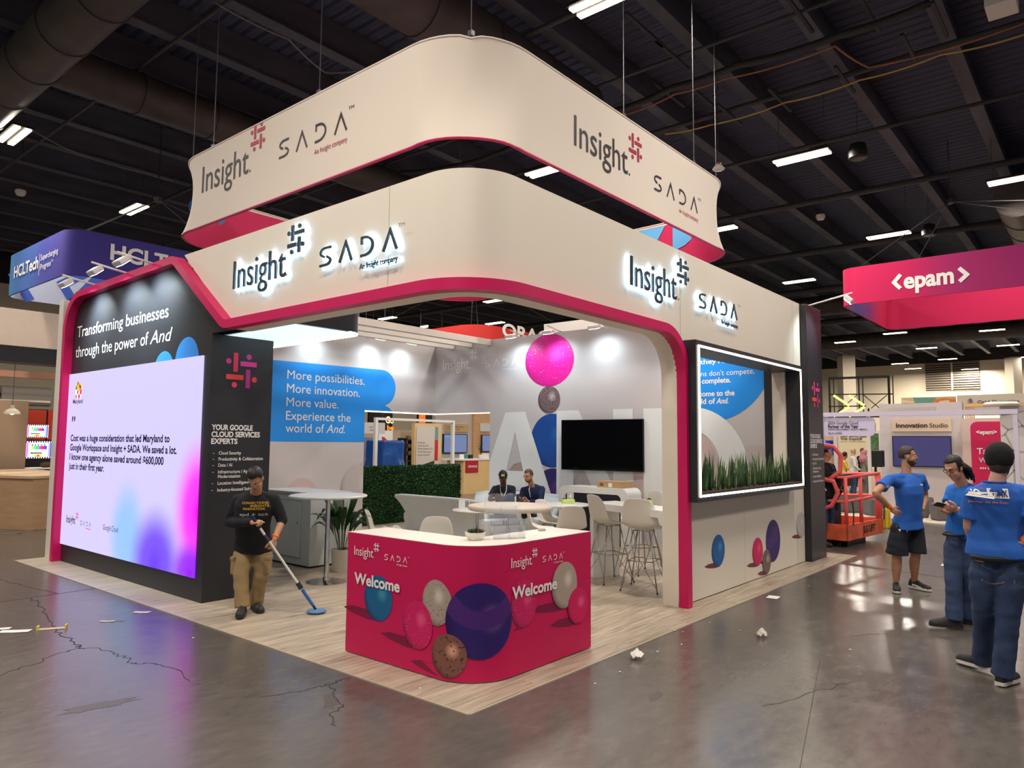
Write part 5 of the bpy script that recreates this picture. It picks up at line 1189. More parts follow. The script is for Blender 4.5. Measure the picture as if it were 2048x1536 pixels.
# far items
gd = thing('header_sign', 'pale header board lettered Grid Dynamics behind the wood canopy', 'sign', P(1985, 800, 27))
XG = P(1985, 800, 27).x
panel('board', 0, 0, 1914, 2075, 788, 830, 'x', XG, .3, mat('cream_board', (226, 216, 198), .6), parent=gd); label_text(gd, 'Grid Dynamics', 'x', XG - .01, 1955, 2039, 807, 801, dtx, .01)
fr, q = px_frame('x', XG - .02); mb = MB(); u, v = q(1940, 803); disc(mb, fr, u, v, .085, .13, .002, 18, 0); disc(mb, fr, u + .02, v + .02, .055, .09, .004, 16, 1); mb.build('emblem', [mat('emblem_ochre', (214, 160, 100), .5), mat('emblem_blue', (96, 112, 168), .5)], gd, fix=False)
wc = thing('wood_canopy', 'light wood slat canopy over the booth behind the crimson poster', 'canopy', P(1985, 806, 23)); XW = P(1985, 806, 23).x; wood_m = mat('light_oak', (222, 176, 128), .5, noise=.15, nscale=3, stretch=(1, .3, 8))
panel('canopy_edge', 0, 0, 1930, 2075, 805.5, 812, 'x', XW, .4, wood_m, parent=wc)
for i in range(6): panel('slat', 0, 0, 1931 + i * 3.4, 1933 + i * 3.4, 812, 900, 'x', XW + .1 + i * .25, .06, wood_m, True, parent=wc)
mur = thing('mural_board', 'long mural strip in ochre, teal and orange over the lilac wall', 'mural', P(1860, 800, 26)); XM = P(1860, 800, 26).x
panel('board', 0, 0, 1803, 1912, 794, 830, 'x', XM, .1, mat('mural_sand', (214, 184, 136), .6), True, parent=mur)
fr, q = px_frame('x', XM - .005); mb = MB()
for i, (pts, mi) in enumerate([([(1826, 794.5), (1872, 796), (1866, 806), (1830, 806)], 0), ([(1868, 800), (1890, 796), (1911, 799), (1911, 806), (1864, 806)], 1), ([(1804, 799), (1826, 803), (1830, 806), (1804, 806)], 2), ([(1880, 802), (1898, 800), (1900, 806), (1876, 806)], 2)]): mb.face([fr(*q(*p), .004 + .002 * i) for p in pts], mi)
mb.build('mural_print', [mat('mural_teal', (104, 158, 142), .6), mat('mural_orange', (226, 128, 72), .6), mat('mural_cream', (234, 214, 172), .6)], mur, fix=False)
gp = thing('graph_panel', 'cream booth wall reading With GraphDB behind the seated woman', 'booth wall', P(1712, 900, 27).xy.to_3d()); XP = P(1712, 900, 28.5).x
panel('wall_panel', 0, 0, 1674, 1752, 846, 985, 'x', XP, .15, mat('cream_wall', (238, 222, 186), .6), True, parent=gp)
for s, x0, x1, yb, yt, bo in (('Build GenAI Apps', 1681, 1733, 874, 869, .02), ('With GraphDB', 1681, 1724, 880, 875, .02), ('Accurate | Transparent | Explainable', 1681, 1731, 884, 882, 0)): label_text(gp, s, 'x', XP - .01, x0, x1, yb, yt, dtx, bo)
panel('edge_post', 0, 0, 1668, 1675, 846, 985, 'x', XP - .1, .3, mat('white_wall', (222, 214, 212), .6), True, parent=gp)
panel('booth_divider', 'tan booth wall beside the black tower behind the lift', 'booth wall', 1630, 1669, 862, 985, 'x', XP + .3, .1, mat('tan_wall', (222, 190, 156), .6), True)
s2 = thing('mounted_screen', 'small blue dotted screen beside the black tower', 'television', P(1656, 895, 27)); panel('display', 0, 0, 1640, 1666, 881, 907, 'x', XP + .1, .06, mat('blue_display', (6, 8, 40), .3, emit=(14, 20, 92), es=1.0), parent=s2)
fr, q = px_frame('x', XP + .095); mb = MB(); rd = random.Random(2)
for k in range(16): u, v = q(rd.uniform(1650, 1665), rd.uniform(883, 905)); disc(mb, fr, u, v, .022, .022, .003, 8)
mb.build('light_dots', mat('blue_dots', (20, 40, 200), .4, emit=(60, 90, 255), es=1.4), s2, fix=False)
grp = thing('moss_panel', 'framed green leaf panel above the black loudspeaker', 'panel', P(1749, 885, 26)); XL = P(1749, 885, 26).x
panel('frame', 0, 0, 1739, 1762, 862, 905, 'x', XL, .1, mat('white_wall', (222, 214, 212), .6), parent=grp); panel('moss', 0, 0, 1742, 1757, 867, 900, 'x', XL - .03, .04, mat('moss_green', (88, 124, 76), .9, noise=.5, nscale=9, bump=.8, bscale=10), parent=grp)
lsp = thing('loudspeaker', 'black loudspeaker on a stand beside the lilac wall', 'speaker', P(1751, 1010, 20).xy.to_3d()); XS = P(1751, 918, 19.5).x
panel('cabinet', 0, 0, 1738, 1764, 901, 934, 'x', XS, .3, spk, parent=lsp, bevel=.02); p = ONX(1751, 934, XS + .15); mb = MB(); mb.tube([p, (p.x, p.y, .02)], .03, 8); mb.build('pole', spk, lsp)
for k in range(3): a = k * 2.09; mb = MB(); mb.tube([(p.x, p.y, .5), (p.x + .45 * cos(a), p.y + .45 * sin(a), .02)], .018, 6); mb.build('leg', spk, lsp)
p = FL(1887, 1000); mb = MB(); mb.tube([(p.x, p.y, 0), (p.x, p.y, 1.62)], .016, 6); mb.lathe([(.16, 0), (.16, .02), (.01, .03)], p, 14); tag(mb.build('thin_stand', spk), 'thin black floor stand behind the long haired worker', 'stand')
mb = MB(); pts = [FL(1650, 1038), FL(1756, 1035), FL(1890, 1051), FL(1990, 1062)]; back = [p + V((16, 0, 0)) for p in pts]
for i in range(3): mb.add([p + V((0, 0, z)) for z in (.002, .03) for p in (pts[i], pts[i + 1], back[i + 1], back[i])], [(4, 5, 6, 7), (0, 1, 5, 4), (1, 2, 6, 5), (3, 0, 4, 7)])
tag(mb.build('neighbour_floor', mat('pale_planks', (216, 206, 190), .4, noise=.1, nscale=3, stretch=(.4, 3, 1))), 'pale plank floor of the booth behind the lift', 'floor', kind='structure')
gf = mat('grey_felt', (104, 102, 100), .9, noise=.06, nscale=20)
def pouf(lab, px0, px1, pyt, pyb, d=.5):
    a, b_ = FL(px0, pyb, .03), FL(px1, pyb, .03); c = (a + b_) / 2; w = (b_ - a).length; h = P((px0 + px1) / 2, pyt, dep(c)).z - .03
    yx = V((XC.x, XC.y, 0)).normalized(); fd = V((-ZC.x, -ZC.y, 0)).normalized(); mb = MB(); mb.obox(c + fd * w * .5 + V((0, 0, h / 2 + .002)), (w, w, h), yx, fd, (0, 0, 1)); tag(mb.build('pouf', gf, bevel=.05, seg=3, smooth_angle=30), lab, 'pouf', 'grey felt poufs by the lilac wall')
pouf('grey pouf seen through the lift rails, front one', 1690, 1727, 991, 1026); pouf('grey pouf behind the front pouf at the lift rails', 1726, 1744, 987, 1019); pouf('grey pouf right behind the lift basket end', 1742, 1776, 998, 1032)
pouf('front grey pouf between the first two workers', 1845, 1860, 1000, 1036); pouf('rear grey pouf between the first two workers', 1858, 1870, 995, 1029); pouf('grey pouf partly behind the long haired worker', 1875, 1900, 1007, 1042)

# ---------------------------------------------------------------- orange lift basket
li = thing('lift_basket', 'pink and orange aerial lift basket beside the black tower', 'lift', (10.8, .6, 0))
K = V((9.913, .327, 0)); ex = (V((11.695, .169, 0)) - K).normalized(); ey = V((-ex.y, ex.x, 0)); LL, LW = 1.79, .85
lp = lambda u, v, z: K + ex * u + ey * v + V((0, 0, z))
org = mat('lift_orange', (226, 96, 60), .5, noise=.3, nscale=5); pnk = mat('lift_rail_pink', (246, 104, 104), .45, noise=.12, nscale=8); steel_d = mat('dark_steel', (60, 54, 52), .5, metal=.4)
mb = MB()
for u0, u1, v0, v1 in ((0, LL, 0, .03), (0, LL, LW - .03, LW), (0, .03, 0, LW), (LL - .03, LL, 0, LW)): mb.obox(lp((u0 + u1) / 2, (v0 + v1) / 2, .26), (u1 - u0, v1 - v0, .28), ex, ey, (0, 0, 1))
mb.obox(lp(LL / 2, LW / 2, .14), (LL - .02, LW - .02, .04), ex, ey, (0, 0, 1)); mb.build('tray', org, li, bevel=.006)
for u, v in ((.04, .03), (LL * .42, .03), (LL - .22, .03), (LL - .05, .03), (.04, LW - .03), (LL - .05, LW - .03), (LL * .5, LW - .03)): mb = MB(); mb.tube([lp(u, v, .38), lp(u, v, 1.22)], .032 if v < .1 else .026, 8); mb.build('upright', pnk, li, smooth=True)
for z in (1.22, .80):
    mb = MB(); mb.tube([lp(.04, .03, z), lp(LL - .05, .03, z + .03), lp(LL - .05, LW - .03, z), lp(.04, LW - .03, z), lp(.04, .03, z)], .028, 8); mb.build('rail', pnk, li, smooth=True)
mb = MB(); mb.tube([lp(-.05, .5, .62), lp(-.02, .25, .72), lp(0, .15, .95), lp(-.05, .2, 1.15), lp(-.12, .5, 1.22)], .04, 10); mb.tube([lp(-.08, .30, 1.15), lp(.05, .12, 1.32), lp(.06, .10, 1.60), lp(-.02, .2, 1.76), lp(-.2, .5, 1.80)], .04, 10); mb.build('bent_guard', pnk, li, smooth=True)
mb = MB(); mb.obox(lp(.32, .25, 1.16), (.5, .28, .22), ex, ey, (0, 0, 1)); mb.obox(lp(.1, .3, 1.24), (.22, .25, .14), ex, ey, (0, 0, 1)); mb.build('control_box', spk, li, bevel=.02)
mb = MB(); mb.tube([lp(.3, .3, 1.05), lp(.34, .32, .62)], .05, 8); mb.tube([lp(.55, .2, 1.1), lp(.12, .3, .72)], .03, 6); mb.build('harness', spk, li)
fL = Plane(lp(0, -.004, 0), ex, -ey); mb = MB(); put_text(mb, 'JLG LIFT', fL, .72, .21, .12, .62, .03, 0, .003); mb.build('lift_lettering', mat('black_stencil', (34, 28, 26), .6), li, fix=False)
for u in (.22, LL - .01): mb = MB(); mb.tube([lp(u, -.012, .80), lp(u + .03, -.02, .6), lp(u + .02, -.012, .38)], .012, 6); mb.build('strap', mat('blue_strap', (44, 52, 70), .7), li)
mb = MB(); mb.obox(lp(LL / 2, LW / 2, .06), (.9, .5, .12), ex, ey, (0, 0, 1)); mb.build('lift_foot', steel_d, li)
mb = MB(); mb.obox(lp(.55, .55, .47), (.5, .3, .60), ex, ey, (0, 0, 1)); tag(mb.build('tool_tote', mat('navy_tote', (30, 34, 54), .7), bevel=.02), 'navy tool tote standing inside the lift basket', 'bag')
rd = random.Random(8); c = lp(LL + .02, -.02, .32)
mb = MB(); mb.grid(lambda u, v: lp(LL + .03 + .05 * sin(9 * u) * v, -.05 + .12 * (u - .5), .60 - .40 * v - .05 * abs(u - .5)), 8, 8); o = mb.build('rag', mat('yellow_rag', (232, 206, 60), .8), fix=False, smooth=True); tag(o, 'yellow rag hanging on the lift basket end', 'rag'); sd = o.modifiers.new('t', 'SOLIDIFY'); sd.thickness = .02

# ---------------------------------------------------------------- LEFT: blue violet sign and the wood booth
hc = grad_mat('sign_blue_violet', [(0, (62, 52, 140)), (.25, (60, 62, 150)), (.7, (64, 108, 176)), (1, (76, 140, 190))], 1, .2, 4.2); hci = mat('sign_pale_inside', (182, 190, 214), .8)
hs = box_banner('hanging_sign', 'blue violet hanging sign lettered HCLTech behind the LED wall', 1.76, 9.5, 13.16, 17.3, 5.2, 6.18, .42, hc, hci, (4.4, 15.2, 7.9))
for s, x0, x1, yb0, yt0, m in (('HCLTech', 28, 76.5, 555, 534, white_ink),): 
    fr, q = px_frame('x', 1.75); u0, v0 = q(28, 555.5); u1, v1 = q(76.5, 536.5); _, vt = q(28, 534); mb = MB(); put_text(mb, s, fr, u0, (v0 + v1) / 2, vt - v0, u1 - u0, .025, 0, .006); mb.build('lettering', white_ink, hs, fix=False)
    mb = MB(); u, v = q(79, 527); rect(mb, fr, u, u + .02, v - .28, v + .22, .006); ua, _ = q(82, 520); ub, _ = q(117, 500)
    put_text(mb, 'Supercharging', fr, ua, v + .05, .13, ub - ua, 0, 0, .006); put_text(mb, 'Progress', fr, ua, v - .16, .13, (ub - ua) * .62, 0, 0, .006); put_text(mb, 'TM', fr, ua + (ub - ua) * .64, v - .09, .05, .1, 0, 0, .006); mb.build('tagline_lettering', white_ink, hs, fix=False)
fr, q = px_frame('y', 13.15); u0, v0 = q(220, 518); u1, _ = q(325, 522); _, vt = q(222, 492); mb = MB(); put_text(mb, 'HCLTech', fr, u0, v0, .33, (u1 - u0) * 1.72, .03, 0, .006); mb.build('lettering', white_ink, hs, fix=False)
fr = FY(17.25); mb = MB()
for x in (2.3, 3.35): stroke(mb, fr, [(x, 5.2), (x - .35, 5.75), (x + .2, 6.15)], .22, .004)
stroke(mb, fr, [(3.2, 5.2), (3.75, 5.95), (4.6, 6.1), (5.2, 5.7)], .24, .004); mb.build('chevron_print', mat('print_royal_blue', (58, 88, 178), .7), hs, fix=False)
beige_f = mat('beige_fascia', (218, 200, 184), .6, noise=.03); oak = mat('counter_oak', (206, 166, 128), .5, noise=.12, nscale=2, stretch=(1, 1, 6)); pinkoak = mat('pink_oak', (204, 152, 128), .5, noise=.12, nscale=2, stretch=(.5, 3, 3))
lf = thing('booth_header', 'beige header of the left booth with navy band below', 'exhibition booth', (0, 15, 3.4))
mb = MB(); mb.box(-9, 2.4, 15, 15.5, 3.80, 4.61); mb.build('header_panel', beige_f, lf); mb = MB(); mb.box(-9, 2.4, 15.02, 15.6, 3.45, 3.80); mb.build('navy_band', navy_m, lf)
for x in (-8.8, 2.5): mb = MB(); mb.box(x - .1, x + .1, 15.2, 15.4, 0, 3.46); mb.build('post', beige_f, lf)
mb = MB(); mb.box(-9, 2.9, 17, 17.25, ONY(60, 756, 17).z, ONY(60, 746, 17).z + .03); tag(mb.build('wood_beam', pinkoak), 'pinkish wood beam under the navy band of the left booth', 'beam', kind='thing')
panel('booth_divider', 'taupe panel behind the pendant lamp of the left booth', 'booth wall', -60, 53, 800, 965, 'y', 18.5, .1, mat('taupe_panel', (176, 148, 122), .7, noise=.05, nscale=1), True)
panel('wall_ledge', 'pale ledge running under the fat pipes of the left booth', 'ledge', -40, 101, 799, 803, 'y', 19.5, .4, beige_f)
rc = thing('red_cabinet', 'orange red cabinet bank behind the two test pattern screens', 'cabinet', (3.2, 20.5, 0)); redm = mat('cabinet_red', (206, 62, 36), .35)
panel('body', 0, 0, 52, 125, 819, 965, 'y', 20.5, .5, mat('cabinet_black', (26, 26, 28), .5), True, parent=rc)
for a, b_ in ((54, 92), (95, 120)): panel('door', 0, 0, a, b_, 820, 880, 'y', 20.46, .04, redm, parent=rc, bevel=.01)
cb9 = [mat('bar_' + n_, c, .4, emit=c, es=1.0) for n_, c in (('white', (226, 226, 240)), ('yellow', (214, 214, 60)), ('cyan', (70, 206, 214)), ('green', (60, 206, 90)), ('magenta', (214, 60, 206)), ('red', (214, 50, 50)), ('blue', (60, 70, 214)), ('black', (18, 18, 24)), ('grey', (150, 160, 190)), ('pink', (206, 120, 214)))]
def test_screen(lab, px0, px1, py0, py1):
    t = thing('mounted_screen', lab, 'television', ONY((px0 + px1) / 2, py1, 19.6)); panel('casing', 0, 0, px0 - .6, px1 + .6, py0 - .6, py1 + .6, 'y', 19.62, .07, spk, parent=t)
    a, b_ = ONY(px0, (py0 + py1) / 2, 19.6), ONY(px1, (py0 + py1) / 2, 19.6); z1, z0 = ONY(px0, py0, 19.6).z, ONY(px0, py1, 19.6).z; fr = FY(19.61, a.x, z0); W_, H_ = b_.x - a.x, z1 - z0; mb = MB()
    rect(mb, fr, 0, W_, 0, H_, 0, 0)
    for i in range(11): rect(mb, fr, W_ * i / 11, W_ * (i + .5) / 11, 0, H_ * .09, .002, 7); rect(mb, fr, W_ * i / 11, W_ * (i + .5) / 11, H_ * .91, H_, .002, 7)
    rect(mb, fr, W_ * .03, W_ * .10, H_ * .1, H_ * .9, .002, 9); rect(mb, fr, W_ * .86, W_ * .91, H_ * .1, H_ * .9, .002, 8); rect(mb, fr, W_ * .92, W_ * .97, H_ * .1, H_ * .9, .002, 6)
    disc(mb, fr, W_ / 2, H_ / 2, W_ * .31, H_ * .44, .003, 26, 8); disc(mb, fr, W_ / 2, H_ / 2, W_ * .295, H_ * .42, .004, 26, 0)
    for i, mi in enumerate((1, 2, 3, 4, 5, 6)): rect(mb, fr, W_ * (.20 + .10 * i), W_ * (.30 + .10 * i), H_ * .52, H_ * .72, .005, mi)
    for i in range(5): rect(mb, fr, W_ * (.22 + .115 * i), W_ * (.27 + .115 * i), H_ * .74, H_ * .80, .005, 7)
    rect(mb, fr, W_ * .2, W_ * .62, H_ * .28, H_ * .34, .005, 7); rect(mb, fr, W_ * .34, W_ * .64, H_ * .10, H_ * .24, .005, 1); rect(mb, fr, W_ * .44, W_ * .53, H_ * .1, H_ * .2, .006, 5); mb.build('test_pattern', cb9, t, fix=False)
test_screen('upper small screen showing a coloured test pattern left of the LED wall', 53.5, 97, 849, 875); test_screen('lower larger screen showing a coloured test pattern left of the LED wall', 51, 104, 882, 917)
pd = thing('pendant_lamp', 'cream dome pendant lamp hanging over the wood counter', 'lamp', ONY(24, 822, 15.3)); c = ONY(24, 828, 15.3)
mb = MB(); mb.lathe([(.155, 0), (.15, .05), (.10, .10), (.045, .13), (.04, .16), (.06, .17), (.02, .19), (.001, .19)], c, 24, cap0=False); mb.build('shade', mat('cream_enamel', (222, 212, 194), .4), pd, smooth_angle=40)
mb = MB(); mb.tube([c + V((0, 0, .18)), (c.x, c.y, 3.45)], .006, 5); mb.build('cord', wire_m, pd)
mb = MB(); mb.ell(c + V((0, 0, .03)), (.05, .05, .05), nu=10, nv=6); mb.build('bulb', mat('warm_bulb', (255, 230, 170), .4, emit=(255, 214, 140), es=4.0), pd, smooth=True)
wcn = thing('wood_counter', 'pale oak reception counter at the left picture edge', 'counter', (1.6, 13.4, 0))
mb = MB(); mb.prism([(1.33, 12.98), (2.4, 13.55), (2.4, 16.5), (-.4, 16.5), (-.4, 14.4)] if False else [(1.33, 12.98), (2.45, 13.45), (2.45, 17), (-2.2, 17), (-2.2, 17.0), (.2, 15.9)], hz, .0, 1.0); mb.build('counter_body', oak, wcn)
mb = MB(); mb.prism([(1.30, 12.93), (2.47, 13.42), (2.47, 17.02), (-2.24, 17.02), (.16, 15.88)], hz, 1.0, 1.05); mb.build('counter_top', mat('counter_oak_top', (224, 192, 158), .5), wcn)
c = ONY(72, 938, 17.8); mb = MB(); mb.lathe([(.01, 0), (.38, .0), (.40, .02), (.38, .035), (.01, .035)], (c.x + .15, c.y, c.z), 30); mb.tube([(c.x + .15, c.y, c.z), (c.x + .15, c.y, .02)], .03, 8); mb.lathe([(.24, 0), (.24, .015), (.01, .02)], (c.x + .15, c.y, 0), 20); tag(mb.build('cafe_table', lacq), 'white round standing table behind the oak counter', 'table')
mb = MB(); mb.ell((c.x + .22, c.y, c.z + .10), (.14, .1, .075), nu=12, nv=8); tag(mb.build('brown_bag', mat('brown_bag', (88, 54, 40), .7), smooth=True), 'brown bag lying on the white standing table', 'bag')
cable('power_cable', 'pale cable lying on the floor along the oak counter', [FL(-10, 1066, .01), FL(40, 1066, .01), FL(75, 1058, .01), FL(96, 1054, .01)], .012, grey_c)

# ---------------------------------------------------------------- BEYOND: booth seen through the opening
rs_m = mat('sign_red', (190, 40, 36), .7)
c1 = P(957, 660, 24); x0, y0 = c1.x, c1.y
ors = box_banner('hanging_sign', 'red hanging sign with white letters seen over the AND wall', x0, x0 + 8, y0, y0 + 8, 5.0, P(957, 645, 24).z, .9, rs_m, rs_m, (x0 + 4, y0 + 4, 8.6))
mb = MB(); put_text(mb, 'ORACLE', FY(y0 - .005), x0 + 1.2, 5.45, .45, 3.6, .03, 0, .006); mb.build('lettering', white_ink, ors, fix=False)
mb = MB(); put_text(mb, 'ORACLE', FX(x0 - .005), -(y0 + 6), 5.45, .45, 3.6, .03, 0, .006); mb.build('lettering', white_ink, ors, fix=False)
YB = 17.0
back = thing('booth_backwall', 'pale grey booth wall seen through the corner opening', 'booth wall', (18, YB + 2, 0))
panel('wall_panel', 0, 0, 870, 950, 826, 975, 'y', 19.0, .2, mat('stone_wall', (206, 198, 190), .6), True, parent=back); panel('oak_panel', 0, 0, 947, 1010, 820, 975, 'y', 18.9, .2, wood_m, True, parent=back)
panel('tan_plate', 0, 0, 891, 937, 848, 864, 'y', 18.96, .03, mat('ochre_plate', (208, 178, 126), .6), parent=back); label_text(back, 'Access data management and', 'y', 18.95, 893, 926, 854, 851.5, dtx, 0); label_text(back, 'build trust at scale', 'y', 18.95, 893, 919, 859, 856.5, dtx, 0)
panel('white_plate', 0, 0, 961, 985, 847, 863, 'y', 18.86, .03, lacq, parent=back)
t3 = thing('mounted_screen', 'pale blue screen on the booth wall seen through the opening', 'television', ONY(911, 905, 18.9)); panel('casing', 0, 0, 887, 935, 868, 906, 'y', 18.88, .07, spk, parent=t3); panel('display', 0, 0, 888.5, 933.5, 869.5, 904.5, 'y', 18.87, .006, mat('pale_blue_display', (60, 74, 110), .3, emit=(112, 126, 168), es=.8), parent=t3)
label_text(t3, 'Supercharge', 'y', 18.862, 891, 905, 874.5, 872.5, white_ink, .02)
t4 = thing('mounted_screen', 'screen half hidden by the AND wall behind the leafy plant', 'television', ONY(972, 905, 18.8)); panel('casing', 0, 0, 964, 995, 870, 903, 'y', 18.78, .06, spk, parent=t4); panel('display', 0, 0, 965, 994, 871, 902, 'y', 18.77, .006, mat('pale_blue_display', (60, 74, 110), .3), parent=t4)
oc = thing('oak_counter', 'oak counter with red sign seen through the corner opening', 'counter', ONY(955, 975, 14.0).xy.to_3d())
panel('counter_body', 0, 0, 927, 990, 920, 969, 'y', 14.0, .8, mat('ochre_oak', (222, 188, 134), .5, noise=.06, nscale=2), True, parent=oc); panel('counter_top', 0, 0, 921, 992, 917.5, 920.5, 'y', 13.97, .9, lacq, parent=oc); panel('red_sign', 0, 0, 932, 957, 921, 945, 'y', 13.96, .03, mat('sign_red_gloss', (178, 28, 40), .4), parent=oc, bevel=.03); label_text(oc, 'ORACLE', 'y', 13.95, 936, 954, 935, 931, white_ink, .03)
for px, w, h, lab, m in ((926, 4, 9, 'small white cup on the far oak counter', lacq), (934, 4, 9, 'green carton on the far oak counter', mat('teal_box', (70, 130, 110), .5)), (943, 6, 8, 'black tablet on the far oak counter', spk), (972, 12, 11, 'white box on the far oak counter beside the plant', lacq)):
    tag(panel('counter_item', 0, 0, px - w / 2, px + w / 2, 917.5 - h, 917.5, 'y', 14.3, .12, m), lab, 'small item')
fp = thing('potted_tree', 'leafy potted plant on the far oak counter', 'plant', ONY(961, 917, 14.4)); c = ONY(961, 917.5, 14.4); mb = MB(); mb.lathe([(.06, 0), (.085, .14), (.08, .15), (.01, .14)], c, 16); mb.build('pot', pot_m, fp, smooth_angle=40)
rd = random.Random(13); mb = MB()
for k in range(46):
    a = rd.uniform(0, 6.28); z = rd.uniform(.15, .55); d = V((cos(a), sin(a), rd.uniform(-.1, .7))).normalized(); s_ = V((-sin(a), cos(a), 0)); L = rd.uniform(.08, .15) * (1.1 - abs(z - .35)); p = c + V((0, 0, z)); mb.face([p, p + d * L * .5 + s_ * L * .3, p + d * L, p + d * L * .5 - s_ * L * .3])
mb.tube([c + V((0, 0, .12)), c + V((.01, 0, .5))], .012, 6); o = mb.build('foliage', leaf_d, fp, fix=False)
st = thing('poster_stand', 'tall oak framed poster stand in the booth beyond the hedge', 'poster stand', ONY(855, 930, 15.5).xy.to_3d())
panel('oak_frame', 0, 0, 829, 883, 847, 935, 'y', 15.5, .15, mat('ochre_oak', (222, 188, 134), .5), True, parent=st); fr, q = px_frame('y', 15.48); mb = MB(); u0, v1 = q(833, 852); u1, v0 = q(877, 930); mb.prism(rrect(u0, u1, .3, v1, .1), fr, 0, .012); mb.build('poster', mat('poster_grey', (206, 198, 190), .6), st)
mb = MB(); a = [q(*p) for p in ((870, 853), (876, 855), (876, 881), (869, 879))]; mb.face([fr(u, v, .016) for u, v in a], 0); a = [q(*p) for p in ((869, 879), (876, 881), (875, 921), (868, 921))]; mb.face([fr(u, v, .016) for u, v in a], 1); a = [q(*p) for p in ((846, 929), (868, 921), (868, 932), (846, 932))]; mb.face([fr(u, v, .016) for u, v in a], 2); mb.build('poster_print', [mat('poster_teal', (110, 150, 144), .6), mat('poster_red', (190, 44, 48), .6), mat('poster_green', (36, 58, 50), .6)], st, fix=False)
for i, (s, x1) in enumerate((('Accelerate', 850), ('innovation with', 857), ('Oracle Database 23ai', 866), ('Vector Search and', 862), ('Google Vertex AI', 859))): label_text(st, s, 'y', 15.46, 835, x1, 886.5 + i * 6.2, 883 + i * 6.2, mat('poster_text', (120, 112, 106), .6), 0)
bx = thing('wrapped_pallet', 'pallet of goods wrapped in glossy blue plastic beyond the hedge', 'pallet', ONY(790, 930, 13.6).xy.to_3d())
a, b_ = ONY(768, 905, 13.6), ONY(815, 905, 13.6); ztop = ONY(790, 881, 13.6).z; c = (a + b_) / 2
def tarp(u, v):
    t = 2 * pi * u; w = (b_.x - a.x) / 2 * (1.35 - .40 * min(1, v * 1.6)) ; k = max(abs(cos(t)), abs(sin(t))) ** .8; n_ = noise.noise(V((cos(t) * 2.2, sin(t) * 2.2, v * 4))) * .06
    r_ = w / k + n_; top = 1 if v < .92 else max(0, (1 - v) / .08); return V((c.x + r_ * cos(t) * top, c.y + .5 + r_ * sin(t) * top, ztop * min(1, v / .92) + n_ * .3))
mb = MB(); mb.grid(tarp, 64, 40); mb.build('blue_wrap', mat('blue_plastic', (20, 74, 150), .22, bump=.8, bscale=14), bx, smooth=True, fix=False)
gb = thing('hanging_board', 'black board with white and orange letters beyond the opening', 'sign', ONY(760, 860, 20)); panel('board', 0, 0, 738, 785, 822, 861, 'y', 20.0, .1, mat('board_black', (26, 22, 24), .5), parent=gb); label_text(gb, 'Go', 'y', 19.99, 771, 787, 846, 833, mat('lit_cream', (240, 220, 190), .5, emit=(255, 226, 180), es=.7), .03); label_text(gb, 'be', 'y', 19.99, 774, 787, 860, 850, mat('lit_orange', (230, 130, 50), .5, emit=(250, 150, 60), es=.8), .03)
fb_ = thing('hanging_board', 'dark board with orange flame columns beyond the opening', 'sign', ONY(860, 846, 22)); panel('board', 0, 0, 836, 883, 822, 846, 'y', 22.0, .1, mat('board_black', (26, 22, 24), .5), parent=fb_)
for a_, b2 in ((838, 851), (870, 881)): panel('flame_print', 0, 0, a_, b2, 822, 846, 'y', 21.98, .01, mat('flame_orange', (236, 126, 40), .5, emit=(236, 116, 30), es=.5, noise=.4, nscale=3, stretch=(6, 1, .6)), parent=fb_)
panel('booth_divider', 'wide cream wall far behind the blue wrapped pallet', 'booth wall', 700, 890, 860, 930, 'y', 23.0, .2, mat('cream_far', (214, 196, 168), .6), True)
rb = thing('arc_panel', 'white panel with red arc print left of the blue pallet', 'panel', ONY(772, 930, 17.5).xy.to_3d()); panel('board', 0, 0, 757, 785, 861, 930, 'y', 17.5, .1, lacq, True, parent=rb); fr, q = px_frame('y', 17.49); u, v = q(764, 893); mb = MB(); mb.face([fr(u + .30 * cos(radians(a)), v + .36 * sin(radians(a)), .004) for a in range(-20, 95, 8)] + [fr(u, v, .004)]); mb.build('red_arc', mat('arc_red', (206, 44, 34), .6), rb, fix=False)
gs = thing('grey_screen', 'tall grey blue display panel left of the white frame post', 'display', ONY(742, 930, 15.0).xy.to_3d()); panel('display', 0, 0, 722, 752, 875, 930, 'y', 15.0, .1, mat('slate_display', (116, 116, 132), .4, emit=(96, 96, 120), es=.4), True, parent=gs); panel('blue_edge', 0, 0, 748, 752.5, 878, 930, 'y', 14.98, .02, mat('periwinkle', (150, 156, 224), .4, emit=(140, 150, 230), es=.6), True, parent=gs)
hb = thing('hanging_board', 'grey board with faint text over the grey display', 'sign', ONY(745, 866, 14.5)); panel('board', 0, 0, 722, 770, 845, 867, 'y', 14.5, .05, mat('grey_board', (200, 194, 188), .6), parent=hb); label_text(hb, 'work made', 'y', 14.49, 738, 753, 855, 852, dtx, 0); label_text(hb, 'without limit', 'y', 14.49, 740, 757, 861, 858, dtx, 0)
pf = thing('portal_frame', 'white square tube portal frame just beyond the hedge', 'frame', ONY(830, 930, 13.0).xy.to_3d())
a, b_ = ONY(752, 840, 13), ONY(906, 840, 13); zt = ONY(830, 838, 13).z
mb = MB(); mb.box(a.x - .04, b_.x + .04, 12.96, 13.04, zt - .07, zt); mb.build('rail', lacq, pf)
for x in (a.x, b_.x): mb = MB(); mb.box(x - .045, x + .045, 12.955, 13.045, 0, zt); mb.build('post', lacq, pf)
for t_, xs, py, yy in ((gb, (742, 781), 822, 20.05), (fb_, (838, 881), 822, 22.05), (hb, (727, 765), 845, 14.52)):
    for px in xs: p = ONY(px, py, yy); mb = MB(); mb.tube([p, (p.x, p.y, 9.97)], .01, 5); mb.build('hanging_wire', wire_m, t_)
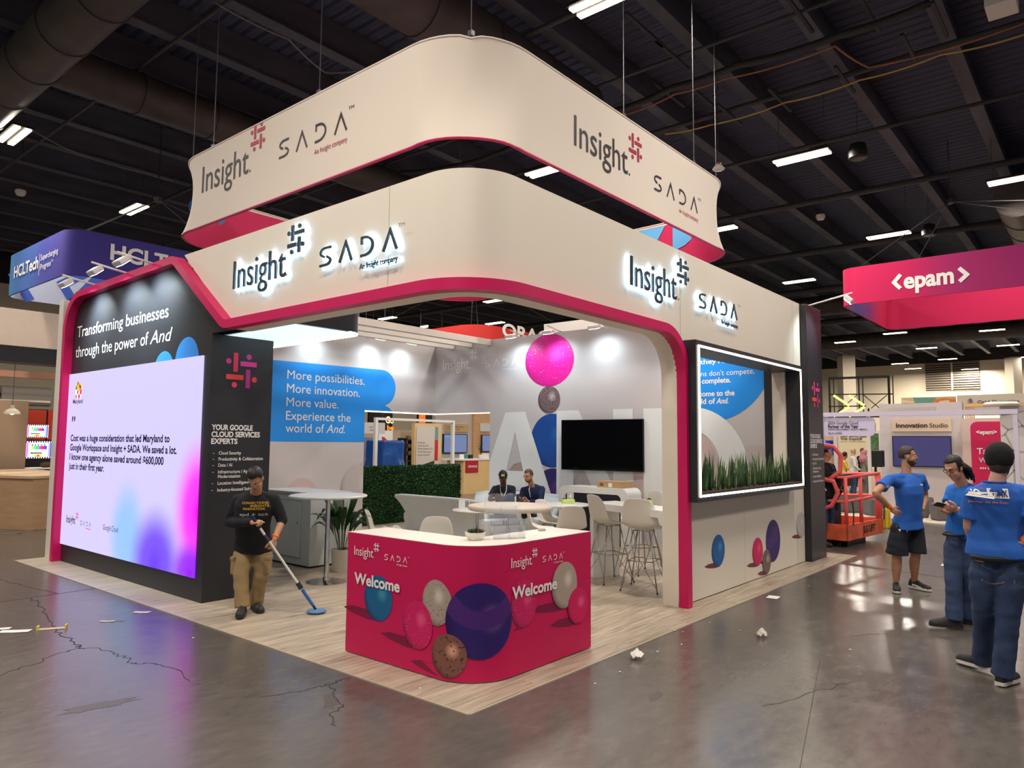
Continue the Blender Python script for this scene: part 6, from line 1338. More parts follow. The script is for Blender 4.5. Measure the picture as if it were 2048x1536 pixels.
sh = thing('shelf_unit', 'dark shelf unit with goods behind the blue pallet', 'shelf', ONY(822, 930, 18).xy.to_3d())
for px in (813, 833): p = ONY(px, 900, 18); mb = MB(); mb.box(p.x - .03, p.x + .03, 18, 18.5, 0, ONY(px, 876, 18).z); mb.build('upright', steel_d, sh)
for py in (880, 895, 910, 922): a, b_ = ONY(813, py, 18), ONY(833, py, 18); mb = MB(); mb.box(a.x, b_.x, 18, 18.5, a.z - .02, a.z + .02); mb.build('shelf_board', steel_d, sh)
rd = random.Random(6)
for i in range(9):
    px = 815 + (i % 3) * 6.5; py = (880, 895, 910)[i // 3]; p = ONY(px, py, 18.2); h = rd.uniform(.1, .16); mb = MB(); mb.box(p.x - .05, p.x + .05, 18.1, 18.25, p.z + .02, p.z + .02 + h); tag(mb.build('stored_box', [mat('kraft', (160, 120, 84), .8), lacq, mat('rust', (150, 80, 60), .7)][i % 3], bevel=.005), ('kraft', 'white', 'rust red')[i % 3] + ' small box on the ' + ('top', 'second', 'third')[i // 3] + ' shelf behind the blue pallet', 'box', 'small boxes on the far shelf')
panel('white_header', 'white booth header rising behind the AND wall top', 'booth header', 1088, 1420, 628, 664, 'x', 11.2, .3, mat('white_wall', (222, 214, 212), .6), True)
pf2 = thing('round_pouf', 'pale green round pouf beyond the hedge end', 'pouf', FL(965, 1012)); mb = MB(); c = FL(965, 1014); mb.lathe([(.2, 0), (.24, .05), (.25, .2), (.22, .28), (.01, .3)], c, 24); mb.build('cushion', mat('sage_felt', (186, 200, 180), .8), pf2, smooth_angle=50)
# ================================================================ PEOPLE
from mathutils.bvhtree import BVHTree
def remeshed(mb, voxel, smooth=3):
    me = bpy.data.meshes.new('tmp'); me.from_pydata([tuple(v) for v in mb.v], [], mb.f); me.update()
    bm = bmesh.new(); bm.from_mesh(me); bmesh.ops.recalc_face_normals(bm, faces=bm.faces); bm.to_mesh(me); bm.free()
    o = bpy.data.objects.new('tmp', me); COL.objects.link(o)
    r = o.modifiers.new('r', 'REMESH'); r.mode = 'VOXEL'; r.voxel_size = voxel
    if smooth: s = o.modifiers.new('s', 'SMOOTH'); s.factor = .5; s.iterations = smooth
    dg = bpy.context.evaluated_depsgraph_get(); m2 = bpy.data.meshes.new_from_object(o.evaluated_get(dg))
    out = MB(); out.v = [v.co.copy() for v in m2.vertices]; out.f = [tuple(p.vertices) for p in m2.polygons]; out.m = [0] * len(out.f)
    bpy.data.objects.remove(o); bpy.data.meshes.remove(me); bpy.data.meshes.remove(m2); return out
def catmull(pts, rad, sub=5):
    pts = [V(p) for p in pts]; op = []; orr = []
    for i in range(len(pts) - 1):
        p0, p1, p2, p3 = pts[max(i - 1, 0)], pts[i], pts[i + 1], pts[min(i + 2, len(pts) - 1)]
        for k in range(sub):
            t = k / sub; h = t * t * (3 - 2 * t)
            q = .5 * ((2 * p1) + (p2 - p0) * t + (2 * p0 - 5 * p1 + 4 * p2 - p3) * t * t + (3 * p1 - p0 - 3 * p2 + p3) * t ** 3)
            op.append(q.lerp(p1.lerp(p2, t), .45)); orr.append(rad[i] + (rad[i + 1] - rad[i]) * h)
    return op + [pts[-1]], orr + [rad[-1]]
def limb(mb, pts, rad, sub=5, n=14, ends=True):
    p, r = catmull(pts, rad, sub); mb.tube(p, r, n)
    if ends: mb.ell(p[0], (r[0],) * 3, nu=12, nv=8)
    if ends is True: mb.ell(p[-1], (r[-1],) * 3, nu=12, nv=8)
def loft(mb, secs, n=22):
    mb.rings([[c + rx * (a * cos(2 * pi * k / n)) + ry * (b * sin(2 * pi * k / n)) for k in range(n)] for c, rx, a, ry, b in secs])
def basis(f, up=V((0, 0, 1))):
    f = V(f).normalized(); r = f.cross(up).normalized(); u = r.cross(f).normalized(); return r, f, u
TOWARD = V((ZC.x, ZC.y, 0)).normalized(); RIGHT = V((XC.x, XC.y, 0)).normalized(); AWAY = -TOWARD
def skin(name, c): return mat(name, c, .5, noise=.06, nscale=30)
def shell(mb, c, r, R, keep, nu=28, nv=18, jit=0.0, seed=0):
    """part of an ellipsoid skin: hair, cap or beard"""
    t = MB(); t.ell((0, 0, 0), (1, 1, 1), None, nu, nv); rd = random.Random(seed); vs = []
    for v in t.v: vs.append(V((v.x * r[0], v.y * r[1], v.z * r[2])) * (1 + rd.uniform(-jit, jit)))
    fs = [f for f in t.f if keep(sum((vs[i] for i in f), V()) / len(f))]
    if fs: mb.add([c + R @ v for v in vs], fs)
def hand(mb, wrist, d, palm_n, curl, side, s=1.0, thumb=1.0, spread=.0):
    """palm, four unequal bent fingers and a thumb from the palm's side; d along the hand, palm_n out of the palm, side = thumb side"""
    d = V(d).normalized(); pn = V(palm_n); pn = (pn - d * pn.dot(d)).normalized(); w = d.cross(pn).normalized() * side
    R = Matrix((w, d, pn)).transposed(); mb.ell(V(wrist) + d * .045 * s, (.040 * s, .052 * s, .017 * s), R, 14, 10); mb.ell(V(wrist) + d * .012 * s, (.028 * s, .03 * s, .019 * s), R, 12, 8)
    for i, (off, L) in enumerate(((.028, .070), (.0095, .078), (-.0095, .072), (-.027, .056))):
        p = V(wrist) + (d * .088 + w * off) * s; a = .15 + (curl[i] if isinstance(curl, (list, tuple)) else curl) * .75; ang = 0; pts = [p - d * .012 * s, p]; dd = (d + w * off * spread * 10).normalized()
        for seg in (.42, .32, .26): ang += a; pts.append(pts[-1] + (dd * cos(ang) + pn * sin(ang)) * L * seg * s)
        mb.tube(pts, [.0095 * s, .0095 * s, .0088 * s, .008 * s, .0062 * s], 8); mb.ell(pts[-1], (.0062 * s,) * 3, nu=8, nv=6)
    p = V(wrist) + (d * .028 + w * .03) * s; t1 = (w * .75 + d * .6 + pn * .25 * thumb).normalized(); t2 = (w * .15 + d * .9 + pn * .5 * thumb).normalized()
    pts = [p - t1 * .012 * s, p, p + t1 * .032 * s, p + t1 * .032 * s + t2 * .028 * s, p + t1 * .032 * s + t2 * .05 * s]; mb.tube(pts, [.013 * s, .013 * s, .0115 * s, .0105 * s, .008 * s], 8); mb.ell(pts[-1], (.008 * s,) * 3, nu=8, nv=6)
def shoe(parent, heel_ank, toe, m, sole_m, L=.29, name='shoe'):
    a = V(heel_ank); t = V(toe); d = t - a; d.z = 0; d = d.normalized(); s_ = V((-d.y, d.x, 0)); zb = min(a.z - .08, t.z) if t.z < a.z else a.z - .08
    zb = max(zb, .006); h0 = V((a.x, a.y, zb)) - d * .07; pitch = 0
    def sec(u, w, h, z0=0): c = h0 + d * (u * L); return [c + s_ * (w * cos(q)) + V((0, 0, z0 + (h * sin(q) if sin(q) > 0 else 0))) for q in [2 * pi * k / 16 for k in range(16)]]
    mb = MB(); mb.rings([sec(.0, .026, .06, .022), sec(.06, .036, .095, .022), sec(.22, .040, .105, .022), sec(.42, .043, .082, .022), sec(.62, .048, .058, .022), (sec(.82, .046, .046, .022)), sec(.95, .032, .034, .022), sec(1.0, .012, .015, .024)]); o = mb.build(name, m, parent, smooth_angle=60)
    mb = MB(); mb.rings([[p + V((0, 0, z)) for p in [h0 + d * (u * L) + s_ * w for u, w in [(-.02, 0), (.0, .03), (.1, .040), (.35, .041), (.62, .050), (.85, .045), (.98, .022), (1.02, 0), (.98, -.022), (.85, -.045), (.62, -.050), (.35, -.041), (.1, -.040), (.0, -.03)]]] for z in (0, .026)]); mb.build('sole', sole_m, o)
    return o
def person(label, J, tone, face, torso_f, hair=None, shirt=None, trousers=None, shoes=None, build=1.0, vox=.010, hs=.94, sleeve=.45, hem=.10, sleeve_r=1.0, legs=True, long_sleeve=(1, 1), arms=True, eyes=True, beard=None, short=False, leg_r=1.0, hands=None, neck_r=.052, belly=0.0, collar=True, robe=None, name='person'):
    """J holds the joints in world space; returns the body object and its head frame"""
    J = {k: V(v) for k, v in J.items()}; r_, f_, u_ = basis(face); H = Matrix((r_, f_, u_)).transposed(); hc = J['head']; q = lambda x, y, z: hc + H @ (V((x, y, z)) * hs)
    pel, nk = J['pel'], J['neck']; up = (nk - pel).normalized(); tf = V(torso_f); tf = (tf - up * tf.dot(up)).normalized(); tr = (J['shR'] - J['shL']); tr = (tr - up * tr.dot(up)).normalized()
    tl = (nk - pel).length; b = build
    def torso(mb, g, low):
        bow = lambda t: tf * (.035 * sin(pi * t))
        at = lambda t: pel.lerp(nk, t) + bow(t)
        S = []
        if low: S.append((pel - up * low, tr, (.196 if g > 0 else .150) * b, tf, (.146 if g > 0 else .10) * b))
        if g > 0: S.append((pel + up * .03, tr, .184 * b, tf, .136 * b))
        for t, rx, ry in ((0, .158, .112), (.18, .152, .108), (.38, .150, .106 + belly), (.62, .166, .118 + belly * .4), (.78, .166, .112), (.90, .128, .090), (.96, .085, .072), (1.0, .058, .058)):
            if t == 0 and g > 0: continue
            S.append((at(t), tr, (rx + g) * b, tf, (ry + g) * b))
        loft(mb, S); 
        for s_ in ('shL', 'shR'): limb(mb, [at(.76), J[s_] - up * .015], [.070 * b + g * .6, .046 * b + g * .7], 3); limb(mb, [at(.95), J[s_]], [.040 * b + g * .6, .040 * b + g * .7], 3)
    body = MB(); torso(body, -.012, .02); limb(body, [nk - up * .04, q(0, -.02, -.06)], [neck_r + .008, neck_r], 3)
    body.ell(q(0, -.012, .035), (.074 * hs, .094 * hs, .098 * hs), H, 20, 14); body.ell(q(0, .018, -.035), (.060 * hs, .074 * hs, .086 * hs), H, 18, 12); body.ell(q(0, .062, -.098), (.028 * hs, .024 * hs, .024 * hs), H, 12, 8)
    for s_ in (-1, 1): body.ell(q(.034 * s_, .058, -.03), (.026 * hs, .026 * hs, .03 * hs), H, 10, 8); body.ell(q(.076 * s_, -.008, -.008), (.010 * hs, .020 * hs, .032 * hs), H, 10, 8)
    body.ell(q(0, .080, .034), (.050 * hs, .016 * hs, .012 * hs), H, 12, 8); body.ell(q(0, .092, .005), (.011 * hs, .016 * hs, .034 * hs), H, 10, 8); body.ell(q(0, .104, -.016), (.016 * hs, .016 * hs, .013 * hs), H, 10, 8); body.ell(q(0, .088, -.052), (.024 * hs, .010 * hs, .008 * hs), H, 10, 8); body.ell(q(0, .087, -.063), (.021 * hs, .010 * hs, .008 * hs), H, 10, 8)
    if arms:
        for s_ in 'LR': limb(body, [J['sh' + s_], J['sh' + s_].lerp(J['el' + s_], .5), J['el' + s_], J['el' + s_].lerp(J['wr' + s_], .3), J['wr' + s_]], [.044 * b, .045 * b, .037 * b, .038 * b, .026], 4)
    if legs:
        for s_ in 'LR': k_, a_ = J['kn' + s_], J['an' + s_]; td = J['toe' + s_] - a_; td.z = 0; td.normalize(); limb(body, [J['hip' + s_], k_, k_.lerp(a_, .32) - td * .012, a_], [.078 * b, .052 * b, .055 * b, .034], 5); limb(body, [a_, a_ + td * .10 - V((0, 0, .045))], [.033, .022], 2)
    out = remeshed(body, vox)
    for h in (hands or []): hand(out, *h)
    bo = out.build(name, skin('skin_%d_%d_%d' % tone, tone), None, smooth=True, fix=False); tag(bo, label, 'person', None, 'thing')
    if eyes:
        for s_ in (-1, 1):
            mb = MB(); mb.ell(q(.031 * s_, .077, .012), (.0125 * hs, .010 * hs, .009 * hs), H, 12, 8); e = mb.build('eye', mat('eye_white', (226, 220, 212), .3), bo, smooth=True)
            mb = MB(); mb.ell(q(.031 * s_, .084, .012), (.0058 * hs, .004 * hs, .0060 * hs), H, 10, 6); mb.build('iris', mat('iris_brown', (40, 26, 20), .25), e, smooth=True)
        mb = MB(); mb.ell(q(0, .0955, -.0575), (.021 * hs, .0045 * hs, .0022 * hs), H, 10, 6); mb.build('mouth', mat('lip_line', tuple(int(c * .55) for c in tone), .6), bo, smooth=True)
        if hair:
            mb = MB()
            for s_ in (-1, 1): mb.tube([q(.014 * s_, .090, .030), q(.032 * s_, .088, .036), q(.050 * s_, .074, .030)], [.0045 * hs, .005 * hs, .003 * hs], 6)
            mb.build('eyebrow', hair[0], bo, smooth=True)
    if hair:
        hm_, style = hair; mb = MB()
        keep = {'short': lambda c: c.z > .052 - .020 * (c.y > .05) * 0 and c.y > .03 or (c.z > -.02 - .05 * (c.y < -.03) and c.y <= .03 and not (abs(c.x) > .06 and -.02 < c.y and c.z < .005)),
                'crop': lambda c: (c.z > .062 and c.y > .045) or (c.y <= .045 and c.z > .0 - .055 * (c.y < -.03)),
                'long': lambda c: (c.z > .058 and c.y > .04) or (c.y <= .04 and c.z > -.10)}[style]
        shell(mb, q(0, -.014, .034), (.083 * hs, .104 * hs, .108 * hs), H, lambda c: keep(c / hs), 32, 22, .018, 3)
        o = mb.build('hair', hm_, bo, smooth=True, fix=False); sd = o.modifiers.new('t', 'SOLIDIFY'); sd.thickness = .008; sd.offset = -1
    if beard:
        mb = MB(); shell(mb, q(0, .016, -.040), (.066 * hs, .085 * hs, .094 * hs), H, lambda c: c.z / hs < -.018 - .020 * (c.y > .05 * hs) and c.y > -.030 * hs and not (abs(c.x) < .019 * hs and c.z > -.036 * hs and c.y > .05 * hs), 30, 22, .02, 5)
        mb.ell(q(0, .094, -.040), (.028 * hs, .008 * hs, .007 * hs), H, 12, 6)
        o = mb.build('beard', beard, bo, smooth=True, fix=False)
    if shirt:
        mb = MB(); torso(mb, .016, hem)
        for i, s_ in enumerate('LR'):
            a, e, w = J['sh' + s_], J['el' + s_], J['wr' + s_]; sl = sleeve[i] if isinstance(sleeve, (list, tuple)) else sleeve
            if not arms: continue
            if sl <= 1: limb(mb, [a, a.lerp(e, sl * .6), a.lerp(e, sl)], [.054 * b * sleeve_r, .061 * b * sleeve_r, .070 * b * sleeve_r], 4, 14, 1)
            else: limb(mb, [a, a.lerp(e, .5), e, e.lerp(w, sl - 1)], [.053 * b * sleeve_r, .058 * b * sleeve_r, .054 * b * sleeve_r, .043 * sleeve_r], 5, 14)
        sh_ = remeshed(mb, vox, 2)
        for i, v in enumerate(sh_.v): sh_.v[i] = v + (v - pel.lerp(nk, .5)).normalized() * .006 * noise.noise(v * 9.0)
        so = sh_.build('shirt', shirt, bo, smooth=True, fix=False)
        if collar: mb = MB(); mb.tube([nk + up * .012 + tr * (.060 * b * cos(t)) + tf * (.058 * b * sin(t) + .006) - up * .018 * max(0, sin(t)) for t in [2 * pi * k / 20 for k in range(21)]], .007, 6); mb.build('collar', shirt, bo, smooth=True)
    else: so = None
    if trousers:
        mb = MB(); S = []
        for t, rx, ry in ((-.03, .160, .118), (.03, .158, .116), (.08, .152, .110)): S.append((pel + up * t, tr, rx * b, tf, ry * b))
        loft(mb, S)
        for s_ in 'LR':
            h, k, a = J['hip' + s_], J['kn' + s_], J['an' + s_]
            if short: e = h.lerp(k, .93); limb(mb, [h, h.lerp(k, .3), h.lerp(k, .6), e], [.080 * b, .088 * b * leg_r, .100 * b * leg_r, .112 * b * leg_r], 4, 16, 1)
            else: limb(mb, [h, h.lerp(k, .25), h.lerp(k, .6), k, k.lerp(a, .55), a + V((0, 0, -.02))], [.080 * b, .088 * b * leg_r, .084 * b * leg_r, .068 * b * leg_r, .066 * leg_r, .070 * leg_r], 5, 16, 1)
        t_ = remeshed(mb, vox, 2)
        for i, v in enumerate(t_.v): n_ = noise.noise(V((v.x * 6, v.y * 6, v.z * 16))); d = v - pel; t_.v[i] = v + V((d.x, d.y, 0)).normalized() * .009 * n_
        to = t_.build('trousers' if not short else 'shorts', trousers, bo, smooth=True, fix=False)
    else: to = None
    if shoes:
        for s_ in 'LR': shoe(bo, J['an' + s_], J['toe' + s_], *shoes)
    return bo, q, H, so, to
def decal(draw, target, d, name, m, parent, off=.004):
    """lettering laid onto cloth: every vertex is dropped onto the cloth along d"""
    mb = MB(); draw(mb); me = target.data; inv = wmat(target)
    bvh = BVHTree.FromPolygons([inv @ v.co for v in me.vertices], [tuple(p.vertices) for p in me.polygons]); d = V(d).normalized()
    for i, v in enumerate(mb.v):
        hit = bvh.ray_cast(v - d * .6, d)
        if hit[0] is not None: mb.v[i] = hit[0] - d * off
    return mb.build(name, m, parent, fix=False)
def wristband(parent, a, b, t, r, m, name='wristband', w=.012):
    p = V(a).lerp(V(b), t); d = (V(b) - V(a)).normalized(); mb = MB(); mb.tube([p - d * w, p + d * w], r, 16); return mb.build(name, m, parent, smooth_angle=40)
def glasses(parent, q, H, hs, m):
    mb = MB()
    for s_ in (-1, 1):
        mb.tube([q(.033 * s_ + .024 * cos(t), .097 - .012 * abs(cos(t) * .5 + .5 * s_ * 0), .010 + .018 * sin(t)) for t in [2 * pi * k / 16 for k in range(17)]], .0026, 6)
        mb.tube([q(.057 * s_, .092, .016), q(.078 * s_, .0, .014), q(.078 * s_, -.02, .0)], .0024, 6)
    mb.tube([q(-.010, .100, .012), q(.010, .100, .012)], .0024, 6)
    return mb.build('glasses', m, parent, smooth=True)
black_sh = mat('shoe_black', (26, 25, 26), .6); white_so = mat('sole_white', (222, 216, 204), .6); dark_so = mat('sole_dark', (38, 36, 36), .7); neon_o = mat('orange_band', (255, 116, 40), .5)
tee = mat('tee_blue', (40, 96, 186), .85, noise=.08, nscale=6, bump=.1, bscale=18); polo = mat('polo_blue', (20, 104, 200), .8, noise=.08, nscale=6, bump=.1, bscale=18); denim = mat('denim', (52, 70, 104), .85, noise=.25, nscale=9, bump=.1, bscale=60)
hb_ = mat('hair_black', (26, 22, 22), .5, noise=.3, nscale=60); hbr = mat('hair_brown', (62, 46, 36), .55, noise=.3, nscale=60)

# ---- cleaner with the flat mop
anR, anL = FL(485, 1211, .10), FL(511, 1203, .09); D0 = dep(anL); mopB = FL(633, 1221, .03); mopA = P(507, 1037, D0 - .42); ml = lambda t: mopA.lerp(mopB, t)
wR = ml(.045) + V((0, 0, .0)) + RIGHT * -.055 + AWAY * .03; wL = ml(.30) + V((0, 0, .07)) + AWAY * .04
J = dict(head=P(511, 957, D0 - .36), neck=P(511, 984, D0 - .17), shR=P(474, 999, D0 - .10), shL=P(549, 998, D0 - .10), pel=P(507, 1086, D0 - .02), elR=P(459, 1044, D0 - .12), wrR=wR, elL=P(564, 1040, D0 - .1), wrL=wL,
         hipR=P(488, 1098, D0), hipL=P(526, 1098, D0), knR=P(482, 1150, D0 - .16), knL=P(523, 1148, D0 - .06), anR=anR, anL=anL, toeR=FL(479, 1236, .02), toeL=FL(519, 1224, .01))
md = (mopB - mopA).normalized()
tone = (190, 142, 112)
cl, q, H, so, to = person('person in black long sleeved shirt and khaki cargo trousers bending over a flat mop', J, tone, TOWARD * .62 + V((0, 0, -.86)), TOWARD, (hb_, 'crop'), mat('shirt_black', (20, 21, 27), .85, bump=.15, bscale=14), mat('khaki', (148, 124, 88), .85, noise=.12, nscale=7, bump=.2, bscale=20), (mat('boot_black', (36, 33, 32), .6), dark_so), build=1.06, sleeve=(1.18, 1.92), hem=.055, leg_r=1.12, hands=[(wR, RIGHT * .9 + TOWARD * .35 + V((0, 0, .1)), V((0, 0, -.6)) + TOWARD * -.2, 1.5, 1), (wL, V((0, 0, -1)) + RIGHT * -.15 + TOWARD * .15, RIGHT * -.5 + TOWARD * -.3, 1.4, -1)])
wristband(cl, J['elL'], wL, .86, .034, neon_o)
dfr = Plane(J['neck'] - V((0, 0, .0)) + TOWARD * .3, RIGHT, TOWARD)
mustard = mat('mustard_print', (206, 166, 52), .7)
def dr(mb):
    for i, (s, u, w) in enumerate((('CONNECTIONS.', -.10, .25), ('INSIGHTS.', -.01, .17), ('INNOVATION.', -.085, .21))): put_text(mb, s, dfr, u, -.115 - i * .030, .022, w, .02)
decal(dr, so, AWAY, 'shirt_print', mustard, cl)
decal(lambda mb: (put_text(mb, 'apd + tct', dfr, -.125, -.235, .030, .27, .01)), so, AWAY, 'shirt_print', mat('grey_print', (176, 180, 186), .7), cl)
mb = MB()
for s_, a, c in ((-1, 'hipR', 'knR'), (1, 'hipL', 'knL')):
    p = J[a].lerp(J[c], .62) + RIGHT * .072 * s_ + TOWARD * .02; mb.obox(p, (.045, .13, .17), RIGHT, TOWARD, (0, 0, 1)); mb.obox(p + V((0, 0, .075)) + RIGHT * .004 * s_, (.05, .14, .045), RIGHT, TOWARD, (0, 0, 1))
mb.build('cargo_pocket', mat('khaki', (148, 124, 88)), cl, bevel=.012)
mop = thing('flat_mop', 'flat mop with white pole and blue round head held by the cleaner', 'mop', mopB)
pw = mat('pole_white', (226, 224, 218), .4); pb = mat('mop_blue', (44, 104, 176), .5); pdk = mat('mop_dark', (22, 40, 60), .5)
mb = MB(); mb.tube([ml(-.03), ml(.10)], .016, 10); mb.build('grip', pdk, mop, smooth_angle=40); mb = MB(); mb.tube([ml(.10), ml(.72)], .0125, 10); mb.build('pole', pw, mop, smooth_angle=40)
mb = MB(); mb.tube([ml(.17), ml(.24)], .0135, 10); mb.build('pole_label', mat('label_purple', (70, 60, 96), .5), mop, smooth_angle=40)
mb = MB(); mb.tube([ml(.69), ml(.75)], [.024, .026], 10); mb.build('joint_collar', pdk, mop, smooth_angle=40); mb = MB(); mb.tube([ml(.77), ml(.94)], [.018, .015], 10); mb.build('lower_handle', pb, mop, smooth_angle=40); mb = MB(); mb.tube([ml(.93), ml(.985)], .012, 8); mb.build('swivel', pdk, mop)
mb = MB(); mb.lathe([(.01, .012), (.095, .012), (.10, .02), (.095, .032), (.01, .036)], mopB - V((0, 0, .025)), 28); mb.build('mop_head', mat('mop_plate', (92, 134, 178), .5), mop, smooth_angle=40); mb = MB(); mb.lathe([(.01, 0), (.088, .0), (.09, .008), (.01, .012)], (mopB.x, mopB.y, .006), 24); mb.build('pad', mat('pad_grey', (70, 66, 66), .9), mop)

# ---- bearded worker in shorts
aL, aR = FL(1792, 1167, .09), FL(1829, 1163, .09); D0 = dep(aL)
J = dict(head=P(1816, 913, D0 + .02), neck=P(1812, 948, D0 + .02), shL=P(1842, 956, D0 + .17), shR=P(1780, 958, D0 - .12), pel=P(1815, 1044, D0 + .02), elR=P(1750, 986, D0 - .28), wrR=P(1782, 1017, D0 - .20), elL=P(1850, 992, D0 + .26), wrL=P(1845, 1019, D0 + .06),
         hipL=P(1832, 1055, D0 + .08), hipR=P(1797, 1056, D0 - .03), knL=P(1831, 1110, D0 + .04), knR=P(1794, 1112, D0 - .03), anR=aL, anL=aR, toeR=FL(1796, 1190, .01), toeL=FL(1868, 1184, .01))
tone = (188, 136, 104)
w1, q, H, so, to = person('person in blue tee and navy shorts standing with hands on hips', J, tone, RIGHT * .92 + TOWARD * .40, RIGHT * .45 + TOWARD * .9, (hbr, 'crop'), tee, mat('shorts_navy', (24, 28, 40), .8, bump=.2, bscale=12), (black_sh, white_so), build=1.10, sleeve=.58, hem=.07, short=True, leg_r=1.06, beard=mat('beard_brown', (66, 46, 36), .7, noise=.3, nscale=50), hands=[(J['wrR'], RIGHT * .75 + V((0, 0, -.5)), AWAY * .9, [.1, .25, .3, .35], 1, 1, 1, .25), (J['wrL'], V((0, 0, -1)) + RIGHT * -.1, AWAY + RIGHT * -.4, .5, -1)])
wristband(w1, J['elR'], J['wrR'], .86, .034, neon_o)
cf = (RIGHT * .45 + TOWARD * .9).normalized(); fr = Plane(J['neck'] + cf * .3, V((0, 0, 1)).cross(cf).normalized() * 1, cf)
decal(lambda mb: (rect(mb, fr, .075, .135, -.135, -.115, 0), put_text(mb, 'SHO', fr, .04, -.133, .016, .034, .02)), so, -cf, 'chest_print', white_ink, w1)
shd = (J['shR'] - J['neck']).normalized(); fr2 = Plane(J['shR'].lerp(J['elR'], .42) + TOWARD * .2, RIGHT, TOWARD); decal(lambda mb: (put_text(mb, 'your partner', fr2, -.045, -.012, .012, .085, .02), put_text(mb, 'on the floor', fr2, -.04, -.03, .012, .07, .02)), so, AWAY, 'sleeve_print', white_ink, w1)
fr3 = Plane(J['hipR'] + TOWARD * .25 + RIGHT * -.03, RIGHT, TOWARD); decal(lambda mb: mb.face([fr3(u, v) for u, v in ((-.03, .03), (.03, .03), (.0, -.035))]), to, AWAY, 'shorts_patch', mat('patch_white', (206, 200, 190), .7), w1)
mb = MB()
for s_ in 'LR':
    d = (J['toe' + s_] - J['an' + s_]); d.z = 0; d.normalize(); s2 = V((-d.y, d.x, 0)); c = J['an' + s_] + d * .07; c.z = .055
    for k in (-1, 1): mb.face([c + s2 * .047 * k + d * u + V((0, 0, v)) for u, v in ((-.07, -.01), (.04, -.02), (.07, -.012), (-.02, .008), (-.07, .012))])
mb.build('shoe_stripe', white_so, w1, fix=False)

# ---- long haired worker looking at a phone
aL, aR = FL(1908, 1237, .10), FL(1941, 1233, .09); D0 = dep(aR) + .02
J = dict(head=P(1908, 936, D0 - .12), neck=P(1926, 968, D0 - .04), shL=P(1956, 983, D0 - .12), shR=P(1904, 980, D0 + .14), pel=P(1926, 1062, D0), elL=P(1958, 1030, D0 - .25), wrL=P(1914, 1019, D0 - .36), elR=P(1897, 1022, D0 + .02), wrR=P(1895, 1022, D0 - .24),
         hipL=P(1942, 1072, D0 - .05), hipR=P(1911, 1072, D0 + .05), knL=P(1939, 1152, D0 - .05), knR=P(1907, 1152, D0 - .06), anR=aL, anL=aR, toeR=FL(1882, 1252, .02), toeL=FL(1916, 1246, .01))
tone = (204, 150, 126)
w2, q, H, so, to = person('person with long dark hair and glasses in blue polo looking at a phone', J, tone, RIGHT * -.80 + TOWARD * .32 + V((0, 0, -.46)), RIGHT * -.5 + TOWARD * .85, (hb_, 'long'), polo, denim, (mat('boot_black', (36, 33, 32), .6), dark_so), build=1.04, sleeve=.62, hem=.04, leg_r=1.10, belly=.012, hands=[(J['wrL'], RIGHT * -.95 + V((0, 0, .15)), V((0, 0, .5)) + AWAY * .6, 1.0, -1), (J['wrR'], RIGHT * -.8 + TOWARD * .2 + V((0, 0, .15)), V((0, 0, .6)) + TOWARD * .4, 1.0, 1)])
glasses(w2, q, H, .9, spk); wristband(w2, J['elL'], J['wrL'], .80, .036, neon_o, w=.018); wristband(w2, J['elL'], J['wrL'], .62, .040, spk, 'wrist_watch', .02)
mb = MB()
rd = random.Random(17)
for k in range(40):
    a = rd.uniform(-1.5, 1.5); x = .074 * sin(a); y = -.05 - .055 * cos(a); p0 = q(x, y + .03, rd.uniform(-.02, .06)); p1 = q(x * 1.15, y - .045, -.07); p2 = q(x * 1.1, y - .075 + rd.uniform(-.03, .02), -.15 + rd.uniform(-.04, .03)) + V((0, 0, -.05)); mb.tube([p0, p1, p2], [.016, .017, .005], 6)
mb.build('hair_strands', hb_, w2, smooth=True)
ph = J['wrL'] + RIGHT * -.12 + V((0, 0, .035)) + TOWARD * -.03; mb = MB(); mb.obox(ph, (.15, .075, .009), RIGHT * .93 + V((0, 0, -.2)), (AWAY + V((0, 0, -.5))).normalized(), (V((0, 0, 1)) + TOWARD * -.0).normalized()); tag(mb.build('phone', spk, bevel=.003), 'black phone in the hands of the long haired worker', 'phone')
cf = (RIGHT * -.5 + TOWARD * .85).normalized(); fr = Plane(J['neck'] + cf * .3, V((0, 0, 1)).cross(cf).normalized(), cf); decal(lambda mb: (rect(mb, fr, .04, .09, -.10, -.082, 0), rect(mb, fr, .065, .11, -.112, -.102, 0)), so, -cf, 'chest_print', white_ink, w2)
bl_t = MB(); bl_t.tube([J['pel'] + RIGHT * (.180 * cos(t)) + TOWARD * (.135 * sin(t)) - V((0, 0, .035)) for t in [2 * pi * k / 24 for k in range(25)]], .014, 6); bl_t.build('belt', spk, w2, smooth=True)

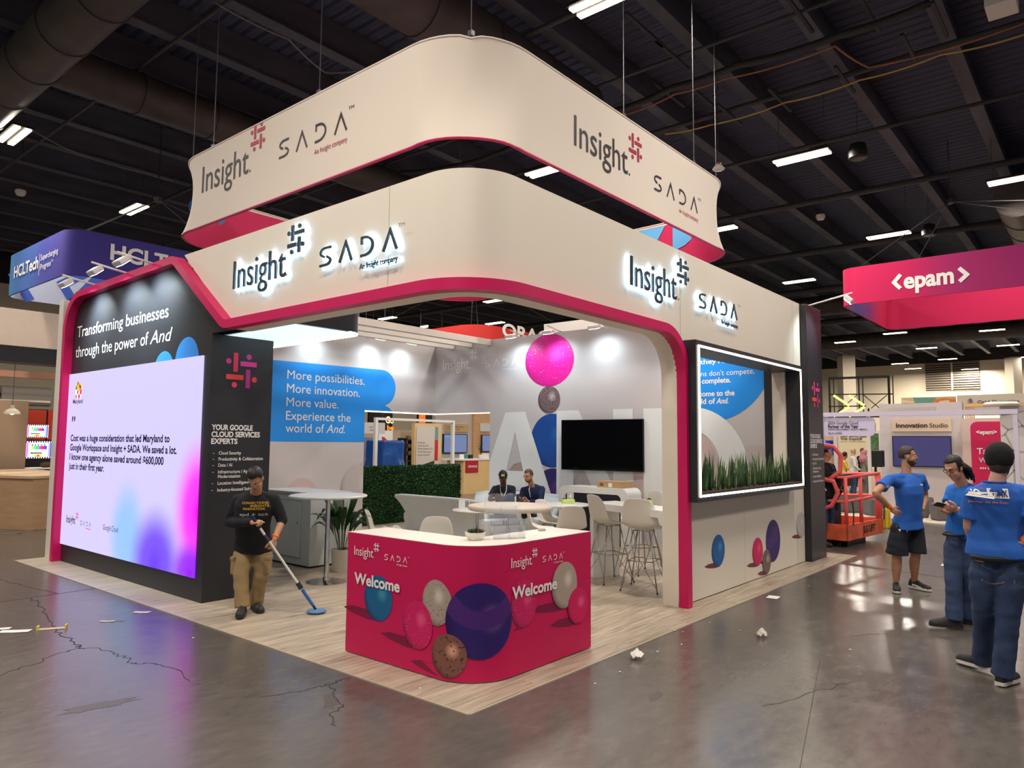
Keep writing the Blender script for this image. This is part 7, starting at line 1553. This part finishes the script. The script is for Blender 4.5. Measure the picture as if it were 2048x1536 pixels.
# ---- worker with beanie seen from behind
aL, aR = FL(1966, 1316, .10), FL(2006, 1346, .09); D0 = dep(aR) - .02
J = dict(head=P(1999, 924, D0 + .03), neck=P(1990, 966, D0 + .02), shL=P(1946, 990, D0 + .08), shR=P(2058, 988, D0 - .06), pel=P(1997, 1102, D0 + .02), elL=P(1938, 1052, D0 + .12), wrL=P(1952, 1092, D0 + .24), elR=P(2078, 1052, D0 - .16), wrR=P(2046, 1086, D0 - .10),
         hipL=P(1972, 1116, D0 + .06), hipR=P(2024, 1116, D0 - .04), knL=P(1968, 1210, D0 + .12), knR=P(2018, 1214, D0 - .02), anL=aL, anR=aR, toeL=FL(1944, 1330, .02), toeR=FL(2050, 1352, .01))
tone = (206, 160, 136)
w3, q, H, so, to = person('person in black beanie and blue tee seen from behind at the right edge', J, tone, AWAY * .80 + RIGHT * .60, AWAY * .95 + RIGHT * .2, None, tee, denim, (black_sh, white_so), build=1.10, sleeve=.72, hem=.03, leg_r=1.12, sleeve_r=1.1, eyes=False, beard=mat('beard_brown', (66, 46, 36)), hands=[(J['wrR'], RIGHT * -.8 + V((0, 0, -.3)), AWAY, .5, 1), (J['wrL'], V((0, 0, -1)) + AWAY * .3, RIGHT, .5, 1)])
mb = MB(); shell(mb, q(0, -.014, .040), (.084, .100, .106), H, lambda c: c.z > -.022 - .035 * (c.y < -.02) + .03 * (c.y > .05), 32, 22); o = mb.build('beanie', mat('beanie_black', (20, 20, 22), .9, bump=.4, bscale=120), w3, smooth=True, fix=False); sd = o.modifiers.new('t', 'SOLIDIFY'); sd.thickness = .012; sd.offset = 1
mb = MB(); shell(mb, q(0, -.02, .0), (.076, .094, .10), H, lambda c: c.z < -.02 and c.z > -.085 and c.y < .0, 26, 18, .02, 4); mb.build('hair', hbr, w3, smooth=True, fix=False); glasses(w3, q, H, .9, spk)
bk = (TOWARD * .97 + RIGHT * -.12).normalized(); fr = Plane(J['neck'] + bk * .4, (V((0, 0, 1)).cross(bk)).normalized(), bk)
decal(lambda mb: rect(mb, fr, -.088, .032, -.108, -.036, 0), so, -bk, 'back_print', white_ink, w3, .012)
decal(lambda mb: put_text(mb, 'SHO', fr, -.212, -.094, .046, .092, .03), so, -bk, 'back_print', white_ink, w3, .008)
decal(lambda mb: put_text(mb, 'LINK', fr, -.066, -.094, .046, .088, .03), so, -bk, 'back_print', mat('navy_print', (36, 48, 92), .7), w3, .018)
decal(lambda mb: (mb.face([fr(u, v) for u, v in ((-.118, -.036), (-.104, -.036), (-.068, -.108), (-.082, -.108))]), put_text(mb, 'partner on the floor.', fr, -.19, -.145, .018, .215, .01)), so, -bk, 'back_print', mat('orange_print', (226, 122, 84), .7), w3, .014)
fr2 = Plane(J['shR'].lerp(J['elR'], .55) + TOWARD * .25, RIGHT, TOWARD); decal(lambda mb: put_text(mb, 'Show', fr2, -.07, -.01, .018, .06, .02), so, AWAY, 'sleeve_print', white_ink, w3)
mb = MB(); mb.tube([J['pel'] - V((0, 0, .045)) + RIGHT * (.196 * cos(t)) + TOWARD * (.145 * sin(t)) for t in [2 * pi * k / 28 for k in range(29)]], .019, 6, flat=.5); mb.build('belt', spk, w3, smooth=True)
fr = Plane(J['pel'] + TOWARD * .4 + V((0, 0, -.05)), RIGHT, TOWARD)
decal(lambda mb: (stroke(mb, fr, [(.02, -.04), (.02, -.17), (.08, -.19), (.14, -.17), (.14, -.04)], .006), stroke(mb, fr, [(-.13, -.04), (-.13, -.17), (-.08, -.19), (-.03, -.17), (-.03, -.04)], .006)), to, AWAY, 'pocket_stitch', mat('stitch_tan', (120, 104, 92), .8), w3)
decal(lambda mb: mb.face([fr(.08 + .045 * cos(t), -.05 + .012 * sin(t)) for t in [2 * pi * k / 14 for k in range(14)]]), to, AWAY, 'pocket_tool', spk, w3, .01)
wristband(w3, J['elR'], J['wrR'], .84, .036, neon_o)

# ---- two men on the sofa
D0 = 13.75
J = dict(head=P(1006, 955, D0 - .22), neck=P(1007, 970, D0 - .08), shR=P(989, 977, D0 - .02), shL=P(1026, 977, D0 - .02), pel=P(1009, 1018, D0 + .08), elR=P(979, 999, D0 - .15), wrR=P(992, 999, D0 - .42), elL=P(1024, 1001, D0 - .2), wrL=P(1005, 1000, D0 - .45), hipR=P(1000, 1022, D0 + .02), hipL=P(1020, 1022, D0 + .02), knR=P(994, 1024, D0 - .48), knL=P(1021, 993, D0 - .48), anR=FL(1002, 1062, .10), anL=P(994, 1010, D0 - .55), toeR=FL(999, 1068, .01), toeL=P(984, 1012, D0 - .6))
dk = (118, 80, 60)
m1, q, H, so, to = person('person in dark tee and navy cap sitting on the sofa, holding a lanyard', J, dk, TOWARD * .92 + V((0, 0, -.24)), TOWARD, (hb_, 'short'), mat('tee_charcoal', (34, 40, 48), .85, bump=.1, bscale=20), denim, (spk, white_so), vox=.012, build=1.0, sleeve=.62, hem=.04, beard=mat('stubble', (56, 38, 30), .8), hands=[(J['wrR'], RIGHT * .6 + V((0, 0, .7)) + TOWARD * .2, AWAY, 1.0, 1), (J['wrL'], RIGHT * -.5 + V((0, 0, .7)), AWAY, 1.1, -1)])
capm = mat('cap_navy', (22, 30, 50), .7); mb = MB(); shell(mb, q(0, -.012, .036), (.086, .104, .110), H, lambda c: c.z > .004, 28, 18); o = mb.build('cap', capm, m1, smooth=True, fix=False); sd = o.modifiers.new('t', 'SOLIDIFY'); sd.thickness = .006
mb = MB(); mb.grid(lambda u, v: q((u - .5) * .14, .080 + .075 * v * (1 - (2 * u - 1) ** 2 * .5), .040 - .02 * v - .05 * (u - .5) ** 2 * 4 * .4), 10, 4); o = mb.build('cap_brim', capm, m1, smooth=True, fix=False); sd = o.modifiers.new('t', 'SOLIDIFY'); sd.thickness = .005
fr = Plane(q(-.0, .098, .078), H @ V((1, 0, 0)), H @ V((0, 1, 0)), H @ V((0, -.25, 1))); mb = MB(); put_text(mb, 'M', fr, 0, -.018, .040, .058, .05, 0, .012, align='C'); mb.build('cap_letter', mat('maize', (240, 208, 40), .5, ), m1, fix=False)
lan = mat('lanyard_white', (226, 226, 222), .6); mb = MB(); c0 = J['neck'] + TOWARD * .15
for s_ in (-1, 1): mb.tube([J['neck'] + RIGHT * .06 * s_ + V((0, 0, .02)), c0 + RIGHT * .055 * s_ - V((0, 0, .10)), c0 + RIGHT * .01 * s_ + TOWARD * .15 - V((0, 0, .20)), J['wrR'].lerp(J['wrL'], .5) + V((0, 0, .0))], .008, 6)
mb.build('lanyard', lan, m1, smooth=True)
mb = MB(); p = J['wrR'].lerp(J['wrL'], .5) - V((0, 0, .10)); mb.obox(p, (.10, .004, .13), RIGHT, TOWARD, (0, 0, 1)); mb.build('badge', lan, m1)
D0 = 13.6
J = dict(head=P(1057, 952, D0 - .20), neck=P(1064, 972, D0 - .06), shR=P(1047, 980, D0 - .06), shL=P(1084, 978, D0 + .0), pel=P(1070, 1020, D0 + .12), elR=P(1042, 1002, D0 - .16), wrR=P(1040, 1001, D0 - .42), elL=P(1080, 1004, D0 - .18), wrL=P(1056, 1003, D0 - .38), hipR=P(1062, 1024, D0 + .05), hipL=P(1080, 1024, D0 + .05), knR=P(1050, 1024, D0 - .42), knL=P(1066, 1026, D0 - .42), anR=FL(1052, 1064, .1), anL=FL(1068, 1064, .1), toeR=FL(1049, 1070, .01), toeL=FL(1065, 1070, .01))
m2, q, H, so, to = person('person with glasses and reddish beard in navy jacket sitting, using a phone', J, (214, 158, 134), RIGHT * -.62 + TOWARD * .70 + V((0, 0, -.25)), TOWARD * .9 + RIGHT * -.35, (mat('hair_ash', (96, 78, 60), .55, noise=.3, nscale=60), 'short'), mat('jacket_navy', (26, 38, 78), .75, bump=.12, bscale=16), mat('trousers_dark', (30, 34, 46), .8), (spk, dark_so), vox=.012, build=1.10, sleeve=(1.85, 1.85), hem=.04, beard=mat('beard_ginger', (150, 100, 66), .75, noise=.3, nscale=40), hands=[(J['wrR'], RIGHT * -.3 + TOWARD * .8 + V((0, 0, .3)), V((0, 0, .7)) + RIGHT * .4, .9, 1), (J['wrL'], RIGHT * -.9 + TOWARD * .3 + V((0, 0, .2)), V((0, 0, .5)) + AWAY * .5, .9, -1)])
glasses(m2, q, H, .9, spk)
mb = MB(); c0 = J['neck'] + TOWARD * .15
mb.tube([J['neck'] + RIGHT * -.04 + TOWARD * .05, c0 + RIGHT * -.06 - V((0, 0, .06)), c0 + RIGHT * -.03 + TOWARD * .02 - V((0, 0, .20))], .010, 6); mb.build('lanyard', lan, m2, smooth=True)
mb = MB(); mb.obox(J['wrR'] + RIGHT * -.03 + TOWARD * .10 + V((0, 0, .05)), (.08, .01, .15), RIGHT, TOWARD, (V((0, 0, 1)) + AWAY * .4).normalized()); tag(mb.build('phone', spk, bevel=.003), 'black phone held by the seated bearded man', 'phone')

# ---- people in the far booth and behind the lift
def standing(px, pyt, D, h, face, tf, label, tone, hair, shirt, trousers, shoes, **k):
    c = P(px, 900, D); c.z = 0; r, f, u = basis(V(tf)); s = h / 1.75; at = lambda x, y, z: c + r * x * s + f * y * s + V((0, 0, z * s))
    J = dict(head=at(0, .03, 1.62), neck=at(0, .0, 1.46), shR=at(.17, 0, 1.40), shL=at(-.17, 0, 1.40), pel=at(0, 0, .95), elR=at(.24, .02, 1.13), wrR=at(.20, .16, .98), elL=at(-.24, .02, 1.13), wrL=at(-.20, .16, .98), hipR=at(.09, 0, .90), hipL=at(-.09, 0, .90), knR=at(.10, .03, .49), knL=at(-.10, .0, .49), anR=at(.10, -.02, .09), anL=at(-.10, -.05, .09), toeR=at(.12, .18, .01), toeL=at(-.12, .15, .01))
    return J, person(label, J, tone, face, tf, hair, shirt, trousers, shoes, vox=.02, build=.92 * s, hs=.9 * s, **k)
blond = mat('hair_blond', (206, 178, 138), .6, noise=.2, nscale=40)
standing(1705, 890, 24.5, 1.70, RIGHT * .9 + TOWARD * .1, RIGHT * .8 + TOWARD * .2, 'person with blond hair in white blouse beyond the lift basket', (214, 170, 150), (blond, 'long'), mat('blouse_white', (222, 216, 206), .8), denim, (mat('shoe_pale', (200, 180, 160), .6), white_so), sleeve=1.8, hem=.12, eyes=False)
standing(1725, 890, 26.0, 1.70, AWAY + RIGHT * .4, AWAY, 'person with long brown hair in black top behind the hijab wearer', (206, 160, 136), (mat('hair_chestnut', (96, 66, 48), .6), 'long'), mat('shirt_black', (20, 21, 27)), mat('trousers_dark', (30, 34, 46)), (spk, dark_so), sleeve=1.6, eyes=False)
J, (hj, q, H, so, to) = standing(1727, 900, 25.2, 1.62, RIGHT * .7 + TOWARD * .1 + V((0, 0, -.5)), RIGHT * .9, 'person in pink headscarf and grey tunic beyond the lift basket', (206, 160, 136), None, mat('tunic_grey', (136, 132, 122), .8), mat('trousers_taupe', (128, 116, 110), .8), (mat('shoe_pale', (200, 180, 160), .6), white_so), sleeve=1.7, hem=.28, leg_r=1.25, eyes=False)
scf = mat('scarf_pink', (196, 124, 138), .8); mb = MB(); shell(mb, q(0, -.016, .02), (.094, .112, .124), H, lambda c: c.y < .055 or c.z > .075, 24, 16); limb(mb, [q(0, -.03, -.06), J['neck'] - V((0, 0, .06))], [.085, .17], 4); mb.build('headscarf', scf, hj, smooth=True, fix=False)
c = P(1688, 965, 26.0); c.z = 0; r, f, u = basis(RIGHT * .95 + TOWARD * .2); at = lambda x, y, z: c + r * x + f * y + V((0, 0, z))
J = dict(head=at(0, .06, 1.42), neck=at(0, .0, 1.24), shR=at(.16, 0, 1.18), shL=at(-.16, 0, 1.18), pel=at(0, -.02, .78), elR=at(.22, .08, .95), wrR=at(.14, .32, .96), elL=at(-.22, .08, .95), wrL=at(-.14, .32, .96), hipR=at(.09, .02, .74), hipL=at(-.09, .02, .74), knR=at(.1, .42, .74), knL=at(-.1, .42, .74), anR=at(.1, .36, .36), anL=at(-.1, .36, .36), toeR=at(.1, .52, .30), toeL=at(-.1, .52, .30))
ys, q, H, so, to = person('person in yellow blouse seated on a bar stool by the cream wall', J, (176, 124, 96), RIGHT * .95 + V((0, 0, -.2)), RIGHT * .95 + TOWARD * .2, (hb_, 'long'), mat('blouse_yellow', (230, 196, 76), .8), mat('trousers_dark', (30, 34, 46)), None, vox=.02, build=.9, sleeve=1.6, eyes=False, hem=.02)
bs = thing('bar_stool', 'small white stool under the person in yellow blouse', 'stool', c); mb = MB(); mb.lathe([(.01, .60), (.2, .60), (.2, .64), (.01, .65)], c, 18); mb.build('seat', lacq, bs)
for k in range(4): a = k * pi / 2 + .4; mb = MB(); mb.tube([c + V((.12 * cos(a), .12 * sin(a), .6)), c + V((.2 * cos(a), .2 * sin(a), .03))], .012, 6); mb.build('leg', steel, bs)
ft = thing('bar_table', 'white standing table in front of the person in yellow blouse', 'table', at(0, .62, 0)); mb = MB(); p = at(0, .70, 0); mb.lathe([(.01, .92), (.36, .92), (.36, .95), (.01, .95)], p, 20); mb.build('table_top', lacq, ft); mb = MB(); mb.tube([p + V((0, 0, .03)), p + V((0, 0, .92))], .04, 8); mb.build('pole', steel, ft)
lpt = at(0, .62, .96); mb = MB(); mb.obox(lpt, (.3, .22, .015), r, f, (0, 0, 1)); mb.obox(lpt + f * .12 + V((0, 0, .1)), (.3, .012, .2), r, f, (0, 0, 1)); tag(mb.build('laptop', spk), 'dark laptop open on the far white standing table', 'laptop')
standing(1650, 890, 13.0, 1.76, RIGHT + TOWARD * .3, RIGHT * .5 + TOWARD, 'person in black top and jeans half hidden by the black tower', (200, 150, 124), (hb_, 'short'), mat('shirt_black', (20, 21, 27)), denim, (spk, dark_so), sleeve=.8, eyes=False)

# ================================================================ LITTER ON THE FLOOR
paper = mat('paper_white', (240, 238, 232), .7)
def scrap(lab, px, py, w, h, ang, m=paper, crum=.0, seed=1, cat='paper scrap', name='paper_scrap'):
    c = FL(px, py); rd = random.Random(seed)
    def fn(u, v):
        x, y = (u - .5) * w, (v - .5) * h; z = .003 + crum * (.5 + .5 * noise.noise(V((u * 4 + seed, v * 4, seed * .7)))) + .004 * abs(u - .5)
        if crum > .02: x *= .8 + .4 * noise.noise(V((v * 3, seed, u * 2))); z += crum * .9 * (1 - 4 * (u - .5) ** 2) * (1 - 4 * (v - .5) ** 2)
        return c + V((x * cos(ang) - y * sin(ang), x * sin(ang) + y * cos(ang), z))
    mb = MB(); mb.grid(fn, 8, 8); return tag(mb.build(name, m, fix=False, smooth=crum < .01), lab, cat)
scrap('white folded paper lying on the concrete at the far left', 30, 1263, .26, .10, -.7, seed=2); scrap('white paper corner cut by the left picture edge', 2, 1258, .16, .08, -.6, seed=3)
scrap('torn white paper flattened beside the plank floor edge near the LED wall', 284, 1225, .17, .07, -.9, mat('paper_dirty', (206, 196, 188), .7), seed=4); scrap('small white tag lying on the concrete below the window box', 1546, 1195, .17, .13, .1, seed=5)
scrap('crumpled paper ball on the concrete before the printed low wall', 1524, 1274, .13, .09, .4, mat('paper_dirty', (206, 196, 188)), .05, 6); scrap('crumpled white paper on the concrete right of the welcome counter', 1273, 1318, .13, .10, .3, paper, .055, 7)
scrap('flat white card on the concrete behind the long haired worker', 1893, 1130, .3, .12, .05, seed=8); scrap('pale plastic strip lying on the concrete near the long crack', 215, 1243, .14, .05, -.8, mat('paper_dirty', (206, 196, 188)), seed=9)
tp = thing('tape_piece', 'piece of white card with yellow tape ends on the cracked concrete', 'tape', FL(104, 1258)); c = FL(104, 1258); ax = (FL(118, 1257) - FL(90, 1259)).normalized(); ay = V((-ax.y, ax.x, 0))
mb = MB(); mb.obox(c + V((0, 0, .004)), (.22, .06, .006), ax, ay, (0, 0, 1)); mb.build('card', mat('kraft_pale', (214, 192, 160), .7), tp)
for s_ in (-1, 1): mb = MB(); mb.obox(c + ax * .115 * s_ + V((0, 0, .018)), (.012, .07, .036), ax, ay, (0, 0, 1)); mb.build('yellow_tape', mat('tape_yellow', (232, 216, 80), .5), tp)
rd = random.Random(31)
for i in range(14):
    px, py = [(1350, 1262), (1366, 1265), (1364, 1290), (1315, 1304), (1298, 1282), (1340, 1258), (386, 1277), (1190, 1368), (1240, 1345), (1700, 1300), (1617, 1172), (840, 1378), (1420, 1246), (1480, 1262)][i]; scrap('tiny white paper crumb on the floor near the booth corner', px, py, .018, .014, rd.uniform(0, 3), paper, .004, 40 + i)['group'] = 'paper crumbs on the floor'
